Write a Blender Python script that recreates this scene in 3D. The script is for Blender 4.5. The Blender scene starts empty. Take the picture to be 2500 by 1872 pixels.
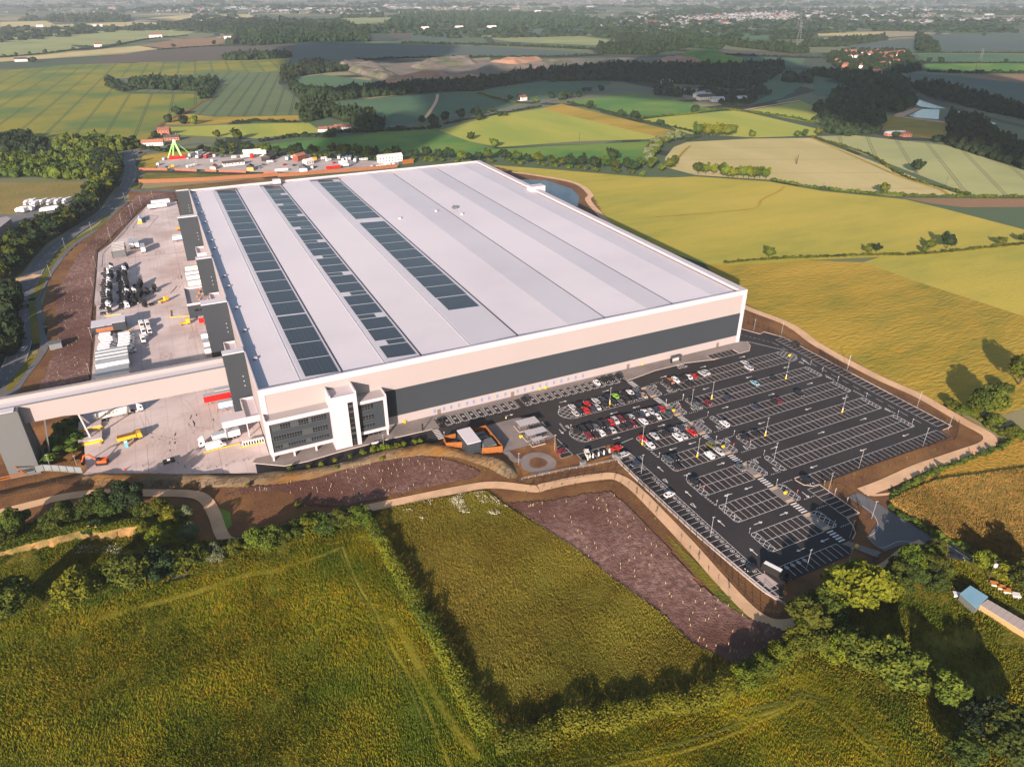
import bpy, math, random
import numpy as np
from mathutils import Vector, Matrix
from mathutils.geometry import tessellate_polygon

# ------------------------------------------------------------------ camera, sky, sun, exposure
S = bpy.context.scene
COL = S.collection
cam = bpy.data.cameras.new('camera'); camo = bpy.data.objects.new('camera', cam); COL.objects.link(camo)
FPX = 1746.8                                    # focal length in pixels of the 2500 px wide photograph
CAMP = np.array([-14.225, -236.64, 152.0]); PITCH = math.radians(29.006); YAW = math.radians(25.678)
cam.lens = 36.0 * FPX / 2500; cam.sensor_width = 36; cam.clip_start = 1; cam.clip_end = 60000
camo.location = CAMP; camo.rotation_euler = (math.pi / 2 - PITCH, 0, -YAW)
S.camera = camo
SUN_AZ, SUN_EL = math.radians(41.5), math.radians(17.0)      # light travels towards +Y turned 41.5 deg to +X
w = bpy.data.worlds.new('World'); S.world = w; w.use_nodes = True
nt = w.node_tree; bg = nt.nodes['Background']
sky = nt.nodes.new('ShaderNodeTexSky'); sky.sky_type = 'NISHITA'; sky.sun_disc = False
sky.sun_elevation = SUN_EL; sky.sun_rotation = math.pi + SUN_AZ; sky.dust_density = 1.5; sky.altitude = 100
nt.links.new(sky.outputs[0], bg.inputs[0]); bg.inputs[1].default_value = 0.078
sl = bpy.data.lights.new('sun', 'SUN'); sl.energy = 5.0; sl.angle = math.radians(0.5); sl.color = (1.0, 0.805, 0.69)
so = bpy.data.objects.new('sun', sl); COL.objects.link(so)
sd = Vector((math.sin(SUN_AZ) * math.cos(SUN_EL), math.cos(SUN_AZ) * math.cos(SUN_EL), -math.sin(SUN_EL)))
so.rotation_euler = sd.to_track_quat('-Z', 'Y').to_euler(); so.location = (-300, -300, 300)
S.view_settings.view_transform = 'Standard'; S.view_settings.look = 'None'
S.view_settings.gamma = 1; S.view_settings.use_curve_mapping = False
S.view_settings.exposure = 1.14
S.render.engine = 'CYCLES'
S.cycles.use_denoising = True
S.cycles.max_bounces = 5; S.cycles.diffuse_bounces = 2; S.cycles.glossy_bounces = 2
S.cycles.volume_bounces = 0; S.cycles.transparent_max_bounces = 6

rng = np.random.default_rng(7); random.seed(7)

# ------------------------------------------------------------------ survey: photo pixel -> metres on the ground
_cy, _sy, _cp, _sp = math.cos(YAW), math.sin(YAW), math.cos(PITCH), math.sin(PITCH)
_f = np.array([_sy * _cp, _cy * _cp, -_sp]); _r = np.array([_cy, -_sy, 0]); _u = np.cross(_r, _f)
def G(x, y, z=0.0):
    d = _r * (x - 1250) / FPX - _u * (y - 936) / FPX + _f
    t = (z - CAMP[2]) / d[2]; q = CAMP + t * d
    return (float(q[0]), float(q[1]))
def T(ox, oy, s, *pts):
    return [G(ox + x / s, oy + y / s) for x, y in pts]
def Tz(z, ox, oy, s, *pts):
    return [G(ox + x / s, oy + y / s, z) for x, y in pts]

# ------------------------------------------------------------------ materials
def lin(c):
    if isinstance(c, str):
        c = [int(c[i:i + 2], 16) / 255 for i in (0, 2, 4)]
        c = [x / 12.92 if x <= 0.04045 else ((x + 0.055) / 1.055) ** 2.4 for x in c]
    return (c[0], c[1], c[2], 1)
def mat(name, c1, c2=None, c3=None, s1=1.0, s2=0.05, rough=0.9, metal=0.0, bump=0.0, bs=None, stripes=None,
        rnd=0.0, spec=0.3, detail=6, stretch=None, band=(0.35, 0.65), joints=None, emit=None, alpha=None):
    m = bpy.data.materials.new(name); m.use_nodes = True; t = m.node_tree; N = t.nodes; L = t.links
    b = N['Principled BSDF']; b.inputs['Roughness'].default_value = rough; b.inputs['Metallic'].default_value = metal
    b.inputs['Specular IOR Level'].default_value = spec
    c1 = lin(c1); b.inputs['Base Color'].default_value = c1
    geo = N.new('ShaderNodeNewGeometry'); pos = geo.outputs['Position']
    if stretch:
        mp = N.new('ShaderNodeMapping'); mp.inputs['Rotation'].default_value = (0, 0, stretch[0]); mp.inputs['Scale'].default_value = (stretch[1], stretch[2], 1)
        L.new(pos, mp.inputs['Vector']); npos = mp.outputs[0]
    else: npos = pos
    def noise(sc, d=detail):
        n = N.new('ShaderNodeTexNoise'); n.inputs['Scale'].default_value = sc; n.inputs['Detail'].default_value = d
        n.inputs['Roughness'].default_value = 0.6; L.new(npos, n.inputs['Vector']); return n.outputs['Fac']
    def ramp(src, a=0.35, bb=0.65):
        r = N.new('ShaderNodeMapRange'); r.inputs['From Min'].default_value = a; r.inputs['From Max'].default_value = bb
        L.new(src, r.inputs['Value']); return r.outputs[0]
    def mix(fac, a, bcol, mode='MIX'):
        x = N.new('ShaderNodeMix'); x.data_type = 'RGBA'; x.blend_type = mode
        if isinstance(fac, float): x.inputs[0].default_value = fac
        else: L.new(fac, x.inputs[0])
        for i, v in ((6, a), (7, bcol)):
            if isinstance(v, tuple): x.inputs[i].default_value = v
            else: L.new(v, x.inputs[i])
        return x.outputs[2]
    cur = c1
    n1 = None
    if c2 is not None:
        n1 = noise(s1); cur = mix(ramp(n1, *band), cur, lin(c2))
    if c3 is not None:
        cur = mix(ramp(noise(s2, 4), 0.42, 0.62), cur, lin(c3))
    def lines(ang, sp, width, off=0.0, pair=0.0):
        v = N.new('ShaderNodeVectorMath'); v.operation = 'DOT_PRODUCT'; L.new(pos, v.inputs[0]); v.inputs[1].default_value = (math.cos(ang), math.sin(ang), 0)
        a = N.new('ShaderNodeMath'); a.operation = 'ADD'; a.inputs[1].default_value = 10000 * sp + off; L.new(v.outputs['Value'], a.inputs[0])
        md = N.new('ShaderNodeMath'); md.operation = 'MODULO'; md.inputs[1].default_value = sp; L.new(a.outputs[0], md.inputs[0])
        sb = N.new('ShaderNodeMath'); sb.operation = 'SUBTRACT'; sb.inputs[1].default_value = sp / 2; L.new(md.outputs[0], sb.inputs[0])
        ab = N.new('ShaderNodeMath'); ab.operation = 'ABSOLUTE'; L.new(sb.outputs[0], ab.inputs[0])
        s3 = N.new('ShaderNodeMath'); s3.operation = 'SUBTRACT'; s3.inputs[1].default_value = pair; L.new(ab.outputs[0], s3.inputs[0])
        a3 = N.new('ShaderNodeMath'); a3.operation = 'ABSOLUTE'; L.new(s3.outputs[0], a3.inputs[0])
        lt = N.new('ShaderNodeMath'); lt.operation = 'LESS_THAN'; lt.inputs[1].default_value = width; L.new(a3.outputs[0], lt.inputs[0])
        return lt.outputs[0]
    if stripes:
        ang, sp, width, sc, st = stripes[:5]
        f = lines(ang, sp, width, stripes[5] if len(stripes) > 5 else 0, 1.2)
        g = N.new('ShaderNodeMath'); g.operation = 'MULTIPLY'; g.inputs[1].default_value = st; L.new(f, g.inputs[0])
        cur = mix(g.outputs[0], cur, lin(sc))
    if joints:
        for (ang, sp, width, off, sc, st) in joints:
            f = lines(ang, sp, width, off)
            g = N.new('ShaderNodeMath'); g.operation = 'MULTIPLY'; g.inputs[1].default_value = st; L.new(f, g.inputs[0])
            cur = mix(g.outputs[0], cur, lin(sc))
    if rnd:
        oi = N.new('ShaderNodeObjectInfo')
        hs = N.new('ShaderNodeHueSaturation')
        r1 = N.new('ShaderNodeMapRange'); r1.inputs['To Min'].default_value = 1 - rnd; r1.inputs['To Max'].default_value = 1 + rnd; L.new(oi.outputs['Random'], r1.inputs['Value'])
        r2 = N.new('ShaderNodeMapRange'); r2.inputs['To Min'].default_value = 0.5 - rnd * 0.07; r2.inputs['To Max'].default_value = 0.5 + rnd * 0.07; L.new(oi.outputs['Random'], r2.inputs['Value'])
        L.new(r1.outputs[0], hs.inputs['Value']); L.new(r2.outputs[0], hs.inputs['Hue'])
        if isinstance(cur, tuple): hs.inputs['Color'].default_value = cur
        else: L.new(cur, hs.inputs['Color'])
        cur = hs.outputs[0]
    if not isinstance(cur, tuple): L.new(cur, b.inputs['Base Color'])
    if bump:
        bp = N.new('ShaderNodeBump'); bp.inputs['Distance'].default_value = bump; bp.inputs['Strength'].default_value = 1.0
        L.new(noise(bs or s1, 5), bp.inputs['Height']); L.new(bp.outputs[0], b.inputs['Normal'])
    return m

# ------------------------------------------------------------------ object helpers
def tag(o, label=None, cat=None, group=None, kind=None):
    if label: o['label'] = label
    if cat: o['category'] = cat
    if group: o['group'] = group
    if kind: o['kind'] = kind
    return o
def link(o, parent=None):
    COL.objects.link(o)
    if parent is not None: o.parent = parent
    return o
def empty(name, loc=(0, 0, 0), rz=0.0, label=None, cat=None, group=None):
    o = bpy.data.objects.new(name, None); COL.objects.link(o); o.location = loc; o.rotation_euler = (0, 0, rz); o.empty_display_size = 0.5
    return tag(o, label, cat, group)
def mesh_np(name, V, F, mats=(), mi=None, smooth=False):
    V = np.asarray(V, dtype=np.float32); F = np.asarray(F, dtype=np.int32); n, k = F.shape
    me = bpy.data.meshes.new(name)
    me.vertices.add(len(V)); me.vertices.foreach_set('co', V.ravel())
    me.loops.add(n * k); me.loops.foreach_set('vertex_index', F.ravel())
    me.polygons.add(n); me.polygons.foreach_set('loop_start', np.arange(0, n * k, k, dtype=np.int32))
    if mi is not None: me.polygons.foreach_set('material_index', np.asarray(mi, dtype=np.int32))
    me.update(calc_edges=True)
    for m in (mats if isinstance(mats, (list, tuple)) else [mats]): me.materials.append(m)
    if smooth: me.polygons.foreach_set('use_smooth', np.ones(n, dtype=bool))
    return me
def obj(name, me, parent=None, loc=None, rz=None):
    o = bpy.data.objects.new(name, me); link(o, parent)
    if loc is not None: o.location = loc
    if rz is not None: o.rotation_euler = (0, 0, rz)
    return o
class MB:
    def __init__(s): s.v = []; s.f = []; s.m = []
    def add(s, vs, fs, m=0):
        b = len(s.v); s.v += [tuple(v) for v in vs]; s.f += [tuple(b + i for i in f) for f in fs]; s.m += [m] * len(fs); return s
    def box(s, x0, x1, y0, y1, z0, z1, m=0):
        v = [(x, y, z) for z in (z0, z1) for y in (y0, y1) for x in (x0, x1)]
        return s.add(v, [(0, 2, 3, 1), (4, 5, 7, 6), (0, 1, 5, 4), (2, 6, 7, 3), (0, 4, 6, 2), (1, 3, 7, 5)], m)
    def bar(s, a, b, w, h=None, m=0, n=4):
        a, b = Vector(a), Vector(b); d = (b - a); L = d.length
        if L < 1e-6: return s
        h = h or w; q = d.to_track_quat('Z', 'Y'); vs = []
        for z in (0, L):
            for i in range(n):
                t = 2 * math.pi * (i + 0.5) / n; k = 1 / math.cos(math.pi / n) if n == 4 else 1
                vs.append(a + q @ Vector((math.cos(t) * w / 2 * k, math.sin(t) * h / 2 * k, z)))
        fs = [(i, (i + 1) % n, n + (i + 1) % n, n + i) for i in range(n)] + [tuple(range(n - 1, -1, -1)), tuple(range(n, 2 * n))]
        return s.add(vs, fs, m)
    def prism(s, pts, z0, z1, m=0):
        n = len(pts); vs = [(x, y, z0) for x, y in pts] + [(x, y, z1) for x, y in pts]
        area = sum(pts[i][0] * pts[(i + 1) % n][1] - pts[(i + 1) % n][0] * pts[i][1] for i in range(n))
        fs = [(i, (i + 1) % n, n + (i + 1) % n, n + i) for i in range(n)]
        fs += [tuple(range(n - 1, -1, -1)), tuple(range(n, 2 * n))]
        if area < 0: fs = [tuple(reversed(f)) for f in fs]
        return s.add(vs, fs, m)
    def loft(s, secs, m=0, caps=True, mfun=None):
        n = len(secs[0]); b = [v for q in secs for v in q]; fs = []; ms = []
        for i in range(len(secs) - 1):
            for j in range(n):
                fs.append((i * n + j, i * n + (j + 1) % n, (i + 1) * n + (j + 1) % n, (i + 1) * n + j)); ms.append(mfun(i, j) if mfun else m)
        if caps: fs += [tuple(range(n - 1, -1, -1)), tuple((len(secs) - 1) * n + j for j in range(n))]; ms += [m, m]
        k = len(s.m); s.add(b, fs, m); s.m[k:] = ms; return s
    def cyl(s, c, r, h, axis='z', n=12, m=0):
        c = Vector(c); d = {'x': Vector((h, 0, 0)), 'y': Vector((0, h, 0)), 'z': Vector((0, 0, h))}[axis]
        return s.bar(c - d / 2, c + d / 2, 2 * r, m=m, n=n)
    def build(s, name, mats, parent=None, loc=None, rz=None, smooth=False):
        me = s.mesh(name, mats, smooth); return obj(name, me, parent, loc, rz)
    def mesh(s, name, mats, smooth=False):
        me = bpy.data.meshes.new(name); me.from_pydata(s.v, [], s.f)
        for mm in (mats if isinstance(mats, (list, tuple)) else [mats]): me.materials.append(mm)
        if len(me.polygons) == len(s.m): me.polygons.foreach_set('material_index', s.m)
        if smooth: me.polygons.foreach_set('use_smooth', [True] * len(me.polygons))
        me.update(); return me
def sheet(name, pts, z, m, kind='structure', label=None):
    me = bpy.data.meshes.new(name)
    tri = tessellate_polygon([[Vector((x, y, 0)) for x, y in pts]])
    fs = []
    for t in tri:
        a, b, c = [pts[i] for i in t]
        cr = (b[0] - a[0]) * (c[1] - a[1]) - (b[1] - a[1]) * (c[0] - a[0])
        fs.append(t if cr > 0 else (t[0], t[2], t[1]))
    me.from_pydata([(x, y, z) for x, y in pts], [], fs); me.materials.append(m); me.update()
    return tag(obj(name, me), label, None, None, kind)
def smooth_line(pts, k=6, closed=False):
    P = [np.array(p, float) for p in pts]; out = []; n = len(P)
    rg = range(n if closed else n - 1)
    for i in rg:
        p0 = P[(i - 1) % n] if closed or i > 0 else P[i]; p1 = P[i]; p2 = P[(i + 1) % n]; p3 = P[(i + 2) % n] if closed or i + 2 < n else P[(i + 1) % n]
        for j in range(k):
            t = j / k
            out.append(tuple(0.5 * ((2 * p1) + (-p0 + p2) * t + (2 * p0 - 5 * p1 + 4 * p2 - p3) * t * t + (-p0 + 3 * p1 - 3 * p2 + p3) * t ** 3)))
    if not closed: out.append(tuple(P[-1]))
    return [(float(a[0]), float(a[1])) for a in out]
def ribbon_pts(pts, w):
    P = np.array(pts); d = np.gradient(P, axis=0); d /= np.linalg.norm(d, axis=1)[:, None] + 1e-9
    n = np.stack([-d[:, 1], d[:, 0]], 1)
    if np.isscalar(w): w = np.full(len(P), w)
    return P + n * (np.asarray(w) / 2)[:, None], P - n * (np.asarray(w) / 2)[:, None]
def ribbon(name, pts, w, z, m, kind='structure', smooth=True):
    if smooth: pts = smooth_line(pts)
    a, b = ribbon_pts(pts, w); n = len(a)
    V = np.zeros((2 * n, 3)); V[:n, :2] = a; V[n:, :2] = b; V[:, 2] = z
    F = [(i, n + i, n + i + 1, i + 1) for i in range(n - 1)]
    return tag(obj(name, mesh_np(name, V, F, m)), kind=kind)
def strip(mb, a, b, w, z, m=0):
    a = np.array(a, float); b = np.array(b, float); d = b - a; L = np.hypot(*d)
    if L < 1e-6: return
    n = np.array([-d[1], d[0]]) / L * w / 2
    mb.add([(*(a + n), z), (*(a - n), z), (*(b - n), z), (*(b + n), z)], [(0, 1, 2, 3)], m)
def inpoly(x, y, poly):
    x = np.asarray(x); y = np.asarray(y); c = np.zeros(x.shape, bool); n = len(poly); j = n - 1
    for i in range(n):
        xi, yi = poly[i]; xj, yj = poly[j]
        k = ((yi > y) != (yj > y)) & (x < (xj - xi) * (y - yi) / (yj - yi + 1e-12) + xi)
        c ^= k; j = i
    return c
def vnoise(x, y, s, seed=0):
    """cheap value noise"""
    x = x / s; y = y / s; xi = np.floor(x).astype(int); yi = np.floor(y).astype(int); fx = x - xi; fy = y - yi
    fx = fx * fx * (3 - 2 * fx); fy = fy * fy * (3 - 2 * fy)
    def h(a, b):
        v = np.sin((a * 127.1 + b * 311.7 + seed * 74.7)) * 43758.5453; return v - np.floor(v)
    return (h(xi, yi) * (1 - fx) + h(xi + 1, yi) * fx) * (1 - fy) + (h(xi, yi + 1) * (1 - fx) + h(xi + 1, yi + 1) * fx) * fy
def rand_in(poly, n):
    P = np.array(poly); lo = P.min(0); hi = P.max(0); out = np.zeros((0, 2))
    while len(out) < n:
        q = rng.uniform(lo, hi, (n * 2, 2)); q = q[inpoly(q[:, 0], q[:, 1], poly)]; out = np.vstack([out, q])
    return out[:n]
def rough(name, poly, cell, amp, m, z=0.05, s=(1.5, 5.0), label=None, kind='structure'):
    """a ground sheet with real unevenness, clipped to a polygon"""
    P = np.array(poly); lo = P.min(0); hi = P.max(0)
    nx = int((hi[0] - lo[0]) / cell) + 1; ny = int((hi[1] - lo[1]) / cell) + 1
    X, Y = np.meshgrid(lo[0] + np.arange(nx + 1) * cell, lo[1] + np.arange(ny + 1) * cell)
    Z = z + amp * (0.6 * vnoise(X, Y, s[0], 1) + 0.4 * rng.random(X.shape) + 1.2 * vnoise(X, Y, s[1], 2))
    ii = np.arange((nx + 1) * (ny + 1)).reshape(ny + 1, nx + 1)
    cx = (X[:-1, :-1] + cell / 2); cyy = (Y[:-1, :-1] + cell / 2)
    k = inpoly(cx, cyy, poly)
    F = np.stack([ii[:-1, :-1][k], ii[:-1, 1:][k], ii[1:, 1:][k], ii[1:, :-1][k]], 1)
    used = np.unique(F); remap = np.full(ii.size, -1); remap[used] = np.arange(len(used))
    V = np.stack([X.ravel(), Y.ravel(), Z.ravel()], 1)[used]
    return tag(obj(name, mesh_np(name, V, remap[F], m)), label, None, None, kind)
def ordinal(n):
    w = ['first', 'second', 'third', 'fourth', 'fifth', 'sixth', 'seventh', 'eighth', 'ninth', 'tenth', 'eleventh', 'twelfth', 'thirteenth', 'fourteenth', 'fifteenth', 'sixteenth', 'seventeenth', 'eighteenth', 'nineteenth', 'twentieth']
    if n > 100: return 'hundred-and-' + ordinal(n - 100)
    if n == 100: return 'hundredth'
    if n <= 20: return w[n - 1]
    t = {2: 'twenty', 3: 'thirty', 4: 'forty', 5: 'fifty', 6: 'sixty', 7: 'seventy', 8: 'eighty', 9: 'ninety'}
    if n % 10 == 0: return t[n // 10][:-1] + 'ieth'
    return t[n // 10] + '-' + w[n % 10 - 1]
def copy_tree(o, parent=None):
    c = o.copy(); COL.objects.link(c); c.parent = parent
    for ch in list(o.children): copy_tree(ch, c)
    return c
# ------------------------------------------------------------------ materials of the land
A = (0, 0, 2.458); B = (800, 0, 2.458); C = (1600, 0, 2.458); D = (1600, 400, 2.458)
L1 = (0, 1150, 2.294); L2 = (650, 1150, 2.294); L3 = (1250, 1150, 2.294)
Z6 = (2000, 850, 3.68); Z7 = (1800, 1150, 2.294); LW = (0, 350, 3.687); OV = (0, 0, 1 / 1.1302)
Z2 = (1000, 850, 3.687); ZI = (600, 850, 3.687); LY = (0, 700, 3.16)
def Q(*a):
    """mixed trace: crop tuples switch the frame, pairs are points"""
    out = []; fr = None
    for x in a:
        if len(x) == 3: fr = x
        else: out.append(G(fr[0] + x[0] / fr[2], fr[1] + x[1] / fr[2]))
    return out
GR = {}
GR['barley'] = mat('barley_green', (.19, .20, .014), (.26, .215, .016), (.09, .15, .022), .35, .008, bump=.3, bs=.6, stripes=(-0.078, 33, .75, (.04, .08, .02), .8, 8.5))
GR['tram'] = mat('green_crop_tramlines', (.10, .145, .055), (.12, .16, .06), (.09, .13, .05), .3, .01, bump=.3, bs=.6, stripes=(-0.22, 20, .7, (.025, .055, .03), .85, -6))
GR['pale'] = mat('pale_green_crop', (.24, .27, .10), (.28, .30, .11), (.20, .24, .085), .3, .006, bump=.2, bs=.5)
GR['teal'] = mat('cool_green_crop', (.055, .125, .060), (.08, .155, .06), (.045, .105, .055), .3, .006, bump=.2, bs=.5)
GR['green'] = mat('lush_green_grass', (.05, .16, .022), (.07, .18, .026), (.14, .22, .025), .3, .012, bump=.2, bs=.5)
GR['dark'] = mat('dark_blue_green_crop', (.065, .095, .075), (.075, .11, .085), (.06, .09, .075), .3, .006, bump=.2, bs=.5)
GR['yellow'] = mat('yellow_green_barley', (.32, .33, .045), (.37, .36, .05), (.25, .30, .04), .3, .012, bump=.25, bs=.6, stretch=(.3, 1, .3))
GR['wheat'] = mat('pale_ripe_wheat', (.46, .38, .17), (.50, .42, .19), (.41, .35, .14), .35, .012, bump=.2, bs=.6, stretch=(.2, 1, .25), stripes=(1.15, 60, .7, (.22, .18, .08), .35))
GR['stripe'] = mat('pale_crop_with_tramlines', (.32, .33, .13), (.36, .36, .15), (.28, .30, .12), .35, .012, bump=.2, bs=.6, stripes=(2.35, 30, .7, (.12, .12, .05), .6))
GR['gold'] = mat('golden_green_barley', (.37, .32, .040), (.29, .28, .040), (.43, .345, .05), .09, .012, bump=.35, bs=.8, stretch=(.15, .35, 1.2))
GR['olive'] = mat('olive_brown_grassland', (.35, .235, .018), (.20, .185, .016), (.40, .27, .03), .10, .016, bump=.9, bs=.5, stretch=(.2, .4, 1.2), band=(.38, .66))
GR['orange'] = mat('orange_ripe_crop', (.48, .255, .028), (.24, .17, .02), (.37, .225, .025), .45, .03, bump=.9, bs=.7, stripes=(1.92, 24, .45, (.07, .075, .02), .8))
GR['brown'] = mat('bare_brown_field', (.085, .065, .05), (.10, .075, .058), (.075, .075, .045), .2, .01)
GR['rust'] = mat('reddish_soil_field', (.24, .13, .07), (.27, .15, .08), (.20, .14, .07), .2, .01)
GR['quarry'] = mat('quarry_spoil', (.15, .13, .115), (.24, .18, .145), (.10, .11, .06), .05, .012, bump=1.5, bs=.1)
GR['clay'] = mat('orange_quarry_clay', (.36, .19, .11), (.30, .16, .10), (.40, .24, .15), .06, .02, bump=1.5, bs=.1)
GR['meadow'] = mat('tall_meadow_grass', (.16, .17, .006), (.24, .19, .010), (.08, .115, .006), .35, .03, bump=.5, bs=1.3, stretch=(.9, 1.4, .35), band=(.4, .62))
GR['tan'] = mat('seeding_tan_grass', (.20, .15, .020), (.12, .108, .010), (.13, .13, .012), .35, .02, bump=.5, bs=1.1, band=(.4, .62))
GR['roughg'] = mat('rough_green_ground', (.11, .12, .007), (.075, .10, .007), (.20, .145, .012), .4, .05, bump=.5, bs=1.1, band=(.4, .62))
GR['soil'] = mat('bare_brown_soil', (.155, .072, .028), (.115, .053, .022), (.21, .105, .035), .35, .045, bump=.25, bs=1.5)
GR['mulch'] = mat('bark_mulch', (.30, .185, .155), (.15, .078, .062), (.105, .045, .032), .55, .018, bump=.5, bs=1.6, band=(.38, .6))
GR['path'] = mat('pale_stone_path', (.60, .385, .22), (.66, .43, .26), (.52, .34, .20), .5, .1, bump=.05, bs=2)
GR['concrete'] = mat('yard_concrete', (.62, .535, .515), (.53, .455, .435), (.43, .345, .32), .09, .03, rough=.8, bump=.02,
    joints=[(0, 6, .05, 0, (.20, .17, .155), .6), (math.pi / 2, 6, .05, 2, (.20, .17, .155), .6), (0, 24, .10, 5, (.16, .14, .13), .6)])
GR['asphalt'] = mat('dark_asphalt', (.024, .0215, .0235), (.029, .026, .027), (.034, .032, .033), .5, .025, rough=.85, bump=.02, bs=3)
GR['asphalt_bay'] = mat('bay_asphalt', (.028, .0215, .022), (.034, .026, .026), (.022, .019, .020), .8, .05, rough=.85)
GR['asphalt_new'] = mat('darker_new_asphalt', (.012, .012, .015), (.015, .015, .018), None, .5, rough=.8)
GR['road'] = mat('worn_grey_road', (.13, .13, .135), (.15, .15, .155), (.11, .11, .115), .3, .03, rough=.85)
GR['paving'] = mat('grey_block_paving', (.20, .175, .165), (.17, .15, .142), (.235, .205, .19), 1.2, .1, rough=.85)
GR['kerb'] = mat('pale_kerb_stone', (.46, .38, .34), (.52, .44, .39), None, 1.0)
GR['white'] = mat('white_road_paint', (.72, .70, .68), (.62, .60, .58), None, 1.5, rough=.7)
GR['water'] = mat('still_water', (.03, .045, .05), (.035, .05, .055), None, .1, rough=.22, spec=.5)
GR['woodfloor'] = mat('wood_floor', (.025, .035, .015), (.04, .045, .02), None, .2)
GR['yardgravel'] = mat('pale_gravel_yard', (.50, .43, .39), (.42, .38, .35), (.30, .28, .27), .12, .02)

# ------------------------------------------------------------------ base ground, to the horizon
def terrain_z(x, y):
    """the dug-out ground below the foot of the conveyor tower"""
    dx = np.clip((x + 112) / 14, 0, 1) * np.clip((-57 - x) / 9, 0, 1)
    dy = np.clip((y - 14) / 12, 0, 1) * np.clip((62 - y) / 14, 0, 1)
    return -4.3 * (dx * dx * (3 - 2 * dx)) * (dy * dy * (3 - 2 * dy))
far = mat('far_country', (.055, .075, .045), (.075, .095, .055), (.10, .12, .065), .004, .0012)
def far_nodes(m):
    t = m.node_tree; N = t.nodes; L = t.links; b = N['Principled BSDF']
    geo = N.new('ShaderNodeNewGeometry')
    mp = N.new('ShaderNodeMapping'); mp.inputs['Scale'].default_value = (1, 1, 0); mp.inputs['Rotation'].default_value = (0, 0, .4); L.new(geo.outputs['Position'], mp.inputs['Vector'])
    v = N.new('ShaderNodeTexVoronoi'); v.inputs['Scale'].default_value = 1 / 330; v.distance = 'CHEBYCHEV'; L.new(mp.outputs[0], v.inputs['Vector'])
    r = N.new('ShaderNodeValToRGB'); L.new(v.outputs['Color'], r.inputs['Fac']); r.color_ramp.interpolation = 'CONSTANT'
    els = [(0, (.05, .08, .04)), (.2, (.13, .15, .07)), (.35, (.07, .11, .05)), (.5, (.24, .22, .11)), (.62, (.05, .07, .04)), (.75, (.12, .14, .06)), (.86, (.28, .24, .14))]
    e0 = r.color_ramp.elements
    for i, (p, c) in enumerate(els):
        e = e0[i] if i < 2 else e0.new(p); e.position = p; e.color = (*c, 1)
    v2 = N.new('ShaderNodeTexVoronoi'); v2.feature = 'DISTANCE_TO_EDGE'; v2.inputs['Scale'].default_value = 1 / 330; L.new(mp.outputs[0], v2.inputs['Vector'])
    lt = N.new('ShaderNodeMath'); lt.operation = 'LESS_THAN'; lt.inputs[1].default_value = .03; L.new(v2.outputs[0], lt.inputs[0])
    x = N.new('ShaderNodeMix'); x.data_type = 'RGBA'; L.new(lt.outputs[0], x.inputs[0]); L.new(r.outputs[0], x.inputs[6]); x.inputs[7].default_value = (.022, .032, .018, 1)
    L.new(x.outputs[2], b.inputs['Base Color'])
far_nodes(far)
def axis(lo, hi):
    a = [-45000, -20000, -9000, -4000, -2000, -1000, -500, -250]
    a = [v for v in a if v < lo - 20] + list(np.arange(lo, hi + .1, 3.0)) + [v for v in (100, 250, 500, 1000, 2000, 4000, 9000, 20000, 45000) if v > hi + 20]
    return np.array(a, float)
gx = axis(-121, -49); gy = axis(8, 71)
X, Y = np.meshgrid(gx, gy); Zg = -0.45 + np.where((X > -115) & (X < -56) & (Y > 12) & (Y < 66), terrain_z(X, Y) * 1.0, 0)
n1, n2 = X.shape; ii = np.arange(n1 * n2).reshape(n1, n2)
F = np.stack([ii[:-1, :-1].ravel(), ii[:-1, 1:].ravel(), ii[1:, 1:].ravel(), ii[1:, :-1].ravel()], 1)
tag(obj('ground', mesh_np('ground', np.stack([X.ravel(), Y.ravel(), Zg.ravel()], 1), F, far)), kind='structure')

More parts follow.
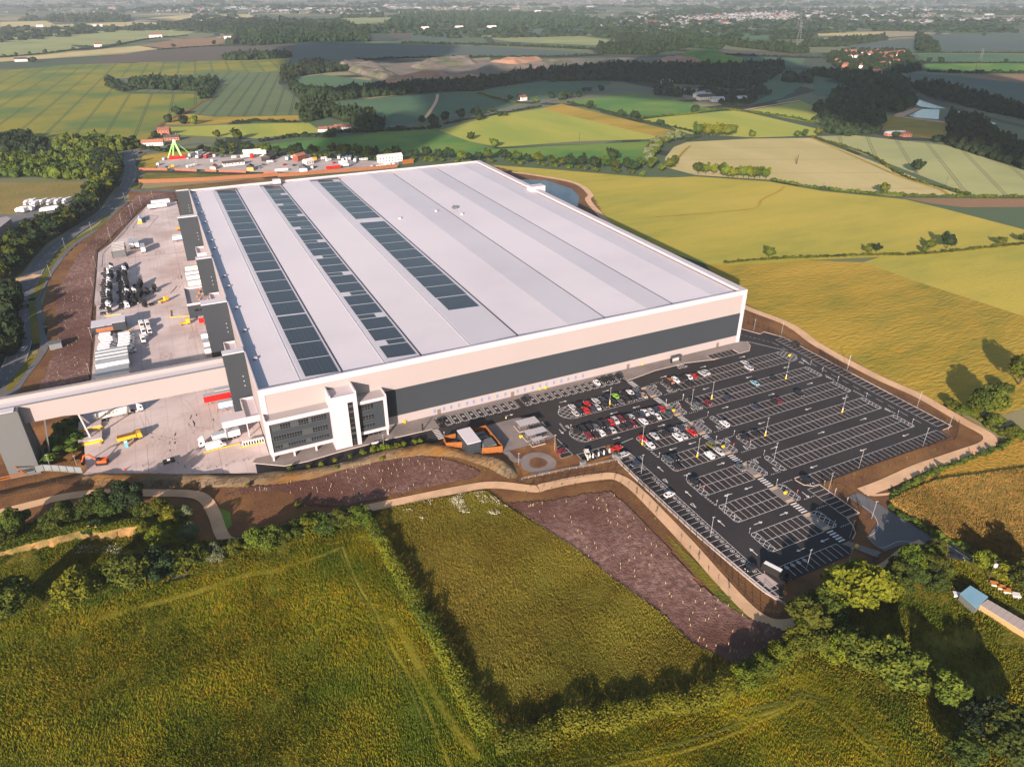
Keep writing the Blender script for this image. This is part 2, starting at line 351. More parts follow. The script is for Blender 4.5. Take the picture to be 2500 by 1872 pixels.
# ------------------------------------------------------------------ fields, far to near
FIELDS = [
 ('crop_field', 'barley', Q(A, (-700, 440), (0, 425), (420, 388), (1350, 365), (1740, 345), (1725, 400), (1690, 430), (1300, 438), (700, 465), (640, 475), (690, 545), (800, 562), (1210, 562), (1215, 600), (1100, 680), (930, 760), (870, 860), (0, 870), (-700, 880))),
 ('crop_field', 'tram', Q(A, (690, 470), (1300, 438), (1690, 430), (1670, 500), (1750, 560), (1815, 620), (1790, 690), (1290, 700), (1100, 680), (1215, 605), (1208, 558), (800, 552), (720, 522))),
 ('crop_field', 'olive', Q(A, (1100, 680), (1290, 702), (1790, 692), (1800, 735), (1500, 722), (1280, 745), (1100, 750), (980, 745))),
 ('crop_field', 'yellow', Q(A, (950, 765), (1500, 742), (1850, 735), (1950, 800), (1560, 830), (1130, 812), (960, 800))),
 ('ploughed_field', 'brown', Q(A, (430, 385), (820, 312), (1060, 282), (1450, 280), (1780, 265), (1740, 345), (1350, 363), (700, 378))),
 ('ploughed_field', 'rust', Q(A, (830, 272), (1080, 235), (1270, 225), (1400, 245), (1300, 270), (1000, 290))),
 ('crop_field', 'wheat', Q(A, (0, 350), (250, 332), (640, 292), (830, 275), (950, 295), (820, 310), (350, 345), (0, 372))),
 ('crop_field', 'pale', Q(A, (-400, 245), (0, 250), (380, 265), (500, 290), (250, 325), (0, 338), (-400, 350))),
 ('crop_field', 'pale', Q(A, (-400, 185), (0, 180), (930, 168), (1200, 185), (1080, 215), (880, 230), (700, 260), (580, 275), (420, 268), (0, 245), (-400, 240))),
 ('crop_field', 'wheat', Q(A, (0, 133), (280, 127), (330, 150), (800, 130), (1180, 150), (830, 160), (0, 162))),
 ('crop_field', 'wheat', Q(A, (870, 112), (1100, 92), (1480, 86), (1560, 105), (1250, 138), (1000, 112))),
 ('crop_field', 'dark', Q(A, (1780, 265), B, (0, 256), (640, 270), (790, 336), (250, 352), (0, 362), A, (1740, 385))),
 ('crop_field', 'teal', Q(A, (1760, 470), (1930, 447), (2212, 482), B, (330, 505), (240, 515), (0, 540), A, (1960, 545), (1780, 520))),
 ('crop_field', 'teal', Q(A, (1860, 622), (2212, 600), B, (0, 615), (640, 560), (860, 547), (1130, 620), (1060, 650), (740, 690), (600, 722), (340, 762), (250, 690), (0, 650))),
 ('crop_field', 'teal', Q(B, (925, 545), (1320, 482), (1500, 490), (1700, 490), (1690, 512), (1500, 560), (1340, 592), (1130, 605))),
 ('crop_field', 'yellow', Q(B, (665, 782), (1000, 692), (1280, 652), (2030, 832), (1500, 847), (1030, 882), (860, 850))),
 ('crop_field', 'olive', Q(B, (1280, 652), (1400, 622), (2150, 802), (2100, 830), (2030, 832))),
 ('pasture', 'green', Q(A, (1560, 872), (1960, 828), B, (0, 832), (350, 787), (640, 782), (860, 852), (1010, 892), (1950, 847), (1990, 850), (1930, 962), (1880, 987), (1300, 962), (900, 925), (500, 912), (0, 902), A, (1750, 900))),
 ('crop_field', 'green', Q(B, (1440, 612), (1800, 562), (2212, 622), C, (245, 640), (410, 657), (0, 702), B, (1880, 707), (1600, 642))),
 ('crop_field', 'yellow', Q(B, (1890, 717), C, (0, 706), (400, 667), (500, 662), (1010, 782), (960, 812), (600, 825), (200, 802), B, (2160, 800), (2050, 760))),
 ('crop_field', 'yellow', Q(C, (560, 662), (880, 607), (1010, 662), (950, 700), (1000, 747), (700, 692))),
 ('crop_field', 'olive', Q(C, (1150, 722), (1300, 682), (1520, 702), (1750, 742), (1750, 822), (1640, 832), (1340, 772))),
 ('wheat_field', 'wheat', Q(C, (50, 1000), (60, 945), (110, 882), (190, 852), (560, 832), (945, 827), D, (1860, 197), (1400, 190), (1000, 150), (690, 95), (240, 66), (180, 50))),
 ('crop_field', 'stripe', Q(C, (965, 817), (1200, 812), (1750, 872), (2212, 1020), (2500, 1100), D, (2500, 185), (2212, 192), (1930, 197))),
 ('barley_field', 'gold', Q(B, (850, 980), (1300, 1012), (1900, 1062), (2060, 1062), D, (0, 85), (240, 75), (690, 106), (1000, 162), (1500, 212), (1750, 272), (2212, 392), (2500, 440), (2500, 490), (2212, 507), (1350, 557), (900, 577), (440, 607), (300, 600), (-300, 400))),
 ('grassland', 'olive', Q(D, (300, 600), (440, 607), (900, 577), (1250, 588), (1540, 695), (2212, 912), (2600, 1040), (2700, 1400), (2300, 1430), (2100, 1500), (1760, 1450), (1560, 1380), (1200, 1205), (800, 985), (540, 855), (420, 780))),
 ('crop_field', 'gold', Q(D, (1350, 557), (2212, 507), (2600, 500), (2700, 1080), (2212, 912), (1540, 695), (1250, 588))),
 ('ploughed_field', 'rust', Q(D, (1480, 203), (2300, 208), (2300, 258), (1850, 260), (1640, 235))),
 ('crop_field', 'teal', Q(C, (1570, 322), (2300, 332), (2300, 370), (1600, 372))),
 ('crop_field', 'green', Q(C, (1610, 386), (2300, 376), (2300, 428), (1640, 430))),
 ('ploughed_field', 'rust', Q(C, (1830, 452), (2300, 450), (2300, 492), (1940, 482))),
 ('crop_field', 'dark', Q(C, (1500, 440), (1760, 452), (2300, 510), (2300, 660), (1900, 592), (1700, 540), (1550, 500))),
 ('crop_field', 'dark', Q(C, (1620, 212), (2300, 202), (2300, 312), (1700, 312))),
 ('crop_field', 'dark', Q(C, (1270, 252), (1590, 225), (1570, 310), (1130, 292))),
 ('crop_field', 'wheat', Q(C, (970, 200), (1380, 195), (1300, 215), (980, 216))),
 ('crop_field', 'pale', Q(C, (870, 237), (1270, 222), (1100, 252), (900, 256))),
 ('crop_field', 'wheat', Q(B, (1730, 180), (2000, 172), C, (100, 178), (320, 185), (330, 212), (0, 212), B, (1740, 200))),
 ('crop_field', 'teal', Q(C, (360, 187), (720, 202), (690, 240), (380, 237))),
 ('crop_field', 'pale', Q(C, (530, 256), (790, 250), (830, 270), (540, 272))),
 ('crop_field', 'brown', Q(C, (70, 290), (800, 312), (960, 347), (500, 332))),
 ('crop_field', 'teal', Q(C, (450, 342), (900, 352), (870, 402), (620, 372))),
 ('ploughed_field', 'brown', Q(B, (340, 192), (500, 187), (500, 240), (400, 232))),
 ('crop_field', 'dark', Q(B, (500, 190), (840, 182), (890, 225), (500, 245))),
 ('crop_field', 'pale', Q(B, (850, 186), (1130, 180), (1200, 215), (900, 226))),
 ('crop_field', 'dark', Q(B, (1150, 180), (1700, 176), (1500, 206), (1210, 206))),
 ('crop_field', 'pale', Q(B, (1000, 238), (1500, 216), (1850, 262), (1700, 276), (1100, 252))),
 ('crop_field', 'dark', Q(B, (650, 276), (900, 276), (1640, 322), (1500, 332), (760, 332))),
 ('crop_field', 'pale', Q(B, (0, 112), (400, 106), (450, 125), (180, 146), (0, 122))),
 ('crop_field', 'teal', Q(C, (940, 475), (1180, 520), (1060, 572), (960, 560))),
 ('crop_field', 'teal', Q(C, (340, 560), (700, 440), (900, 500), (760, 590), (540, 640))),
 ('wheat_field', 'orange', Q(Z7, (840, 170), (880, 120), Z6, (1000, 1130), (1480, 930), (1700, 860), (1900, 700), Z7, (1900, 100), (1900, 700), (1606, 600), (1400, 520), (1280, 425), (1000, 285))),
 ('quarry_floor', 'quarry', Q(B, (50, 400), (150, 362), (400, 382), (800, 352), (880, 362), (1290, 352), (2000, 345), (2212, 340), C, (200, 330), (400, 332), (570, 388), (0, 397), B, (2000, 402), (1300, 445), (930, 482), (560, 500), (340, 495), (140, 440))),
]
hgt = {'far': 0.0}
for i, (nm, k, pts) in enumerate(FIELDS):
    sheet(nm, pts, -0.38 + 0.005 * i, GR[k])
# quarry: heaps with real height
def mound(name, pts, h, m, cell):
    P = np.array(pts); c = P.mean(0); lo = P.min(0); hi = P.max(0)
    nx = max(6, int((hi[0] - lo[0]) / cell)); ny = max(6, int((hi[1] - lo[1]) / cell))
    X, Y = np.meshgrid(np.linspace(lo[0], hi[0], nx + 1), np.linspace(lo[1], hi[1], ny + 1))
    ins = inpoly(X, Y, pts).astype(float); d = ins.copy()
    for _ in range(max(2, int(min(nx, ny) / 5))):
        q = np.pad(d, 1); d = (q[:-2, 1:-1] + q[2:, 1:-1] + q[1:-1, :-2] + q[1:-1, 2:] + d) / 5
    Z = h * np.clip((d - 0.35) * 1.7, -0.1, 1) * (0.35 + 0.75 * vnoise(X, Y, 5 * cell, 3) + .4 * vnoise(X, Y, 1.7 * cell, 8)) - .1
    ii = np.arange(X.size).reshape(X.shape); k = (np.stack([Z[:-1, :-1], Z[1:, :-1], Z[:-1, 1:], Z[1:, 1:]]).max(0) > -0.05)
    F = np.stack([ii[:-1, :-1][k], ii[:-1, 1:][k], ii[1:, 1:][k], ii[1:, :-1][k]], 1)
    return tag(obj(name, mesh_np(name, np.stack([X.ravel(), Y.ravel(), Z.ravel()], 1), F, m, smooth=True)), kind='structure')
mound('spoil_heap', Q(B, (60, 400), (150, 362), (300, 400), (430, 470), (340, 480), (140, 430)), 8, GR['quarry'], 4)
mound('spoil_heap', Q(B, (500, 400), (620, 365), (850, 352), (900, 385), (700, 400), (560, 420)), 8, GR['quarry'], 4)
mound('spoil_heap', Q(B, (860, 440), (950, 400), (1100, 415), (1300, 380), (1480, 370), (1300, 430), (940, 470)), 7, GR['quarry'], 4)
mound('clay_heap', Q(B, (340, 492), (450, 462), (560, 430), (710, 440), (720, 462), (560, 502), (400, 508)), 5, GR['clay'], 3)
mound('clay_heap', Q(B, (680, 485), (780, 460), (870, 448), (935, 472), (760, 488)), 5, GR['clay'], 3)
mound('clay_heap', Q(B, (970, 372), (1100, 358), (1240, 355), (1295, 362), (1130, 388)), 6, GR['clay'], 5)
mound('clay_heap', Q(C, (0, 372), (60, 352), (140, 345), (310, 368), (200, 385), (30, 392)), 6, GR['clay'], 5)
mound('grassy_mound', Q(C, (140, 345), (330, 325), (420, 345), (580, 390), (380, 398), (300, 380)), 14, GR['green'], 10)
mound('grassy_mound', Q(B, (60, 400), (90, 380), (140, 385), (150, 420), (100, 425)), 9, GR['green'], 8)

# water
for nm, pts in (('pond', Q(C, (1520, 695), (1600, 655), (1705, 657), (1700, 717), (1560, 706))),
                ('pond', Q(C, (1490, 572), (1590, 602), (1745, 652), (1680, 652), (1590, 640), (1500, 592))),
                ('pond', Q(C, (1780, 658), (1900, 690), (2045, 742), (2040, 760), (1940, 752), (1860, 710)))):
    sheet(nm, pts, -0.05, GR['water'])
sheet('track', Q(C, (1430, 690), (1560, 648), (1600, 650), (1490, 700), (1750, 730), (1750, 742), (1440, 700)), -0.02, GR['path'])
for nm, c, k, wd in (('field_track', [(540, 660), (700, 632), (870, 604)], C, 5), ('road', [(1750, 860), (2212, 830)], C, 8), ('road', [(1500, 160), (1600, 200), (1650, 280)], C, 14)):
    ribbon(nm, Q(k, *c), wd, 0.0, GR['path'] if nm == 'field_track' else GR['road'])
railway = ribbon('railway', Q(C, (1480, 530), (1560, 565), (1800, 650), (2100, 730), (2500, 830)), 12, 0.0, GR['brown'])
ribbon('road', Q(A, (1450, 845), (1900, 800), (2212, 790), B, (180, 790), (500, 745), (700, 722), (1000, 680), (1340, 605), (1500, 570), (1700, 540), (2000, 540), C, (60, 560)), 9, 0.0, GR['road'])
ribbon('field_track', Q(A, (1290, 590), (1215, 610), (1130, 665), (980, 740), (900, 830), (850, 900)), 5, 0.01, GR['soil'])
ribbon('field_path', Q(B, (660, 565), (650, 610), (600, 690), (570, 715)), 5, 0.01, GR['path'])
ribbon('worn_line', Q(D, (0, 320), (250, 300), (585, 268), (640, 215), (740, 165), (775, 135)), 2.2, 0.0, GR['olive'])
ribbon('worn_line', Q(C, (120, 970), (170, 910), (210, 875)), 3, 0.0, GR['olive'])
ribbon('worn_line', Q(C, (940, 827), (1270, 972), D, (1480, 80), (1700, 150), (1755, 185)), 3, 0.0, GR['olive'])
for dy in (0, 26):
    ribbon('tractor_track', Q(Z6, (1100, 1420 + dy), (1450, 1210 + dy), (1840, 1060 + dy)), 1.0, -0.08, GR['roughg'])

# ------------------------------------------------------------------ near ground: soil, mulch, path, meadows
SOIL = Q(L1, (-300, 400), (0, 330), (180, 285), (500, 200), (800, 215), (1040, 205), (1110, 390), (1180, 405), (1340, 385), (1606, 305), L2, (350, 262), (590, 232), (870, 172), (1240, 117), (1330, 190), (1606, 360),
         L3, (330, 420), (560, 600), (850, 810), (1000, 960), (1290, 1090), (1540, 960), Z7, (480, 700), (700, 600), (830, 540), (950, 440), (1060, 405), (1150, 380), (1000, 280), (850, 180),
         Z6, (700, 1300), (1000, 1110), (1500, 905), (1660, 840), (1500, 770), (1330, 640), (900, 415), (450, 205), (0, -50), D, (560, 850), (300, 700), (-200, 500))
SOIL += Q(OV, (1290, 440), (1275, 415), (1240, 395), (1120, 372), (1040, 352)) + Q((340, 340, 3.253), (1500, 285), (800, 325), (0, 395)) + Q(LW, (1150, 420), (1180, 520), (1000, 660), (700, 900), (500, 1100), (400, 1300), (370, 1475), LY, (340, 200), (370, 400), (200, 640), (80, 850), (-300, 1000))
# leave the dug-out area open so that the pit below shows
def cut_rect_sheet(name, poly, z, m, cell, hole):
    P = np.array(poly); lo = P.min(0); hi = P.max(0)
    xs = np.unique(np.concatenate([np.arange(lo[0], hi[0] + cell, cell), [hole[0], hole[1]]])); ys = np.unique(np.concatenate([np.arange(lo[1], hi[1] + cell, cell), [hole[2], hole[3]]]))
    X, Y = np.meshgrid(xs, ys); ii = np.arange(X.size).reshape(X.shape)
    cx = (X[:-1, :-1] + X[1:, 1:]) / 2; cyy = (Y[:-1, :-1] + Y[1:, 1:]) / 2
    k = inpoly(cx, cyy, poly) & ~((cx > hole[0]) & (cx < hole[1]) & (cyy > hole[2]) & (cyy < hole[3]))
    Z = z + 0.10 * vnoise(X, Y, 7, 4) - 0.10
    F = np.stack([ii[:-1, :-1][k], ii[:-1, 1:][k], ii[1:, 1:][k], ii[1:, :-1][k]], 1)
    return tag(obj(name, mesh_np(name, np.stack([X.ravel(), Y.ravel(), Z.ravel()], 1), F, m)), kind='structure')
HOLE = (-113, -58, 14, 62)
cut_rect_sheet('bare_soil', SOIL, -0.02, GR['soil'], 2.5, HOLE)
xs = np.arange(HOLE[0], HOLE[1] + 1.01, 1.0); ys = np.arange(HOLE[2], HOLE[3] + .01, 1.0)
X, Y = np.meshgrid(xs, ys); Zp = terrain_z(X, Y) - 0.02 + 0.5 * (vnoise(X, Y, 4, 5) - .5) * np.clip(-terrain_z(X, Y), 0, 1)
ii = np.arange(X.size).reshape(X.shape); F = np.stack([ii[:-1, :-1].ravel(), ii[:-1, 1:].ravel(), ii[1:, 1:].ravel(), ii[1:, :-1].ravel()], 1)
tag(obj('excavation', mesh_np('excavation', np.stack([X.ravel(), Y.ravel(), Zp.ravel()], 1), F, GR['soil'], smooth=True)), kind='structure')

MEADOW = Q(L1, (-500, 900), (0, 850), (200, 800), (560, 760), (740, 690), (900, 650), (1180, 560), (1606, 470), L2, (440, 370), (560, 330), (640, 420), (760, 640), (900, 880), (1060, 1150), (1200, 1400), (1300, 1480), (1606, 1500),
           L3, (700, 1400), (1100, 1300), (1606, 1140), Z7, (470, 1120), (640, 1240), (830, 1400), (1000, 1560), (1110, 1656), (1250, 1900), L3, (400, 2100), L1, (1200, 2100), (-900, 2100), (-1000, 1300))
rough('meadow', MEADOW, 0.8, 0.28, GR['meadow'], -0.05)
M2 = Q(L2, (600, 232), (870, 170), (1240, 115), (1330, 190), (1606, 360), L3, (0, 200), (330, 420), (560, 600), (850, 810), (1000, 960), (1290, 1100), (1250, 1250), (1100, 1330), (700, 1420), (0, 1560), L2, (1250, 1500), (1050, 1100), (850, 760), (700, 470))
rough('dry_meadow', M2, 0.8, 0.26, GR['tan'], -0.05)
PITL = Q(L1, (-500, 560), (0, 500), (250, 430), (480, 390), (600, 400), (800, 380), (870, 430), (900, 500), (1000, 560), (900, 650), (740, 690), (560, 760), (200, 800), (0, 860), (-500, 900))
rough('overgrown_hollow', PITL, 1.0, 0.5, GR['roughg'], -0.05)
BANKL = Q(L1, (-300, 400), (0, 335), (180, 290), (500, 210), (800, 225), (1040, 215), (1110, 400), (1340, 385), (1606, 305), L2, (350, 262), (590, 235), (600, 300), (440, 400), L1, (1606, 490), (1180, 580), (1000, 580), (870, 440), (800, 390), (600, 410), (250, 440), (0, 510), (-300, 560))
rough('scrub_bank', BANKL, 1.0, 0.5, GR['roughg'], -0.03)
ROUGHR = Q(L3, (1280, 1100), (1540, 950), Z7, (430, 830), (520, 640), (700, 610), (830, 550), (950, 445), (1090, 400), (1300, 520), (1606, 600), (2200, 800), (2200, 1900), (1250, 1900), (1110, 1656), (830, 1400), (640, 1240), (470, 1120), L3, (1606, 1160), (1100, 1330), (1180, 1220))
rough('rough_ground', ROUGHR, 1.0, 0.5, GR['roughg'], -0.02)
MULCH = Q(L3, (-20, 180), (230, 168), (400, 130), (550, 118), (650, 200), (800, 350), (930, 500), (1050, 640), (1200, 750), (1330, 830), (1500, 880), (1540, 960), (1290, 1095), (1000, 965), (850, 812), (560, 602), (330, 422), (100, 270))
rough('mulch_bed', MULCH, 0.8, 0.16, GR['mulch'], 0.06, kind='structure')
MULCH2 = Q(ZI, (-200, 1330), (0, 1250), (300, 1230), (600, 1180), (900, 1080), (1200, 1010), (1550, 975), (1800, 1000), (2000, 1060), (2110, 1120), (2050, 1170), (1700, 1240), (1300, 1330), (900, 1420), (640, 1420), (450, 1380), (430, 1320), (300, 1290), (0, 1310))
rough('mulch_bed', MULCH2, 0.8, 0.16, GR['mulch'], 0.06)
MULCH3 = Q(LW, (1230, 470), (1560, 440), (1580, 490), (1400, 510), (1250, 600), (1150, 720), (1050, 790), (960, 900), (880, 960), (850, 1250), (840, 1475), (520, 1475), (540, 1300), (620, 1150), (740, 960), (900, 800), (1100, 620))
rough('mulch_bed', MULCH3, 0.9, 0.16, GR['mulch'], 0.06)
MULCH4 = Q(LY, (420, 0), (720, 0), (715, 200), (700, 500), (690, 720), (300, 800), (350, 650), (450, 450), (440, 200))
rough('mulch_bed', MULCH4, 0.9, 0.16, GR['mulch'], 0.085)
MULCHR = Q(Z6, (60, 90), (480, 350), (950, 600), (1260, 780), (1220, 680), (1450, 820), (1420, 860), (1250, 840), (1150, 690), (560, 345), (0, 50)) 
sheet('green_verge', Q(L3, (860, 345), (1000, 480), (1180, 650), (1380, 840), (1300, 830), (1180, 740), (1050, 600), (900, 420)), 0.09, GR['roughg'])
sheet('green_verge', Q(L1, (1225, 205), (1290, 230), (1300, 300), (1270, 330), (1240, 280)), 0.09, GR['green'])
# main gravel path round the site
PATH = Q(L1, (-120, 262), (0, 232), (200, 182), (350, 146), (550, 122), (800, 122), (1060, 128), (1150, 160), (1200, 240), (1240, 350), (1290, 396), (1400, 385)) + Q(L2, (100, 320), (350, 258), (550, 212), (800, 160), (1100, 100), (1280, 78), (1500, 100)) \
     + Q(L3, (180, 88), (330, 55), (480, 33), (580, 32), (680, 90), (830, 240), (1000, 420), (1150, 590), (1300, 750), (1400, 830), (1500, 862)) + Q(Z7, (370, 840), (450, 770), (600, 680), (720, 600), (850, 530), (950, 450), (1050, 405))
ribbon('footpath', PATH, 4.0, 0.14, GR['path'])
PATH2 = Q(Z6, (390, 1295), (600, 1215), (900, 1080), (1250, 960), (1500, 870), (1530, 800), (1450, 740), (1300, 660), (900, 430), (500, 250), (0, -20)) + Q(D, (800, 965), (540, 862), (300, 735), (-100, 520)) + Q(OV, (1275, 440), (1275, 420), (1240, 395), (1150, 378), (1105, 372))
ribbon('footpath', PATH2, 4.8, 0.12, GR['path'])
ribbon('footpath', Q(Z6, (400, 1300), (500, 1320), (700, 1300)), 1.2, 0.11, GR['path'])
sheet('balancing_pond', Q(OV, (1125, 388), (1180, 390), (1235, 408), (1252, 425), (1248, 447), (1190, 425), (1100, 388)), 0.05, GR['water'])
# access lane, bottom right
LANE = Q(Z6, (240, 1340), (345, 1298), (430, 1335), (600, 1440), (760, 1540), (950, 1656), Z7, (1150, 390), (1300, 490), (1420, 580), (1380, 620), (1290, 560), (1180, 470), (1070, 395), (990, 405), (900, 420), (820, 450), (730, 370), (785, 290), (740, 235), (700, 200), (620, 145))
sheet('access_lane', LANE, 0.11, GR['road'])
# planting island between fence and lane, and the lane's line
MB_ = MB()
cl = smooth_line(Q(Z7, (700, 195), (760, 240), (787, 300), (770, 345), (728, 368)), 5)
for a, b in zip(cl[:-1], cl[1:]): strip(MB_, a, b, .2, .125)
cl = smooth_line(Q(Z7, (728, 368), (780, 420), (825, 428), (900, 395), (980, 398), (1060, 410)), 5)
for a, b in zip(cl[:-1], cl[1:]): strip(MB_, a, b, .2, .125)
tag(MB_.build('lane_line', GR['kerb']), kind='structure')

# worn tracks in the near meadows
trk = mat('pressed_pale_grass', (.22, .19, .012), (.18, .165, .010), None, .5, bump=.3)
trd = mat('pressed_dark_grass', (.07, .085, .010), (.10, .11, .012), None, .6, bump=.3)
for i, (k, c, w_, m_) in enumerate(((L2, [(430, 430), (480, 560), (540, 680), (620, 800), (690, 960), (800, 1140), (900, 1320), (960, 1480), (1050, 1700)], 1.1, trk), (L2, [(415, 440), (465, 570), (525, 690), (600, 810), (660, 970), (765, 1160), (855, 1330), (900, 1500)], .8, trd), (L2, [(700, 830), (800, 980), (900, 1180), (1000, 1350), (1100, 1500), (1200, 1620)], 2.6, trk),
      (L2, [(0, 570), (250, 500), (430, 430)], 1.6, trk), (L1, [(560, 830), (800, 760), (1100, 680), (1400, 580), (1606, 560)], 2.6, trk), (L3, [(200, 1656), (500, 1600), (800, 1560), (1100, 1480), (1350, 1380), (1606, 1280)], 1.0, trd), (L3, [(300, 1700), (700, 1630), (1100, 1530), (1400, 1400), (1606, 1300)], 1.0, trk),
      (Z7, [(0, 1350), (200, 1310), (350, 1255), (480, 1290), (620, 1390), (760, 1500), (900, 1640)], 1.3, trd), (Z7, [(0, 1400), (200, 1350), (360, 1290), (470, 1330), (600, 1430), (720, 1540), (850, 1660)], 1.2, trk))):
    cl = smooth_line(Q(k, *c)); a, b2 = ribbon_pts(cl, w_); n = len(a); mid = (a + b2) / 2
    V = np.zeros((3 * n, 3)); V[:n, :2] = a; V[n:2 * n, :2] = mid; V[2 * n:, :2] = b2; V[:n, 2] = .42; V[n:2 * n, 2] = .60 + .1 * rng.random(n); V[2 * n:, 2] = .42
    F = [(i_ + k_ * n, i_ + (k_ + 1) * n, i_ + 1 + (k_ + 1) * n, i_ + 1 + k_ * n) for k_ in (0, 1) for i_ in range(n - 1)]
    tag(obj('grass_track', mesh_np('grass_track', V, F, m_)), kind='structure')

tm_ = MB()
for i in range(46):
    x0, y0 = random.uniform(-44, -6), random.choice((random.uniform(8, 34), random.uniform(45, 145), random.uniform(175, 300))); a = random.gauss(1.45, .35); L_ = random.uniform(10, 34); c_ = random.uniform(-.02, .02)
    for o_ in (0, 2.0):
        p = np.array([x0 + o_ * math.sin(a), y0 - o_ * math.cos(a)]); t_ = a
        for k_ in range(8): q = p + np.array([math.cos(t_), math.sin(t_)]) * L_ / 8; strip(tm_, p, q, random.uniform(.35, .6), .112); p = q; t_ += c_ * L_ / 8
tag(tm_.build('tyre_marks', mat('tyre_mark_stain', (.47, .39, .37), (.53, .45, .43), None, .3)), kind='structure')
ts_ = MB()
for x, y, w_, h_ in ((-30, 62, 9, 12), (-22, 70, 5, 9), (-26, 28, 10, 7), (-20, 120, 6, 14), (-34, 100, 7, 10), (-24, 210, 8, 16), (-30, 265, 7, 12)):
    for k_ in range(14): strip(ts_, (x + random.uniform(0, w_), y), (x + random.uniform(0, w_), y + h_ * random.uniform(.5, 1)), random.uniform(.15, .45), .114 + .0004 * k_)
tag(ts_.build('tyre_marks', mat('dark_tyre_stain', (.42, .33, .31))), kind='structure')
# ------------------------------------------------------------------ the warehouse
W_, D_, H_ = 222.6, 317.4, 27.4
m_frame = mat('white_cladding', (.50, .45, .48), (.48, .435, .465), None, .05, rough=.55)
m_beige = mat('pale_beige_cladding', (.325, .29, .29), (.315, .282, .282), None, .03, rough=.6, joints=[(0, 6.0, .035, 0, (.30, .235, .25), .35)])
m_dark = mat('charcoal_cladding', (.034, .042, .052), (.031, .039, .048), None, .03, rough=.55, joints=[(0, 6.0, .04, 0, (.035, .04, .045), .5)])
m_roof = mat('pale_metal_roof', (.575, .55, .585), (.53, .508, .545), (.61, .58, .615), .03, .006, rough=.5, joints=[(math.pi / 2, 13.4, .06, 0, (.42, .41, .43), .3)])
m_gutter = mat('dark_gutter', (.05, .05, .055), rough=.7)
m_glass = mat('dark_window_glass', (.012, .015, .018), rough=.12, spec=.6)
m_glass2 = mat('grey_window_panel', (.05, .058, .06), rough=.3)
m_mull = mat('window_frame_grey', (.11, .12, .125), rough=.5)
m_solar = mat('solar_cell', (.024, .031, .038), (.029, .037, .045), None, .3, rough=.28, spec=.5)
m_door = mat('brown_grey_door', (.15, .12, .10))
m_blue = mat('pale_blue_sign', (.10, .20, .42))
m_alu = mat('brushed_metal', (.55, .56, .58), rough=.4, metal=.3)
m_yel = mat('safety_yellow', (.75, .45, .02), rough=.5)
wh = empty('warehouse', (0, 0, 0), 0, 'huge pale distribution warehouse with long ribbed roof, solar arrays and charcoal wall band', 'warehouse')
# walls
b = MB(); b.box(0, W_, .0, .5, 4.0, 15.8); b.build('dark_wall_band', m_dark, wh, (0, 0, 0))
b = MB(); b.box(1.9, W_ - 2.1, .03, .5, 15.8, 25.1); b.build('upper_wall', m_beige, wh)
b = MB(); b.box(0, W_ - 2.1, -.04, .5, 0, 4.0); b.build('lower_wall', m_beige, wh)
b = MB(); b.box(-.12, 1.9, -.12, .5, 0, 25.1); b.box(W_ - 2.1, W_, -.12, .5, 0, 25.1); b.box(-.12, W_, -.12, .8, 25.1, H_); b.build('wall_frame', m_frame, wh)
b = MB(); b.box(0, .5, .52, D_ - .6, 0, H_ - 1.2); b.build('left_wall', m_beige, wh)
b = MB(); b.box(-.06, .45, .82, D_ - .6, H_ - 1.2, H_ - .01); b.build('parapet', m_frame, wh)
b = MB(); b.box(W_ - .5, W_, .52, D_ - .6, 0, H_ - 1.2); b.build('right_wall', m_beige, wh)
b = MB(); b.box(W_ - 3.6, W_, .82, D_ - .6, H_ - 1.19, H_ - .02); b.build('parapet', m_frame, wh)
b = MB(); b.box(0, W_, D_ - .6, D_, 0, H_ - 1.2); b.build('rear_wall', m_beige, wh)
b = MB(); b.box(0, W_, D_ - 1.6, D_ - .01, H_ - 1.19, H_ - .03); b.build('parapet', m_frame, wh)
# roof: ridges and valleys running back from the front wall
XS = [(.5, 25.25), (16.1, 26.35), (31.1, 25.5), (47.8, 26.35), (62.3, 25.5), (83.4, 26.5), (104.5, 25.5), (127.9, 26.5), (146.8, 25.5), (168.1, 26.5), (183.1, 25.5), (204.6, 26.4), (W_ - 3.6, 25.7)]
def roof_z(x):
    for (a, za), (c, zc) in zip(XS[:-1], XS[1:]):
        if a <= x <= c: return za + (zc - za) * (x - a) / (c - a)
    return 25.7
YB = [.8, D_ - 1.6]; HIPS = 8.0
b = MB()
for (a, za), (c, zc) in zip(XS[:-1], XS[1:]):
    b = MB(); n = 1
    b.add([(a, YB[0], za), (c, YB[0], zc), (c, YB[1], zc), (a, YB[1], za), (a, YB[0], 24.6), (c, YB[0], 24.6), (c, YB[1], 24.6), (a, YB[1], 24.6)], [(0, 1, 2, 3), (4, 5, 1, 0), (3, 2, 6, 7)])
    b.build('roof_slope', m_roof, wh)
for x in (31.1, 62.3, 104.5, 146.8, 183.1):
    b = MB(); hw_ = .3 if x < 110 else .16; b.box(x - hw_, x + hw_, 2.5, D_ - 6, 25.45, 25.62); b.build('gutter', m_gutter, wh)
for x in (15.2, 47.0, 82.4):
    b = MB(); b.box(x - .15, x + .15, 3, D_ - 5, roof_z(x), roof_z(x) + .14); b.build('roof_walkway', m_alu, wh)
b = MB(); yy = D_ - 9
for (x0, x1) in ((16.5, 31.1), (47, 62), (83, 104)): b = MB(); b.box(x0, x1, yy, yy + .25, roof_z(x0) - .1, roof_z(x0) + .75); b.build('roof_guard_rail', m_gutter, wh)
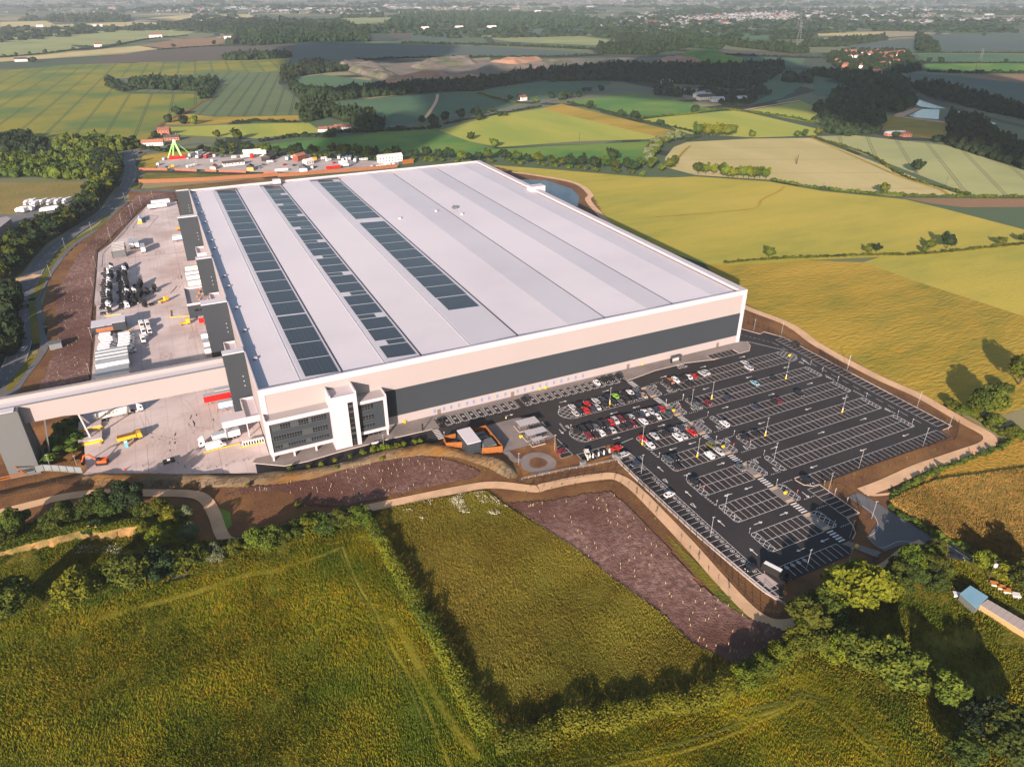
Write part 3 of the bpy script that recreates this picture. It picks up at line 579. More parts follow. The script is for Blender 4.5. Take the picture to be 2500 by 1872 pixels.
# solar arrays
def array_mesh(wx, wy, nx, ny, slope):
    V = []; F = []; M = []
    px, py = wx / nx, wy / ny; k = 0
    for i in range(nx):
        for j in range(ny):
            x0, x1, y0, y1 = i * px + .05, (i + 1) * px - .05, j * py + .045, (j + 1) * py - .045
            for x, y in ((x0, y0), (x1, y0), (x1, y1), (x0, y1)): V.append((x, y, x * slope + .16))
            F.append((k, k + 1, k + 2, k + 3)); M.append(0); k += 4
    for x, y in ((0, 0), (wx, 0), (wx, wy), (0, wy)): V.append((x, y, x * slope + .11))
    F.append((k, k + 1, k + 2, k + 3)); M.append(1); k += 4
    for e in range(4):
        c = [(0, 0), (wx, 0), (wx, wy), (0, wy)]; a_, b_ = c[e], c[(e + 1) % 4]
        for x, y, z in ((a_[0], a_[1], 0), (b_[0], b_[1], 0), (b_[0], b_[1], .11), (a_[0], a_[1], .11)): V.append((x, y, x * slope + z))
        F.append((k, k + 1, k + 2, k + 3)); M.append(1); k += 4
    return mesh_np('solar_array', V, F, (m_solar, m_mull2), M)
m_mull2 = mat('solar_frame', (.20, .23, .26), rough=.4)
def slope_at(x0, x1): return (roof_z(x1) - roof_z(x0)) / (x1 - x0)
am = array_mesh(12.2, 14.6, 7, 15, slope_at(17.6, 29.8)); y = 5.2; k = 0
while y < 300:
    obj('solar_array', am, wh, (17.6, y, roof_z(17.6))); k += 1; y += 15.2 + (.9 if k % 4 == 0 else 0)
am2 = array_mesh(11.6, 11.4, 7, 12, slope_at(49.3, 60.9)); am3 = array_mesh(7.4, 4.2, 4, 4, slope_at(49.3, 60.9))
y = 6.6; k = 0
while y < 298:
    obj('solar_array', am2, wh, (49.3, y, roof_z(49.3)))
    if k % 2 == 0 and y < 280:
        x = 49.3 if k % 4 else 53.4
        obj('solar_array', am3, wh, (x, y + 12.1, roof_z(x))); y += 16.9
    else: y += 12.1
    k += 1
am4 = array_mesh(15.4, 14.2, 9, 14, slope_at(87.2, 102.6)); am5 = array_mesh(11.0, 9.4, 6, 9, slope_at(87.2, 102.6))
for i in range(9): obj('solar_array', am4, wh, (87.3, 56.0 + 14.8 * i, roof_z(87.3)))
obj('solar_array', array_mesh(14.8, 15.2, 9, 15, slope_at(87.2, 102.6)), wh, (87.6, 40.0, roof_z(87.6)))
for i in range(7): obj('solar_array', am4, wh, (87.6, 197.5 + 14.9 * i, roof_z(87.6)))
obj('solar_array', am5, wh, (88, 302.6, roof_z(88)))
# little white roof terminals along the left edge, and plant further in
vb = MB(); vb.box(-.75, .75, -.5, .5, 0, .45, 1); vb.box(-.9, .9, -.6, .6, .45, .95, 0)
vm = vb.mesh('roof_vent', [m_frame, m_gutter])
for p in Tz(25.6, 200, 450, 5.52, (1530, 190), (1563, 265), (1607, 385), (1655, 515), (1705, 655), (1745, 762), (1782, 868), (1918, 1240), (1973, 1380)) + Tz(25.6, 0, 700, 3.16, (1823, 165), (1885, 340), (1967, 555)) + Tz(25.6, 600, 850, 3.687, (83, 97)):
    obj('roof_vent', vm, wh, (p[0], p[1], roof_z(p[0]) - .1))
pb = MB(); pb.box(-1.6, 1.6, -1, 1, 0, 1.3); pb.box(-.9, .2, -.6, .6, 1.3, 2.0); pb.cyl((1.0, 0, 1.6), .4, .6)
for p in Tz(26, 900, 380, 4.424, (930, 570)): pb.build('roof_plant', m_mull, wh, (*p, 26))
cb = MB(); cb.cyl((0, 0, .5), .9, 1.0, n=10); cbm = cb.mesh('roof_cowl', m_frame)
for p in Tz(26, 900, 380, 4.424, (338, 680), (730, 600), (1008, 632)): obj('roof_cowl', cbm, wh, (*p, roof_z(p[0])))
hb = MB(); hb.box(W_ - 6, W_ + 5, 212, 219, 22.5, 29.2); hb.build('hoist_housing', m_frame, wh)
xb = Tz(26, 340, 340, 3.253, (1065, 318))[0]; hb = MB(); hb.box(-2.6, 2.6, -2, 2, 0, 3.4); hb.build('roof_plant', m_frame, wh, (xb[0], D_ - 4, 26))
# doors and small blue signs along the foot of the front wall
db = MB(); db.box(-.75, .75, -.08, 0, 0, 2.3); dm_ = db.mesh('door', m_door)
for x, y in [(740, 565), ]: obj('door', dm_, wh, (Tz(0, *ZI, (1745, 600))[0][0], -.05, .1))
for x, y in [(930, 440), (1950, 175)]: obj('door', dm_, wh, (Tz(0, *Z2, (x, y))[0][0], -.05, .1))
obj('door', dm_, wh, (Tz(0, 1600, 750, 4.416, (655, 425))[0][0], -.05, .1))
sb = MB(); sb.box(-.42, -.12, -.06, 0, 1.2, 2.9); sb.box(.12, .42, -.06, 0, 1.2, 2.9); sb.box(-.12, .12, -.05, 0, 1.9, 2.2, 0); sm_ = sb.mesh('wall_sign', m_blue)
for x in (225, 310, 374, 445, 518, 577, 650, 717, 790, 862, 973, 1038, 1108, 1175, 1233, 1301, 1367, 1430, 1496, 1561):
    yw = 565 - (x - 225) * .2366
    obj('wall_sign', sm_, wh, (Tz(2, *Z2, (x, yw))[0][0], -.05, 0))
# projecting fins on the left side, each with a low parapet box in front
def fin(xl, y0, y1, name='dock_wing'):
    b = MB(); b.box(xl, -.07, y0, y1, 0, H_ + .1); o = b.build('dock_fin', m_dark, wh)
    b = MB(); b.box(xl - .12, -.07, y0 - .12, y1 + .12, H_ + .1, H_ + .45); b.build('fin_coping', m_roof, wh)
    b = MB()
    for zz in np.arange(13, 19, 2.1): b.cyl((-2.2, y0 - .15, zz), .22, .2, 'y', 8)
    b.build('wall_lamp', m_alu, wh)
def lowbox(y1, y0, xl=-5.3, z0=0.0, zt=9.0):
    b = MB(); b.box(xl, -.07, y0, y1, z0, zt - .9); b.build('lobby_box', m_frame, wh)
    b = MB(); b.box(xl, xl + .35, y0, y1, zt - .9, zt); b.box(-.4, -.07, y0, y1, zt - .9, zt); b.box(xl + .35, -.4, y0, y0 + .35, zt - .9, zt); b.box(xl + .35, -.4, y1 - .35, y1, zt - .9, zt)
    b.build('parapet', m_frame, wh)
for xl, y0, y1 in ((-8.2, 315, 317.3), (-11.5, 243, 247.2), (-7.8, 156.8, 160.5), (-11, 90.2, 95.4), (-8.0, 34, 37.6)): fin(xl, y0, y1)
lowbox(31.5, 15.6, z0=6.3); 
for yy in (90, 156.6, 242.8): lowbox(yy - 1.5, yy - 15.5)
b = MB(); b.box(-13.8, -5.3, 15.6, 21.5, 6.3, 9.0); b.box(-5.3, -.07, 15.55, 15.6, 6.3, 9.0); b.build('entrance_canopy', m_frame, wh)
b = MB()
for x in (-13.2, -5.2): b.bar((x, 16.2, 0), (x, 16.2, 6.3), .35)
b.bar((-13.2, 21, 0), (-13.2, 21, 6.3), .35); b.build('canopy_post', m_frame, wh)
# dock faces between the fins: dark recesses with doors
ddm = MB().box(-.05, 0, -1.6, 1.6, 1.2, 4.6).mesh('dock_door', m_alu)
shm = MB().box(-.9, 0, -2.0, -1.65, 1.0, 5.0).box(-.9, 0, 1.65, 2.0, 1.0, 5.0).box(-.9, 0, -2.0, 2.0, 4.65, 5.0).mesh('dock_shelter', m_gutter)
for y0, y1 in ((40, 72), (99, 140), (164, 225), (250, 312)):
    for y in np.arange(y0 + 3, y1 - 2, 5.2):
        obj('dock_door', ddm, wh, (-.01, y, 0)); obj('dock_shelter', shm, wh, (-.01, y, 0))
# two-storey dock office between the second and third fins
off = T(0, 350, 3.687, (1565, 1300), (1830, 1275), (1590, 1475))
b = MB(); b.box(-17, -.07, 146, 171, 0, 7.2)
ob_ = b.build('dock_office', m_dark, wh)
b = MB()
for x0, x1, y0, y1 in ((-17.1, -16.7, 145.9, 171.1), (-16.7, -.07, 170.7, 171.1), (-16.7, -.07, 145.9, 146.3)): b.box(x0, x1, y0, y1, 7.2, 8.3)
b.build('parapet', m_frame, ob_)
b = MB(); b.box(-16.65, -.07, 146.35, 170.65, 7.2, 7.25); b.build('office_roof', m_beige, ob_)
for x in (-14, -11.2, -4.5):
    b = MB(); b.box(x, x + 2.2, 145.93, 146.0, 3.6, 4.9); b.build('window', m_glass, ob_)
b = MB()
for _ in range(9):
    x, y = random.uniform(-14, -3), random.uniform(149, 168); b.box(x, x + random.uniform(.5, 1.5), y, y + random.uniform(.5, 1.2), 7.25, 7.25 + random.uniform(.4, 1))
b.build('roof_plant', mat('rusty_plant', (.45, .2, .1)), ob_)

# ------------------------------------------------------------------ office block on the front
of = empty('office_block', (22, 0, 0), 0, 'three storey office annexe with white frames, dark ribbon windows and tall white stair tower', 'office building')
def P_(b, name, m, parent=of): 
    o = b.build(name, m, parent, (-22, 0, 0)) if parent is of else b.build(name, m, parent)
    return o
X0, X1 = 0.0, 22.8
b = MB(); b.box(X0, X1, -5, -.13, 15.5, 17.0); b.box(X0, X1, -5, -.13, 2.3, 3.6); b.box(X0, X0 + 1.1, -5, -.13, 3.6, 15.5); P_(b, 'white_frame', m_frame)
b = MB(); b.box(X0 + 1.1, X1, -4.55, -.2, 3.6, 15.5); P_(b, 'charcoal_wall', m_dark)
b = MB(); b.box(X0 + .02, X0 + .3, -4.98, -.13, 17.0, 17.8); b.box(X0 + .3, X1, -4.98, -4.75, 17.0, 17.12); P_(b, 'parapet', m_frame)
b = MB(); b.box(X0 + .3, X1, -4.7, -.13, 17.0, 17.03); P_(b, 'terrace_roof', mat('grey_roof_membrane', (.36, .33, .32)))
for x in (.3, 7.8, 15.8): b = MB(); b.box(x, x + .65, -4.9, -4.3, 0, 2.3); P_(b, 'column', m_frame)
b = MB(); b.box(.3, 22.6, -1.2, -.13, 0, 2.3); P_(b, 'undercroft_wall', m_door)
X2, X3 = 32.7, 44.1
b = MB(); b.box(X2, X3, -6.1, -.13, 16.1, 17.3); b.box(X2, X3, -6.1, -.13, 2.9, 4.1); b.box(X3 - 1.2, X3, -6.1, -.13, 4.1, 16.1); P_(b, 'white_frame', m_frame)
b = MB(); b.box(X2, X3 - 1.2, -5.65, -.2, 4.1, 16.1); P_(b, 'charcoal_wall', m_dark)
b = MB(); b.box(X3 - .4, X3 - .02, -6.08, -.13, 17.3, 18.2); P_(b, 'parapet', m_frame)
b = MB(); b.box(X2, X3 - .4, -5.8, -.13, 17.3, 17.33); P_(b, 'terrace_roof', bpy.data.materials['grey_roof_membrane'])
b = MB(); b.box(X3 - 1.0, X3 - .35, -6.0, -5.4, 0, 2.9); P_(b, 'column', m_frame)
b = MB(); b.box(X2, X3 - 3, -3.6, -.13, 0, 2.9); gl = P_(b, 'entrance_glazing', m_glass)
for x in np.arange(X2 + 1.5, X3 - 3, 2.0): b = MB(); b.box(x, x + .12, -3.68, -3.6, 0, 2.9); P_(b, 'mullion', m_mull)
# stair tower
b = MB(); TX0, TX1, SX0, SX1 = 22.8, 32.7, 29.1, 31.2
b.box(TX0, SX0, -7.7, -.13, 0, 19.1); b.box(SX1, TX1, -7.7, -.13, 0, 19.1); b.box(TX0, TX1, -7.7, -.13, 19.1, 22.0); P_(b, 'stair_tower', m_frame)
b = MB(); b.box(TX0, TX0 + .5, -7.7, -.13, 22.0, 23.4); b.box(TX1 - .5, TX1, -7.7, -.13, 22.0, 23.4); b.box(TX0 + .5, TX1 - .5, -7.7, -7.3, 22.0, 22.4); P_(b, 'parapet', m_frame)
b = MB(); b.box(SX0, SX1, -7.2, -.3, 0, 19.1); P_(b, 'stair_glazing', m_glass)
for z in np.arange(2.6, 19, 2.35):
    b = MB(); b.box(SX0, SX1, -7.32, -7.2, z, z + (.9 if int(z * 10) % 2 else .25)); P_(b, 'spandrel_panel', m_glass2)
b = MB(); b.box((SX0 + SX1) / 2 - .05, (SX0 + SX1) / 2 + .05, -7.34, -7.33, 0, 2.4); P_(b, 'mullion', m_mull)
# ribbon windows: every window a part with its panes
def ribbon_window(x0, x1, z0, z1, y, n, blank=()):
    pw = (x1 - x0) / n
    for i in range(n):
        a = x0 + i * pw
        f = MB(); yy = y - .03
        f.box(a, a + .08, yy, y + .02, z0, z1); f.box(a + .08, a + pw, yy, y + .02, z1 - .07, z1); f.box(a + .08, a + pw, yy, y + .02, z0, z0 + .07); f.box(a + .08, a + pw, yy, y + .02, z0 + (z1 - z0) * .36, z0 + (z1 - z0) * .36 + .08)
        wn = f.build('window', m_mull, of, (-22, 0, 0))
        g = MB(); g.box(a + .08, a + pw, y - .015, y + .02, z0 + .07, z0 + (z1 - z0) * .36); g.box(a + .08, a + pw, y - .015, y + .02, z0 + (z1 - z0) * .36 + .08, z1 - .07)
        g.build('pane', m_glass2 if i in blank else m_glass, wn)
ribbon_window(2.0, 21.4, 12.5, 14.8, -4.56, 21, (0, 1, 2, 7, 8, 9, 14))
ribbon_window(1.8, 21.4, 8.1, 10.3, -4.56, 21, (11, 12, 13, 14))
ribbon_window(1.8, 21.4, 4.6, 6.2, -4.56, 21, (3, 4, 12, 13))
ribbon_window(33.3, 38.8, 13.1, 15.5, -5.66, 5); ribbon_window(33.3, 38.8, 8.8, 10.9, -5.66, 5); ribbon_window(33.3, 38.8, 5.3, 6.9, -5.66, 5)
b = MB(); b.box(-1.4, 1.4, -.1, .1, 0, .9); so_ = b.build('white_sign_wall', m_frame, None, (*Tz(0, *ZI, (1165, 862))[0], .1)); tag(so_, 'low white sign wall on the pavement in front of the office entrance', 'sign')
bs_ = MB(); bs_.box(-.5, .5, -.12, .12, .0, 3.2); tag(bs_.build('totem_sign', m_gutter, None, (*Tz(0, *ZI, (1592, 745))[0], .05), .6), 'black freestanding totem sign on the paving right of the office', 'sign')

# ------------------------------------------------------------------ conveyor bridge and its tower
br = empty('conveyor_bridge', (-45, 38, 14), 0, 'long pale enclosed conveyor bridge spanning the yard from the warehouse to a grey tower', 'bridge')
def BP(b, name, m, parent=None): 
    o = b.build(name, m, parent or br, (45, -38, -14) if parent is None else None); return o
b = MB(); xs_ = (-8.05, -59.5, -65.3, -77.5)
b.add([(xs_[0], 35, 14.2), (xs_[1], 35, 14.2), (xs_[2], 35, 15.0), (xs_[3], 35, 15.0), (xs_[3], 35, 22.1), (xs_[0], 35, 22.1)], [(0, 5, 4, 3, 2, 1)])
b.add([(xs_[0], 41.4, 14.2), (xs_[1], 41.4, 14.2), (xs_[2], 41.4, 15.0), (xs_[3], 41.4, 15.0), (xs_[3], 41.4, 22.1), (xs_[0], 41.4, 22.1)], [(0, 1, 2, 3, 4, 5)])
b.add([(xs_[0], 35, 14.2), (xs_[1], 35, 14.2), (xs_[2], 35, 15.0), (xs_[3], 35, 15.0), (xs_[3], 41.4, 15.0), (xs_[2], 41.4, 15.0), (xs_[1], 41.4, 14.2), (xs_[0], 41.4, 14.2)], [(0, 1, 6, 7), (1, 2, 5, 6), (2, 3, 4, 5)])
BP(b, 'side_wall', m_beige)
b = MB(); b.box(-140, -8.1, 34.9, 35.3, 22.1, 22.5); BP(b, 'eaves_gutter', m_mull)
b = MB(); b.box(-140, -8.1, 35.3, 39.6, 22.1, 22.4); BP(b, 'bridge_roof', m_roof)
b = MB(); b.box(-140, -8.1, 39.6, 41.6, 22.1, 23.9); BP(b, 'rear_upstand', m_beige)
tw = empty('conveyor_tower', (-85, 33, -4.3), 0, 'big grey clad tower carrying the left end of the conveyor bridge', 'tower')
b = MB(); b.box(-86.9, -78.6, 31.6, 42, -4.6, 22.0); o = b.build('tower_wall', mat('mid_grey_cladding', (.115, .125, .13), (.11, .12, .125), None, .1, rough=.6), tw, (85, -33, 4.3))
b = MB(); b.box(-140, -87.0, 36, 41.9, 13, 21.9); b.build('rear_wing', bpy.data.materials['mid_grey_cladding'], tw, (85, -33, 4.3))
b = MB(); b.box(-78.6, -77.4, 31.5, 42.1, -4.6, 22.12); b.box(-87.0, -77.4, 31.45, 31.6, 21.4, 22.12); b.build('corner_trim', m_mull, tw, (85, -33, 4.3))
b = MB(); b.box(-140, -78.6, 31.6, 35.0, 22.0, 22.3); b.build('roof', m_roof, tw, (85, -33, 4.3))
lg = MB(); lg.bar((-76.6, 36.5, 15), (-75.2, 36.5, -4.2), .5); lg.build('steel_leg', m_mull, tw, (85, -33, 4.3))
lg = MB(); lg.bar((-71.5, 36.5, 15), (-74.6, 36.5, -4.2), .5); lg.build('steel_leg', m_mull, tw, (85, -33, 4.3))
# bridge legs standing on concrete blocks
for (x, y), (tx, ty) in zip(T(0, 700, 3.16, (700, 1075), (703, 1175)), ((630, 990), (630, 990))):
    b = MB(); b.prism([(x - 4, y - 3), (x + 4, y - 3), (x + 4, y + 3), (x - 4, y + 3)], 0.05, 1.3); bk = b.build('concrete_block', GR['concrete'], br, (45, -38, -14))
for (x, y) in T(0, 700, 3.16, (700, 1075)) + T(0, 700, 3.16, (703, 1178)):
    b = MB(); b.bar((x, y, 1.3), (x - .6, 36.6 if y > 25 else 35.3, 14.3), .55); b.build('leg', m_frame, br, (45, -38, -14))
    b = MB(); b.box(x - 3.6, x + 4.3, y - 3.6, y - 3.3, .1, 1.0); b.build('guard_rail', m_yel, br, (45, -38, -14))
# ------------------------------------------------------------------ car park, roads and aprons near the building
Z3 = (1300, 850, 5.52); Z4 = (1600, 750, 4.416); Z5 = (1500, 1050, 3.68)
CARPARK = [(50, -10.6), (60, -10), (151, -9.7)] + T(*Z4, (0, 685), (320, 605), (640, 565), (690, 545)) + [(198.5, -9.4), (198.5, -5.2), (214.4, -5.2), (214.6, -10.1), (220.4, -9.9), (224.6, -6.2), (226.4, -1.5), (224.5, .6), (223.4, 12), (233.6, 12.1), (238.3, 2.2), (241.8, 3.4), (245.9, -5.5), (245.9, -96.4), (238.4, -96.6), (239.0, -101.4), (166.5, -101.6), (169.6, -101.7), (169.4, -118.7), (163.8, -118.9), (162.6, -122.2), (160.4, -125.2), (157.2, -126.9), (155.6, -127), (151.5, -131.8), (124.0, -132.2), (119.5, -136), (117.4, -134), (115.2, -100), (114.8, -60.5), (116.5, -54)] \
   + Q(Z3, (970, 1320), (580, 1435), (390, 1485), (250, 1250)) + [(99, -33.5), (85, -15.8), (62, -18.2)] + T(600, 850, 3.687, (1600, 860), (1400, 880), (1050, 955), (760, 1040), (480, 1115), (90, 1125))[0:0]
sheet('car_park_asphalt', CARPARK, 0.10, GR['asphalt'])
ROADW = T(600, 850, 3.687, (75, 1040), (350, 1065), (560, 1022), (820, 945), (1240, 835), (1680, 735), (1800, 815), (1650, 870), (1500, 905), (1250, 960), (1000, 1020), (760, 1080), (480, 1140), (95, 1150))
sheet('service_road', ROADW, 0.085, GR['asphalt_new'])
PAVE = [(-6.5, -1.8), (-5.2, -.2), (222.6, -.15), (223.3, .4)] + [(226.4, -1.4), (224.7, -5.8), (220.4, -9.7), (214.5, -10), (214.3, -5.3), (198.7, -5.4), (198.7, -9.3)] + T(*Z4, (690, 545), (640, 563), (320, 603), (0, 683)) + [(151, -9.5), (150, -2.9), (63.3, -3.0), (63.3, -9.8), (60.3, -9.9)] + T(600, 850, 3.687, (1240, 828), (820, 938), (560, 1015), (350, 1057), (75, 1032))
sheet('pavement', PAVE, 0.20, GR['paving'])
mbk = MB()
def kerb(pts, w=.28, z0=0.0, z1=.23, close=False):
    k = MB(); a, b2 = ribbon_pts(pts, w); n = len(a)
    V = [(*p, z1) for p in a] + [(*p, z1) for p in b2] + [(*p, z0) for p in a] + [(*p, z0) for p in b2]
    F = []
    for i in range(n - 1): F += [(i, n + i, n + i + 1, i + 1), (i, i + 1, 2 * n + i + 1, 2 * n + i), (n + i, 3 * n + i, 3 * n + i + 1, n + i + 1)]
    k.add(V, F); return tag(k.build('kerb', GR['kerb']), kind='structure')
kerb([(226.4, -1.4), (224.7, -5.8), (220.4, -9.8), (214.4, -10.1), (214.4, -5.3)]); kerb([(198.6, -5.3), (198.6, -9.4)] + T(*Z4, (690, 547), (640, 565), (320, 605), (0, 685)) + [(151, -9.7)])
kerb(T(600, 850, 3.687, (75, 1036), (350, 1061), (560, 1018), (820, 941), (1240, 831), (1680, 731)))
kerb([(233.6, 12.3), (238.3, 2.4), (241.8, 3.6), (246.1, -5.5), (246.1, -96.4), (240.2, -96.8)]); kerb([(168.5, -95.4), (164.6, -95.2), (164.0, -96.4), (164.6, -99.5), (167, -101.4), (169.7, -101.6), (169.7, -118.8), (163.9, -119.0), (162.7, -122.3), (160.5, -125.4), (157.2, -127.1)])
kerb([(119.5, -136.2), (117.2, -134), (115.1, -100), (114.7, -60.5), (116.3, -54)])
# darker bay surfacing and painted lines
PB = 2.405
ROWS = [  # x0, x1, ytop, ybot, double, tip
 ('L', 118.0, 150.6, -17.0, -26.5), ('L', 112.6, 150.4, -33.8, -43.3), ('L', 131.0, 151.0, -49.3, -58.8), ('L', 131.5, 151.6, -64.6, -73.8),
 ('L', 131.5, 151.6, -80.0, -89.6), ('L', 132.3, 152.0, -95.7, -105.2), ('L', 132.3, 152.0, -111.2, -120.6),
 ('R', 167.5, 230.2, -16.8, -26.7), ('R', 167.8, 230.8, -33.9, -43.2), ('R', 168.0, 231.0, -49.4, -59.0), ('R', 168.0, 231.0, -65.0, -74.6), ('R', 168.0, 231.0, -80.4, -90.1)]
ZB, ZL = 0.104, 0.108
LN = .14
allbays = []
for k, (side, x0, x1, yt, yb) in enumerate(ROWS):
    ym = (yt + yb) / 2
    sheet('parking_bays', [(x0, yb), (x1, yb), (x1, yt), (x0, yt)], ZB, GR['asphalt_bay'])
    m = MB(); n = int(round((x1 - x0) / PB)); p = (x1 - x0) / n
    strip(m, (x0, yt), (x1, yt), LN, ZL); strip(m, (x0, yb), (x1, yb), LN, ZL); strip(m, (x0, ym), (x1, ym), LN, ZL)
    for i in range(n + 1):
        strip(m, (x0 + i * p, yt), (x0 + i * p, yb), LN, ZL + .001)
    tag(m.build('bay_lines', GR['white']), kind='structure')
def hatch(outline, sp=1.55, ang=(0.5, 2.1)):
    """cross hatched painted island with its outline"""
    m = MB(); P = np.array(outline); n = len(P)
    for i in range(n): strip(m, P[i], P[(i + 1) % n], LN, ZL + .002)
    for t in ang:
        d = np.array([math.cos(t), math.sin(t)]); nn = np.array([-d[1], d[0]]); pr_ = P @ nn
        for o in np.arange(pr_.min() + sp / 2, pr_.max(), sp):
            hits = []
            for i in range(n):
                a, b2 = P[i], P[(i + 1) % n]; da, db = a @ nn - o, b2 @ nn - o
                if da * db < 0: q = a + (b2 - a) * da / (da - db); hits.append(q @ d)
            hits.sort()
            for u, v in zip(hits[::2], hits[1::2]): strip(m, d * u + nn * o, d * v + nn * o, LN, ZL + .0015)
    return tag(m.build('hatched_marking', GR['white']), kind='structure')
hatch(smooth_line([(118, -17), (113, -17.6), (110.5, -20.8), (111.2, -24.5), (114.5, -26.7), (118, -26.5)], 4), 2.0)
hatch(smooth_line([(112.6, -33.8), (108.6, -34.0), (106.9, -36.5), (107.4, -40.5), (109.6, -43.2), (112.6, -43.3)], 4), 2.0)
for x0, yt, yb in ((131, -49.3, -58.8), (131.5, -64.6, -73.8), (131.5, -80, -89.6), (132.3, -95.7, -105.2), (132.3, -111.2, -120.6)):
    hatch([(x0, yt), (x0 - 1.8, yt), (x0 - 2.5, yt - .8), (x0 - 2.6, yb + .8), (x0 - 1.8, yb), (x0, yb)], 1.7)
for k, (side, x0, x1, yt, yb) in enumerate(ROWS):
    if side == 'R':
        hatch([(x0, yt), (x0 - 3.2, yt), (x0 - 4.1, yt - .8), (x0 - 4.1, yb + .8), (x0 - 3.2, yb), (x0, yb)] if 0 else [(x0 - 2.0, yt), (x0 - 3.4, yt), (x0 - 4.3, yt - 1), (x0 - 4.3, yb + .8), (x0 - 3.4, yb), (x0 - 2.0, yb)], 1.7)
        if k == 7: hatch(smooth_line([(230.2, -16.8), (233.8, -17), (236.0, -19.5), (236.2, -24), (233.8, -26.5), (230.2, -26.7)], 4), 1.7)
        else: hatch([(x1, yt), (x1 + 1.6, yt), (x1 + 2.3, yt - .8), (x1 + 2.3, yb + .8), (x1 + 1.6, yb), (x1, yb)], 1.5)
for yt, yb in ((-17.4, -26.3), (-33.8, -43.3), (-49.2, -58.8), (-64.6, -73.6), (-80, -89.4), (-95.6, -105), (-111.6, -120.4)):
    hatch([(155.4, yt), (157.4, yt), (158.4, yt - 1), (158.4, yb + 1), (157.4, yb), (155.4, yb)], 1.6)
# single rows: bottom, lower right, east, west, small block
def single(x0, x1, y0, y1, along, z=ZL, closed=True, m=None):
    mm = m or MB()
    if along == 'x':
        n = int(round((x1 - x0) / PB))
        for i in range(n + 1): strip(mm, (x0 + (x1 - x0) * i / n, y0), (x0 + (x1 - x0) * i / n, y1), LN, z)
        strip(mm, (x0, y1), (x1, y1), LN, z + .001)
    else:
        n = int(round(abs(y1 - y0) / PB))
        for i in range(n + 1): strip(mm, (x0, y0 + (y1 - y0) * i / n), (x1, y0 + (y1 - y0) * i / n), LN, z)
        strip(mm, (x1, y0), (x1, y1), LN, z + .001)
    sheet('parking_bays', [(min(x0, x1), min(y0, y1)), (max(x0, x1), min(y0, y1)), (max(x0, x1), max(y0, y1)), (min(x0, x1), max(y0, y1))], ZB, GR['asphalt_bay'])
    return tag(mm.build('bay_lines', GR['white']), kind='structure')
single(127, 151, -131.4, -126.4, 'x'); single(168.5, 238, -100.9, -95.8, 'x'); single(245.6, 240.6, -6, -94, 'y'); single(115.8, 120.9, -56, -133, 'y'); single(169.2, 163.9, -102, -118.4, 'y')
single(199, 214, -5.4, -10, 'x')
# numbered roundels on the western bays
rd = MB()
for i in range(32):
    y = -57.2 - i * 2.405; c = (119.6, y)
    if 6 < i < 30 or i in (1, 2, 4):
        for t in range(8):
            a0, a1 = t * math.pi / 4, (t + 1) * math.pi / 4
            strip(rd, (c[0] + .62 * math.cos(a0), c[1] + .62 * math.sin(a0)), (c[0] + .62 * math.cos(a1), c[1] + .62 * math.sin(a1)), .14, ZL + .002)
        strip(rd, (c[0] - .25, c[1]), (c[0] + .25, c[1]), .35, ZL + .0025)
for i in range(4):
    c = (129.4 + 2.4 * i, -127.6)
    for t in range(8):
        a0, a1 = t * math.pi / 4, (t + 1) * math.pi / 4
        strip(rd, (c[0] + .62 * math.cos(a0), c[1] + .62 * math.sin(a0)), (c[0] + .62 * math.cos(a1), c[1] + .62 * math.sin(a1)), .14, ZL + .002)
    strip(rd, (c[0] - .25, c[1]), (c[0] + .25, c[1]), .35, ZL + .0025)
tag(rd.build('bay_roundels', GR['white']), kind='structure')
# disabled bays along the building
dbm = MB()
for xa, n in ((66.4, 9), (101.5, 13)):
    for i in range(n):
        x = xa + i * 3.62
        sheet('parking_bays', [(x, -9.2), (x + 2.4, -9.2), (x + 2.4, -3.4), (x, -3.4)], .215, GR['asphalt_bay'])
        for u in (x, x + 2.4): strip(dbm, (u, -9.2), (u, -3.4), LN, .22)
        strip(dbm, (x, -9.2), (x + 3.6, -9.2), LN, .221); strip(dbm, (x, -3.4), (x + 2.4, -3.4), LN, .221)
        for j in range(6): strip(dbm, (x + 2.45, -9.0 + j * .98), (x + 3.58, -8.2 + j * .98), LN, .2205)
        for j in range(3): strip(dbm, (x + .1 + j * .8, -10.1), (x + .8 + j * .8, -9.3), LN, .2205)
        c = (x + 1.2, -6.0)
        for t in range(6):
            a0, a1 = t * math.pi / 3, (t + 1) * math.pi / 3
            strip(dbm, (c[0] + .55 * math.cos(a0), c[1] + .55 * math.sin(a0)), (c[0] + .55 * math.cos(a1), c[1] + .55 * math.sin(a1)), .16, .2215)
        strip(dbm, (c[0] - .1, c[1] + .9), (c[0] + .1, c[1] - .3), .18, .222)
tag(dbm.build('disabled_bay_lines', GR['white']), kind='structure')
# surface under the disabled bays
sheet('disabled_bay_surface', [(63.4, -10.4), (150.4, -10.4), (150.4, -3.1), (63.4, -3.1)], .211, GR['asphalt_bay'])
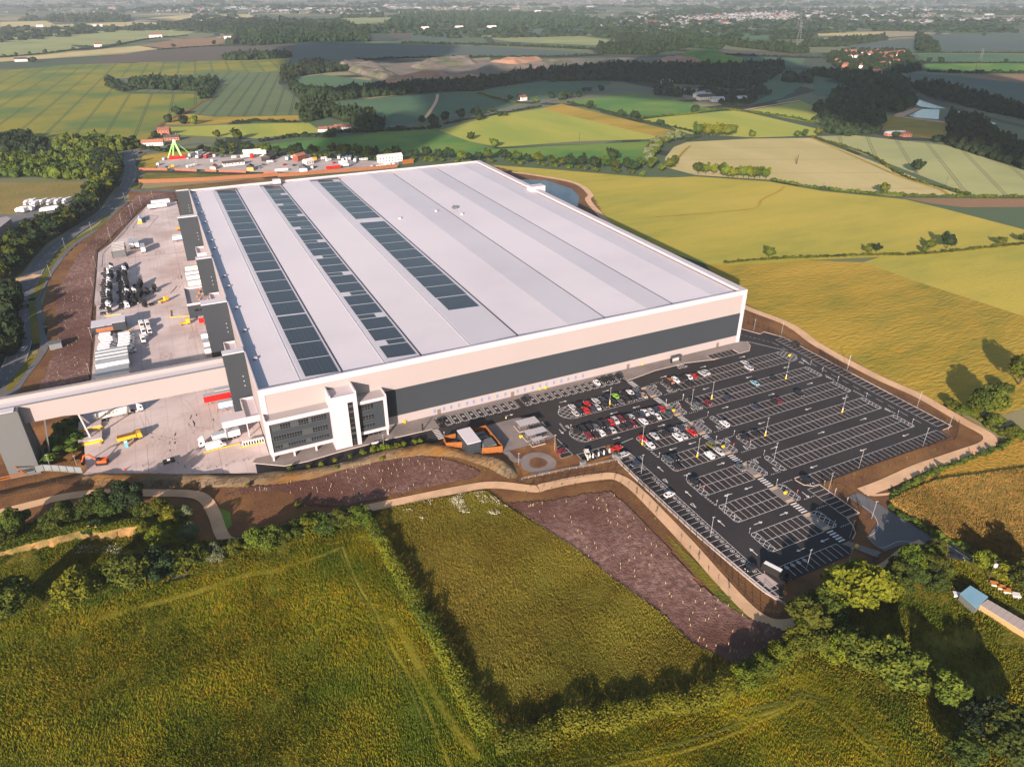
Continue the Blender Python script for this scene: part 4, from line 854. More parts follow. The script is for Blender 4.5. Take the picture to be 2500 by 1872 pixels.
# walkway with crossings
SEG = [(-17.6, -26.6), (-33.8, -43.2), (-49.4, -58.6), (-64.8, -73.4), (-80.2, -89.2), (-95.8, -104.8), (-111.4, -120.4)]
for a, c in SEG:
    k = MB(); k.box(152.4, 155.0, c, a, 0, .19); tag(k.build('walkway', GR['paving']), kind='structure')
    for y in (a, c + 1.4): k = MB(); k.box(152.35, 155.05, y - 1.4, y, 0, .2); tag(k.build('tactile_paving', mat('buff_tactile', (.52, .38, .25)) if 'buff_tactile' not in bpy.data.materials else bpy.data.materials['buff_tactile']), kind='structure')
cm = MB()
zeb = [(-10.4, -17.2)] + [(SEG[i][1] - .4, SEG[i + 1][0] + .4) for i in range(6)] + [(-120.8, -126.4)]
for a, c in zeb:
    y = a - .3
    while y > c + .3: strip(cm, (152.4 if a < -12 else 150.6, y - .3), (155.0 if a < -12 else 153.2, y - .3), .58, ZL + .003); y -= 1.15
for y in np.arange(-10.6, -17.4, -1.1): strip(cm, (59.9, y), (62.4, y), .55, ZL + .003)
tag(cm.build('zebra_crossing', GR['white']), kind='structure')
k = MB(); k.add([(152.4, -127.2, .16), (155.4, -127.2, .16), (160.5, -135.2, .16), (157.5, -136.4, .16)], [(0, 3, 2, 1)]); tag(k.build('walkway', GR['paving']), kind='structure')
# arrows, give-way triangles, dashes
def arrow(m, x, y, ang, L=3.6, z=ZL + .003):
    d = np.array([math.cos(ang), math.sin(ang)]); n = np.array([-d[1], d[0]]); c = np.array([x, y])
    strip(m, c - d * L / 2, c + d * (L / 2 - 1.0), .26, z)
    t = [c + d * (L / 2), c + d * (L / 2 - 1.2) + n * .62, c + d * (L / 2 - 1.2) - n * .62]
    m.add([(*p, z + .0005) for p in t], [(0, 1, 2)])
def am(x, y, ang): m = MB(); arrow(m, x, y, ang); tag(m.build('painted_arrow', GR['white']), kind='structure')
Lr = [(-13.2, 0, (92, 117, 138)), (-30.1, math.pi, (131, 150.0 - 8)), (-46.3, 0, (122, 143)), (-61.6, math.pi, (137, 146)), (-77, 0, (132, 147)), (-92.5, math.pi, (146, 137)), (-108.3, 0, (136, 147)), (-123.6, math.pi, (139, 149))]
for y, a, xs in Lr:
    for x in xs: am(x, y, a)
for y, a, xs in ((-13.5, 0, (168, 190, 213)), (-30.2, math.pi, (178, 202, 224)), (-46.3, 0, (175, 200, 222)), (-62, math.pi, (180, 205, 226)), (-77.5, 0, (172, 196, 219)), (-93, math.pi, (176, 201, 224))):
    for x in xs: am(x, y, a)
for y in (-70, -86, -103, -118): am(125.2, y, math.pi / 2)
am(101.5, -25, math.pi / 2); am(105, -33, -math.pi / 2); am(161, -104, -math.pi / 2); am(236, -30, math.pi / 2)
tm = MB()
for x, y, s in [(159.6, yt - 1.5, 1) for yt in (-17.4, -33.8, -49.2, -64.6, -80)] + [(162.2, yb + 2.0, -1) for yb in (-26.7, -43.2, -59, -74.6, -90.1)] + [(122.6, -61.5, 1), (122.6, -76.8, 1), (122.8, -92, 1), (109, -31.2, 1), (233.6, -30, 1), (233.6, -46, 1), (233.6, -77, 1)]:
    m = tm; p = [(x - .55, y + 1.1 * s), (x + .55, y + 1.1 * s), (x, y - 1.3 * s)]
    for i in range(3): strip(m, p[i], p[(i + 1) % 3], .24, ZL + .003)
for yt in (-17, -33.8, -49.3, -64.8, -80.2, -95.8, -111.4):
    for x in np.arange(158.6, 163.2, 1.0): strip(tm, (x, yt + .35), (x + .55, yt + .35), .22, ZL + .003)
    for x in np.arange(158.6, 163.2, 1.0): strip(tm, (x, yt - 9.8), (x + .55, yt - 9.8), .22, ZL + .003)
for (xa, ya), (xb_, yb_) in (((107.2, -27.5), (106.6, -33.5)), ((128.4, -59.5), (128.6, -64.2)), ((129, -90), (129.4, -95.4)), ((127.2, -49), (121, -50)), ((236.3, -27), (235.5, -33)), ((233.9, -43.5), (233.9, -49)), ((233.9, -59), (233.9, -65)), ((233.9, -75), (233.9, -80.4)), ((226.5, -1.5), (236, -17))):
    L_ = math.hypot(xb_ - xa, yb_ - ya); n = int(L_ / 1.0)
    for i in range(n):
        for off in (0, .45):
            t0, t1 = i / n, (i + .6) / n
            strip(tm, (xa + off + (xb_ - xa) * t0, ya + (yb_ - ya) * t0), (xa + off + (xb_ - xa) * t1, ya + (yb_ - ya) * t1), .2, ZL + .003)
for y in np.arange(-8, -92, -6.0): strip(tm, (237.2, y), (237.2, y - 3.6), .14, ZL + .003)
for t in np.arange(0, 1, .12):
    strip(tm, (228 + t * 9, 8 - 16 * t), (228 + (t + .06) * 9, 8 - 16 * (t + .06)), .14, ZL + .003)
tag(tm.build('give_way_markings', GR['white']), kind='structure')
def text_mesh(s, size, m, name='lettering', parent=None, mtx=None, ext=0.0):
    cu = bpy.data.curves.new('t', 'FONT'); cu.body = s; cu.size = size; cu.align_x = 'CENTER'; cu.align_y = 'CENTER'; cu.extrude = ext
    o = bpy.data.objects.new('t', cu); COL.objects.link(o)
    me = bpy.data.meshes.new_from_object(o); bpy.data.objects.remove(o); me.name = name; me.materials.clear(); me.materials.append(m)
    o = obj(name, me, parent)
    if mtx is not None: o.matrix_local = mtx
    return o
bx, by = Tz(.1, *Z3, (2010, 245))[0]
o = text_mesh('BUS\nSTOP', 2.2, GR['white'], 'road_lettering', None, Matrix.Translation((bx, by, ZL + .004))); tag(o, kind='structure')
# plinth area with bike shelters, planting, ring path, charging bays
PLAZA = smooth_line(T(*Z2, (700, 700), (860, 655), (1000, 625), (1110, 630), (1170, 665)), 4) + T(*Z2, (1310, 800), (1180, 850), (880, 930), (850, 950), (690, 710))
sheet('paved_plaza', PLAZA, .18, mat('plaza_paving', (.21, .175, .165), (.235, .20, .185), (.17, .155, .15), .5, .12))
sheet('planting_soil', T(*Z2, (885, 930), (1180, 850), (1310, 805), (1340, 960), (1360, 995), (1500, 960), (1540, 1000), (1750, 880), (1830, 865), (1880, 900), (1910, 1010), (1650, 1065), (1350, 1120), (1030, 1175), (1000, 1090), (900, 960)), .13, mat('planting_bed_soil', (.30, .13, .03), (.24, .11, .03), (.10, .05, .03), .5, .06, bump=.1))
ring = smooth_line(T(*Z2, (1040, 1035), (1060, 985), (1150, 960), (1240, 985), (1282, 1035), (1240, 1085), (1140, 1105), (1065, 1085)), 6, True); ring.append(ring[0])
ribbon('ring_path', ring, 3.2, .17, GR['paving'], smooth=False); ribbon('ring_path', T(*Z2, (870, 935), (940, 1005), (1010, 1015), (1045, 1030)), 2.6, .165, GR['paving'])
EVB = T(*Z2, (1500, 960), (1740, 885), (1850, 1010), (1600, 1050)) 
sheet('charging_bays', T(*Z3, (590, 1440), (960, 1330), (1090, 1430), (700, 1545)), .15, GR['asphalt_bay'])
em = MB()
for i in range(5):
    a = T(*Z3, (600 + 92 * i, 1437 - 27 * i))[0]; c = (a[0] - .1, a[1] - 5)
    strip(em, a, c, LN, .155)
a, c = T(*Z3, (590, 1440), (960, 1330)); strip(em, a, c, LN, .156)
sheet('parking_bays', T(*Z3, (250, 1250), (330, 1225), (545, 1440), (385, 1487)), .12, GR['asphalt_bay'])
for a, c in (((250, 1250), (385, 1487)), ((330, 1225), (545, 1440)), ((385, 1487), (545, 1440)), ((305, 1340), (455, 1340 - 40)), ((350, 1430), (500, 1395))):
    u, v = T(*Z3, a, c); strip(em, u, v, LN, .125)
tag(em.build('bay_lines', GR['white']), kind='structure')
# yard
YARD = T(0, 350, 3.687, (1590, 520), (1420, 500), (1310, 575), (1180, 700), (1100, 790), (1000, 900), (885, 985), (870, 1200), (845, 1475)) + T(*LY, (745, 150), (735, 400), (705, 720), (640, 1000), (655, 1300), (670, 1420), (640, 1450)) + T(*LY, (1000, 1445), (1300, 1450), (1700, 1440), (1985, 1440), (1965, 1340)) + [(-.3, -2), (-.3, 316), (-9, 316)]
sheet('yard_concrete', YARD, .10, GR['concrete'])
# boundary track and road on the left
ROADL = Q(LW, (1210, 75), (1160, 150), (1180, 250), (1120, 400), (1010, 540), (880, 660), (640, 820), (450, 970), (330, 1130), (250, 1290), (210, 1475), LY, (200, 150), (190, 300), (150, 480), (60, 700), (-60, 900))
ribbon('road', ROADL, 9.5, .03, GR['road'])
ribbon('road', Q(LW, (1160, 420), (1250, 430), (1450, 425), (1650, 425), (2212, 370)), 7, .02, GR['road'])
ribbon('road', Q(A, (850, 930), (790, 905), (700, 935), (560, 960)) , 9, .02, GR['road'])
ribbon('road', Q(A, (690, 950), (900, 905), (1100, 870), (1300, 855)), 7, .02, GR['road'])
ribbon('side_track', Q(LW, (1150, 520), (1000, 650), (830, 800), (640, 930), (490, 1110), (400, 1250), (330, 1400), LY, (290, 150), (300, 300), (340, 450), (300, 540), (180, 700), (60, 880)), 3.6, .05, GR['road'])
ribbon('road', Q(LW, (0, 1300), (130, 1240), (260, 1215), (340, 1180)), 7, .04, GR['path'])
sheet('road_junction', Q(LW, (1150, 420), (1240, 300), (1200, 230), (1230, 150), (1110, 160), (1140, 250), (1100, 400)), .035, GR['road'])
lm = MB(); cl = smooth_line(ROADL, 8)
for i in range(0, len(cl) - 1, 2): strip(lm, cl[i], (cl[i][0] * .4 + cl[i + 1][0] * .6, cl[i][1] * .4 + cl[i + 1][1] * .6), .14, .04)
a, b2 = ribbon_pts(cl, 8.8)
for s_ in (a, b2):
    for p, q in zip(s_[:-1], s_[1:]): strip(lm, p, q, .10, .04)
tag(lm.build('road_lines', GR['white']), kind='structure')
vg = Q(LW, (960, 650), (900, 740), (760, 820), (600, 930), (470, 1080), (400, 1200), (300, 1400), LY, (250, 100), (265, 300), (280, 440))
ribbon('grass_verge', vg, 3.5, .06, GR['roughg'])
ribbon('grass_verge', Q(LY, (270, 520), (180, 640), (60, 800)), 3.5, .06, GR['roughg'])
sheet('rough_field', Q(LW, (-400, 360), (0, 350), (760, 345), (720, 480), (640, 520), (500, 600), (420, 640), (80, 640), (-400, 660)), -.06, mat('dry_rough_field', (.20, .16, .035), (.15, .14, .03), (.23, .17, .045), .4, .03, bump=.4))
sheet('lorry_park', Q(LW, (-400, 660), (140, 640), (120, 600), (330, 570), (640, 510), (640, 560), (380, 700), (330, 760), (200, 830), (0, 960), (-400, 1100)), -.03, GR['road'])
# fairground and caravan yard
FY = (340, 340, 3.253)
sheet('fair_yard', Q(FY, (160, 170), (280, 130), (560, 128), (980, 120), (1300, 140), (1900, 175), (2060, 160), (2060, 215), (1400, 262), (930, 262), (460, 240), (140, 232)), -.01, GR['yardgravel'])
sheet('grass_patch', Q(FY, (50, 275), (200, 262), (700, 280), (760, 292), (500, 318), (200, 330), (0, 335)), .01, GR['roughg'])
sheet('grass_patch', Q(FY, (-60, 330), (20, 355), (0, 395), (400, 380), (900, 345), (1300, 300), (1300, 340), (900, 380), (0, 410), (-120, 400)), .015, GR['roughg'])
sheet('grass_patch', Q(FY, (30, 130), (250, 100), (550, 100), (560, 125), (280, 130), (160, 172), (130, 235), (40, 250), (-20, 230)), .0, GR['olive'])
ribbon('lane', Q(FY, (0, 258), (300, 262), (700, 272), (1100, 290)), 6, .02, GR['asphalt'])
# ------------------------------------------------------------------ vehicles
def paint(name, c, r=.35): return mat('car_paint_' + name, c, rough=r, spec=.5)
PAINT = {k: paint(k, c) for k, c in dict(white=(.72, .72, .74), silver=(.42, .43, .45), grey=(.10, .11, .12), black=(.012, .012, .014), navy=(.03, .04, .07), red=(.50, .012, .010), maroon=(.15, .008, .014), lime=(.22, .55, .03), orange=(.40, .13, .03), lightblue=(.20, .38, .45), teal=(.05, .08, .09), olive=(.16, .15, .04), beige=(.34, .27, .20), yellow=(.70, .60, .04)).items()}
m_tyre = mat('tyre_rubber', (.012, .012, .013), rough=.85); m_rim = mat('wheel_rim', (.35, .35, .37), rough=.4, metal=.6)
m_cglass = mat('car_glass', (.015, .018, .022), rough=.08, spec=.6); m_lampw = mat('headlight', (.75, .75, .72), rough=.2); m_lampr = mat('tail_light', (.45, .02, .015), rough=.3); m_orange = mat('indicator_orange', (.8, .25, .02))
m_whitev = mat('van_white', (.72, .71, .71), rough=.45); m_black = mat('matt_black', (.015, .015, .016), rough=.6); m_redv = mat('vehicle_red', (.62, .015, .012), rough=.4)
wheel_me = {}
def wheel_mesh(r, w):
    k = (r, w)
    if k not in wheel_me:
        b = MB(); b.cyl((0, 0, 0), r, w, 'y', 14, 0); b.cyl((0, 0, 0), r * .55, w + .03, 'y', 8, 1); wheel_me[k] = b.mesh('wheel', [m_tyre, m_rim])
    return wheel_me[k]
def sec(x, hw, z0, z1, r=.12, top=0.0):
    """rounded cross-section at station x"""
    t = hw - top
    return [(x, -hw + r, z0), (x, hw - r, z0), (x, hw, z0 + r), (x, hw, z1 - r), (x, t - r if t > r else t * .5, z1), (x, -(t - r) if t > r else -t * .5, z1), (x, -hw, z1 - r), (x, -hw, z0 + r)]
CARD = {  # length, half width, belt, roof, screen base x, roof front x, roof rear x, rear base x, bonnet height
 'hatchback': (4.1, .87, .90, 1.46, 1.00, .35, -1.35, -1.90, .88), 'saloon': (4.65, .90, .92, 1.43, 1.15, .45, -1.05, -1.70, .86),
 'estate': (4.75, .91, .96, 1.50, 1.15, .50, -1.85, -2.25, .90), 'off-roader': (4.65, .95, 1.08, 1.70, 1.15, .55, -1.75, -2.15, 1.05), 'small van': (4.5, .92, 1.2, 1.85, 1.35, .85, -2.1, -2.2, 1.0)}
CARM = {}
def car_meshes(kind):
    if kind in CARM: return CARM[kind]
    L, hw, belt, roof, sx, rf, rr, rb, bh = CARD[kind]; h = L / 2
    b = MB()
    b.loft([sec(-h, hw - .12, .45, belt - .15), sec(-h + .12, hw - .03, .28, belt), sec(-h * .6, hw, .24, belt), sec(0, hw, .24, belt), sec(sx - .05, hw, .24, belt), sec(h - .6, hw - .02, .24, bh - .06), sec(h - .15, hw - .08, .28, bh - .2), sec(h, hw - .2, .38, bh - .34)])
    # roof skin
    t = .17
    b.add([(rf, -hw + t + .06, roof), (rf, hw - t - .06, roof), (rr, hw - t - .06, roof - .02), (rr, -hw + t + .06, roof - .02), (rf + .05, -hw + t, roof - .05), (rf + .05, hw - t, roof - .05), (rr - .05, hw - t, roof - .07), (rr - .05, -hw + t, roof - .07)],
          [(0, 1, 2, 3)[::-1], (4, 5, 1, 0), (5, 6, 2, 1), (6, 7, 3, 2), (7, 4, 0, 3)])
    # pillars
    for s in (-1, 1):
        for (xa, xb) in ((sx, rf), (rb, rr)): b.bar((xa, s * (hw - .06), belt - .02), (xb, s * (hw - t - .01), roof - .05), .09)
        b.bar(((rf + rr) / 2, s * (hw - .06), belt - .02), ((rf + rr) / 2, s * (hw - t - .01), roof - .05), .08)
    if kind == 'small van':
        b.loft([[(rr - .06, -hw + .04, belt - .05), (rr - .06, hw - .04, belt - .05), (rr, hw - t, roof - .01), (rr, -hw + t, roof - .01)], [(.3, -hw + .04, belt - .05), (.3, hw - .04, belt - .05), (.3, hw - t, roof - .01), (.3, -hw + t, roof - .01)]])
    body = b.mesh('body', [PAINT['white']])
    g = MB(); a = hw - .07; c = hw - t - .03
    g.loft([[(rb, -a, belt - .03), (rb, a, belt - .03), (rb + .01, a, belt), (rb + .01, -a, belt)], [(rr, -a, belt - .03), (rr, a, belt - .03), (rr, c, roof - .04), (rr, -c, roof - .04)], [(rf, -a, belt - .03), (rf, a, belt - .03), (rf, c, roof - .03), (rf, -c, roof - .03)], [(sx, -a, belt - .05), (sx, a, belt - .05), (sx - .01, a, belt), (sx - .01, -a, belt)]])
    glass = g.mesh('windows', m_cglass)
    hl = MB(); hl.box(-.09, .06, -.2, .2, -.07, .08); hlm = hl.mesh('headlight', m_lampw); tl = MB(); tl.box(-.04, .06, -.16, .16, -.09, .12); tlm = tl.mesh('tail_light', m_lampr)
    CARM[kind] = (body, glass, hlm, tlm); return CARM[kind]
def set_mat(o, m):
    o.material_slots[0].link = 'OBJECT'; o.material_slots[0].material = m
def car(x, y, ang, col, kind, label, group, z=.11, extra=None):
    L, hw, belt, roof, sx, rf, rr, rb, bh = CARD[kind]; h = L / 2
    body, glass, hlm, tlm = car_meshes(kind)
    t = empty('parked_car', (x, y, z), ang, label, 'car', group)
    o = obj('body', body, t); set_mat(o, PAINT[col]); obj('windows', glass, t)
    wm = wheel_mesh(.33, .22)
    for wx in (h - .85, -h + .82):
        for s in (-1, 1): obj('wheel', wm, t, (wx, s * (hw - .09), .33))
    for s in (-1, 1): obj('headlight', hlm, t, (h - .16, s * (hw - .36), bh - .22)); obj('tail_light', tlm, t, (-h + .06, s * (hw - .26), belt - .16))
    return t
KINDS = ['hatchback', 'saloon', 'hatchback', 'estate', 'off-roader', 'hatchback']
PITCHX = PB
def park(frame, lst, y, rowname, group, up=None):
    """lst of (px, py, colour[, kind]) along one line of bays"""
    pts = []
    for it in lst:
        g = Tz(.7, *frame, (it[0], it[1]))[0]; pts.append((g[0], it))
    pts.sort(key=lambda t: t[0])
    for i, (x, it) in enumerate(pts):
        kd = it[3] if len(it) > 3 else random.choice(KINDS)
        a = math.pi / 2 if random.random() < .45 else -math.pi / 2
        nm = {'navy': 'dark blue', 'lightblue': 'light blue', 'teal': 'dark teal'}.get(it[2], it[2])
        car(x + random.uniform(-.06, .06), y + random.uniform(-.2, .2), a + random.uniform(-.015, .015), it[2], kd, f'{nm} {kd}, {ordinal(i + 1)} car from left in {rowname}', group)
GC = 'cars parked in the marked bays'
park(Z3, [(545, 800, 'silver'), (650, 785, 'black'), (750, 760, 'red'), (860, 715, 'silver', 'estate'), (950, 690, 'navy'), (1040, 680, 'black'), (1135, 655, 'lime', 'hatchback'), (1245, 625, 'black'), (1325, 600, 'white'), (1420, 580, 'grey')], -19.3, 'the upper line of the first left row', GC)
park(Z3, [(590, 885, 'silver'), (655, 870, 'black'), (740, 855, 'red'), (820, 830, 'navy'), (895, 810, 'silver'), (1005, 785, 'black'), (1125, 750, 'black'), (1200, 725, 'grey'), (1290, 700, 'black'), (1360, 680, 'black'), (1440, 660, 'navy'), (1500, 635, 'beige')], -24.1, 'the lower line of the first left row', GC)
park(Z3, [(595, 1120, 'black'), (695, 1095, 'black'), (770, 1065, 'black'), (840, 1045, 'grey'), (910, 1025, 'black'), (985, 1010, 'black', 'off-roader'), (1050, 1000, 'red', 'off-roader'), (1110, 970, 'silver'), (1195, 955, 'maroon'), (1265, 940, 'black'), (1320, 915, 'silver'), (1390, 900, 'black'), (1460, 885, 'navy'), (1530, 875, 'white'), (1590, 845, 'silver'), (1670, 825, 'navy'), (1730, 810, 'red')], -36.2, 'the upper line of the second left row', GC)
park(Z3, [(765, 1180, 'maroon', 'estate'), (830, 1140, 'black'), (920, 1135, 'white', 'estate'), (1000, 1115, 'black'), (1075, 1100, 'silver'), (1200, 1045, 'black'), (1280, 1035, 'black'), (1345, 1015, 'maroon'), (1480, 970, 'white', 'estate'), (1625, 945, 'black'), (1690, 925, 'white'), (1830, 880, 'teal')], -41.0, 'the lower line of the second left row', GC)
park(Z3, [(1475, 1205, 'red'), (1630, 1165, 'silver'), (1785, 1130, 'black'), (1850, 1105, 'black'), (1915, 1090, 'silver'), (1990, 1070, 'navy'), (2060, 1055, 'beige')], -51.7, 'the upper line of the third left row', GC)
park(Z3, [(1575, 1290, 'white', 'saloon'), (1950, 1190, 'white'), (2015, 1165, 'silver'), (2150, 1130, 'red', 'saloon')], -56.4, 'the lower line of the third left row', GC)
park(Z3, [(1820, 1480, 'teal', 'estate'), (1900, 1465, 'black')], -66.8, 'the upper line of the fourth left row', GC)
park(Z3, [(1945, 1590, 'black', 'saloon')], -71.5, 'the lower line of the fourth left row', GC)
park(Z4, [(605, 1490, 'olive', 'off-roader')], -66.8, 'the fourth left row beside the walkway', GC)
park(Z4, [(690, 1555, 'silver', 'estate'), (575, 1590, 'white', 'small van')], -71.4, 'the fourth left row, lower right', GC)
park(Z4, [(120, 810, 'black'), (170, 805, 'orange'), (220, 785, 'white'), (275, 775, 'black'), (330, 765, 'black'), (365, 755, 'white'), (420, 745, 'red'), (505, 710, 'silver', 'estate'), (555, 705, 'silver'), (965, 595, 'silver')], -19.2, 'the upper line of the first right row', GC)
park(Z4, [(210, 870, 'black'), (345, 820, 'black', 'off-roader'), (1000, 650, 'silver', 'off-roader')], -24.2, 'the lower line of the first right row', GC)
park(Z4, [(370, 990, 'black'), (1065, 810, 'lightblue', 'saloon'), (1255, 765, 'black')], -36.3, 'the upper line of the second right row', GC)
park(Z4, [(450, 1050, 'grey'), (565, 1030, 'maroon'), (765, 970, 'navy', 'saloon')], -40.9, 'the lower line of the second right row', GC)
park(Z4, [(1055, 1060, 'navy', 'saloon'), (1260, 1010, 'black'), (1320, 1005, 'maroon'), (1525, 920, 'black', 'off-roader')], -51.8, 'the upper line of the third right row', GC)
park(Z4, [(735, 1245, 'white')], -56.6, 'the lower line of the third right row', GC)
park(Z4, [(1060, 1350, 'black', 'estate'), (940, 1385, 'black', 'estate')], -67.4, 'the upper line of the fourth right row', GC)
park(Z5, [(720, 465, 'black', 'off-roader'), (1120, 330, 'grey')], -82.4, 'the upper line of the fifth left row', GC)
park(Z5, [(1700, 430, 'black', 'estate')], -98.3, 'the single lower right row', GC)
park(Z3, [(865, 460, 'white'), (955, 430, 'black'), (1045, 405, 'black'), (1145, 370, 'black', 'off-roader')], -6.0, 'the accessible bays by the wall', GC)
park(Z2, [(265, 660, 'black', 'off-roader'), (1035, 470, 'black', 'off-roader')], -6.3, 'the near accessible bays', GC)
def sidecar(frame, px, col, kind, ang, label, z=.7):
    g = Tz(z, *frame, px)[0]; return car(g[0], g[1], ang, col, kind, label, GC)
sidecar(Z3, (1140, 1340), 'red', 'saloon', .12, 'bright red saloon parked sideways at the corner above the western bays')
sidecar(Z3, (1235, 1430), 'silver', 'estate', .1, 'silver estate car in the topmost numbered western bay')
sidecar(Z3, (1395, 1560), 'navy', 'hatchback', 3.2, 'dark blue hatchback alone in the western bays below the silver estate')
sidecar(Z3, (390, 1385), 'maroon', 'off-roader', .45, 'dark red off-roader parked beside the brown planting bed')
o = sidecar(Z3, (740, 1420), 'white', 'estate', -1.9, 'white and yellow estate car on the charging bays')
b = MB(); b.box(1.1, 2.1, -.92, .92, .5, .86); b.box(-2.3, -1.2, -.93, .93, .5, .97); b.build('yellow_panel', PAINT['yellow'], o)
sidecar(Z5, (495, 575), 'white', 'hatchback', .12, 'white hatchback alone midway down the western bays')
sidecar(Z5, (1225, 1235), 'black', 'hatchback', 3.25, 'black hatchback in the last western bay by the concrete pad')
sidecar(Z4, (1525, 405), 'black', 'off-roader', .1, 'black off-roader alone in the eastern bays by the fence')
g = Tz(.7, *Z7, (1225, 485))[0]; c_ = car(g[0], g[1], -.75, 'black', 'estate', 'black estate car stopped on the lane among the bushes', None)
g = Tz(.7, 0, 700, 3.16, (185, 475))[0]; c_ = car(g[0], g[1], 1.35, 'white', 'estate', 'white car driving along the left road', None, z=.05); c_.name = 'moving_car'

# goods vehicles
def wheels(t, xs, hw, r=.5, w=.35):
    wm = wheel_mesh(r, w)
    for x in xs:
        for s in (-1, 1): obj('wheel', wm, t, (x, s * (hw - w / 2), r))
def trailer(x, y, ang, col, label, group='trailers in the lorry yard', L=13.4, H=4.0, text=None, roof=None, stripe=None, z=.11, tcol=None):
    t = empty('lorry_trailer', (x, y, z), ang, label, 'trailer', group)
    h = L / 2; b = MB(); b.box(-h, h, -1.27, 1.27, 1.15, H - .03); b.build('body', col, t)
    b = MB(); b.box(-h - .02, h + .02, -1.29, 1.29, H - .03, H + .02); b.build('roof', roof or m_troof, t)
    b = MB(); b.box(-h, h, -.5, .5, .85, 1.15); b.build('chassis', m_black, t)
    wheels(t, (-h + 1.6, -h + 2.9, -h + 4.2), 1.25)
    for s in (-1, 1): b = MB(); b.box(h - 2.9, h - 2.7, s * .9 - .1, s * .9 + .1, 0, 1.15); b.build('landing_leg', m_black, t)
    if stripe is not None:
        for s in (-1, 1): b = MB(); b.box(-h, h, s * 1.285 - .01, s * 1.285 + .01, 1.2, 1.65); b.build('blue_stripe', stripe, t)
    if text:
        mt = Matrix.Translation((0, -1.3, 2.75)) @ Matrix.Rotation(math.pi / 2, 4, 'X'); text_mesh(text, 1.9, tcol or m_black, 'lettering', t, mt, .004)
        mt = Matrix.Translation((0, 1.3, 2.75)) @ Matrix.Rotation(math.pi, 4, 'Z') @ Matrix.Rotation(math.pi / 2, 4, 'X'); text_mesh(text, 1.9, tcol or m_black, 'lettering', t, mt, .004)
    return t
m_troof = mat('trailer_roof_grey', (.36, .39, .42), rough=.6); m_bstripe = mat('trailer_blue_stripe', (.03, .16, .42)); m_letter = mat('orange_letter', (.55, .22, .05))
def tractor(x, y, ang, col, label, group='parked lorry tractor units', z=.11, cat='lorry cab'):
    t = empty('tractor_unit', (x, y, z), ang, label, cat, group)
    b = MB(); b.loft([[(2.9 - 2.1, -1.22, .9), (2.9 - 2.1, 1.22, .9), (2.9 - 2.1, 1.22, 3.2), (2.9 - 2.1, -1.22, 3.2)], [(2.9, -1.22, .7), (2.9, 1.22, .7), (2.75, 1.18, 3.0), (2.75, -1.18, 3.0)]]); b.build('cab', col, t)
    b = MB(); b.add([(.8, -1.15, 3.2), (.8, 1.15, 3.2), (.8, 1.15, 3.95), (.8, -1.15, 3.95), (2.6, -1.0, 3.04), (2.6, 1.0, 3.04), (1.5, 1.1, 3.85), (1.5, -1.1, 3.85)], [(0, 3, 2, 1), (0, 4, 7, 3), (1, 2, 6, 5), (4, 5, 6, 7), (3, 7, 6, 2)]); b.build('wind_deflector', col, t)
    b = MB(); b.add([(2.88, -1.1, 1.75), (2.88, 1.1, 1.75), (2.80, 1.06, 2.75), (2.80, -1.06, 2.75)], [(0, 1, 2, 3)]); b.build('windscreen', m_cglass, t)
    for s in (-1, 1): b = MB(); b.box(1.7, 2.6, s * 1.225 - .01, s * 1.225 + .01, 1.8, 2.6); b.build('side_window', m_cglass, t)
    b = MB(); b.box(-2.9, .8, -.45, .45, .7, 1.0); b.box(-2.2, -1.0, -.6, .6, 1.0, 1.2); b.build('chassis', m_black, t)
    wheels(t, (1.95, -1.1, -2.3), 1.2)
    for s in (-1, 1): b = MB(); b.box(.0, .75, s * 1.0 - .2, s * 1.0 + .2, .45, 1.0); b.build('fuel_tank', m_alu, t)
    return t
# docked trailers (rear to the dock)
m_cream = mat('trailer_cream', (.62, .58, .54)); m_white_t = mat('trailer_white', (.70, .68, .68), rough=.5)
def dock(frame, px, col, label, L=13.4, z=3.8, left=True, **k):
    g = Tz(z, *frame, px)[0]       # px: left end of the trailer roof, middle
    return trailer(g[0] + L / 2, g[1], math.pi, col, label, L=L, **k)
D5 = (480, 820, 5.52)
dock(D5, (85, 815), m_redv, 'bright red curtain trailer backed on to the dock under the bridge')
dock(D5, (285, 900), m_white_t, 'white trailer lettered NEXT with a blue stripe, beside the red one', text='NEXT', stripe=m_bstripe)
dock(D5, (235, 735), m_cream, 'cream trailer half hidden behind the bridge, above the red one', text='NEXT')
YD = (200, 450, 5.52)
dock(YD, (1215, 705), m_white_t, 'white trailer lettered NEXT behind the second dark fin, front one of its pair', text='NEXT', stripe=m_bstripe, tcol=m_letter)
dock(YD, (1215, 685), m_white_t, 'white trailer just behind the front one at the second dark fin')
for i, (px, tx) in enumerate((((1385, 1115), 'NEXT'), ((1390, 1190), None), ((1405, 1240), None), ((1425, 1310), None))):
    dock(YD, px, m_white_t if i % 2 else m_cream, f'pale trailer at the dock behind the dock office, {ordinal(i + 1)} of four from the back', text=tx, tcol=m_letter)
dock(YD, (1250, 560), m_letter, 'brown open topped skip trailer at the dock by the first fin', L=6, H=3.0)
dock(LY, (1528, 240), m_redv, 'short red trailer nosing out beside the dark third wing', L=7)
dock(LY, (1548, 365), m_white_t, 'white trailer with blue stripe behind the dark fourth wing', text='NEXT', stripe=m_bstripe, L=12)
dock(LY, (1568, 430), m_cream, 'cream trailer behind the dark fourth wing, nearest the bridge', L=12, text='NEXT')
dock(LY, (1575, 480), m_white_t, 'plain white trailer behind the dark fourth wing, last before the bridge', L=12)
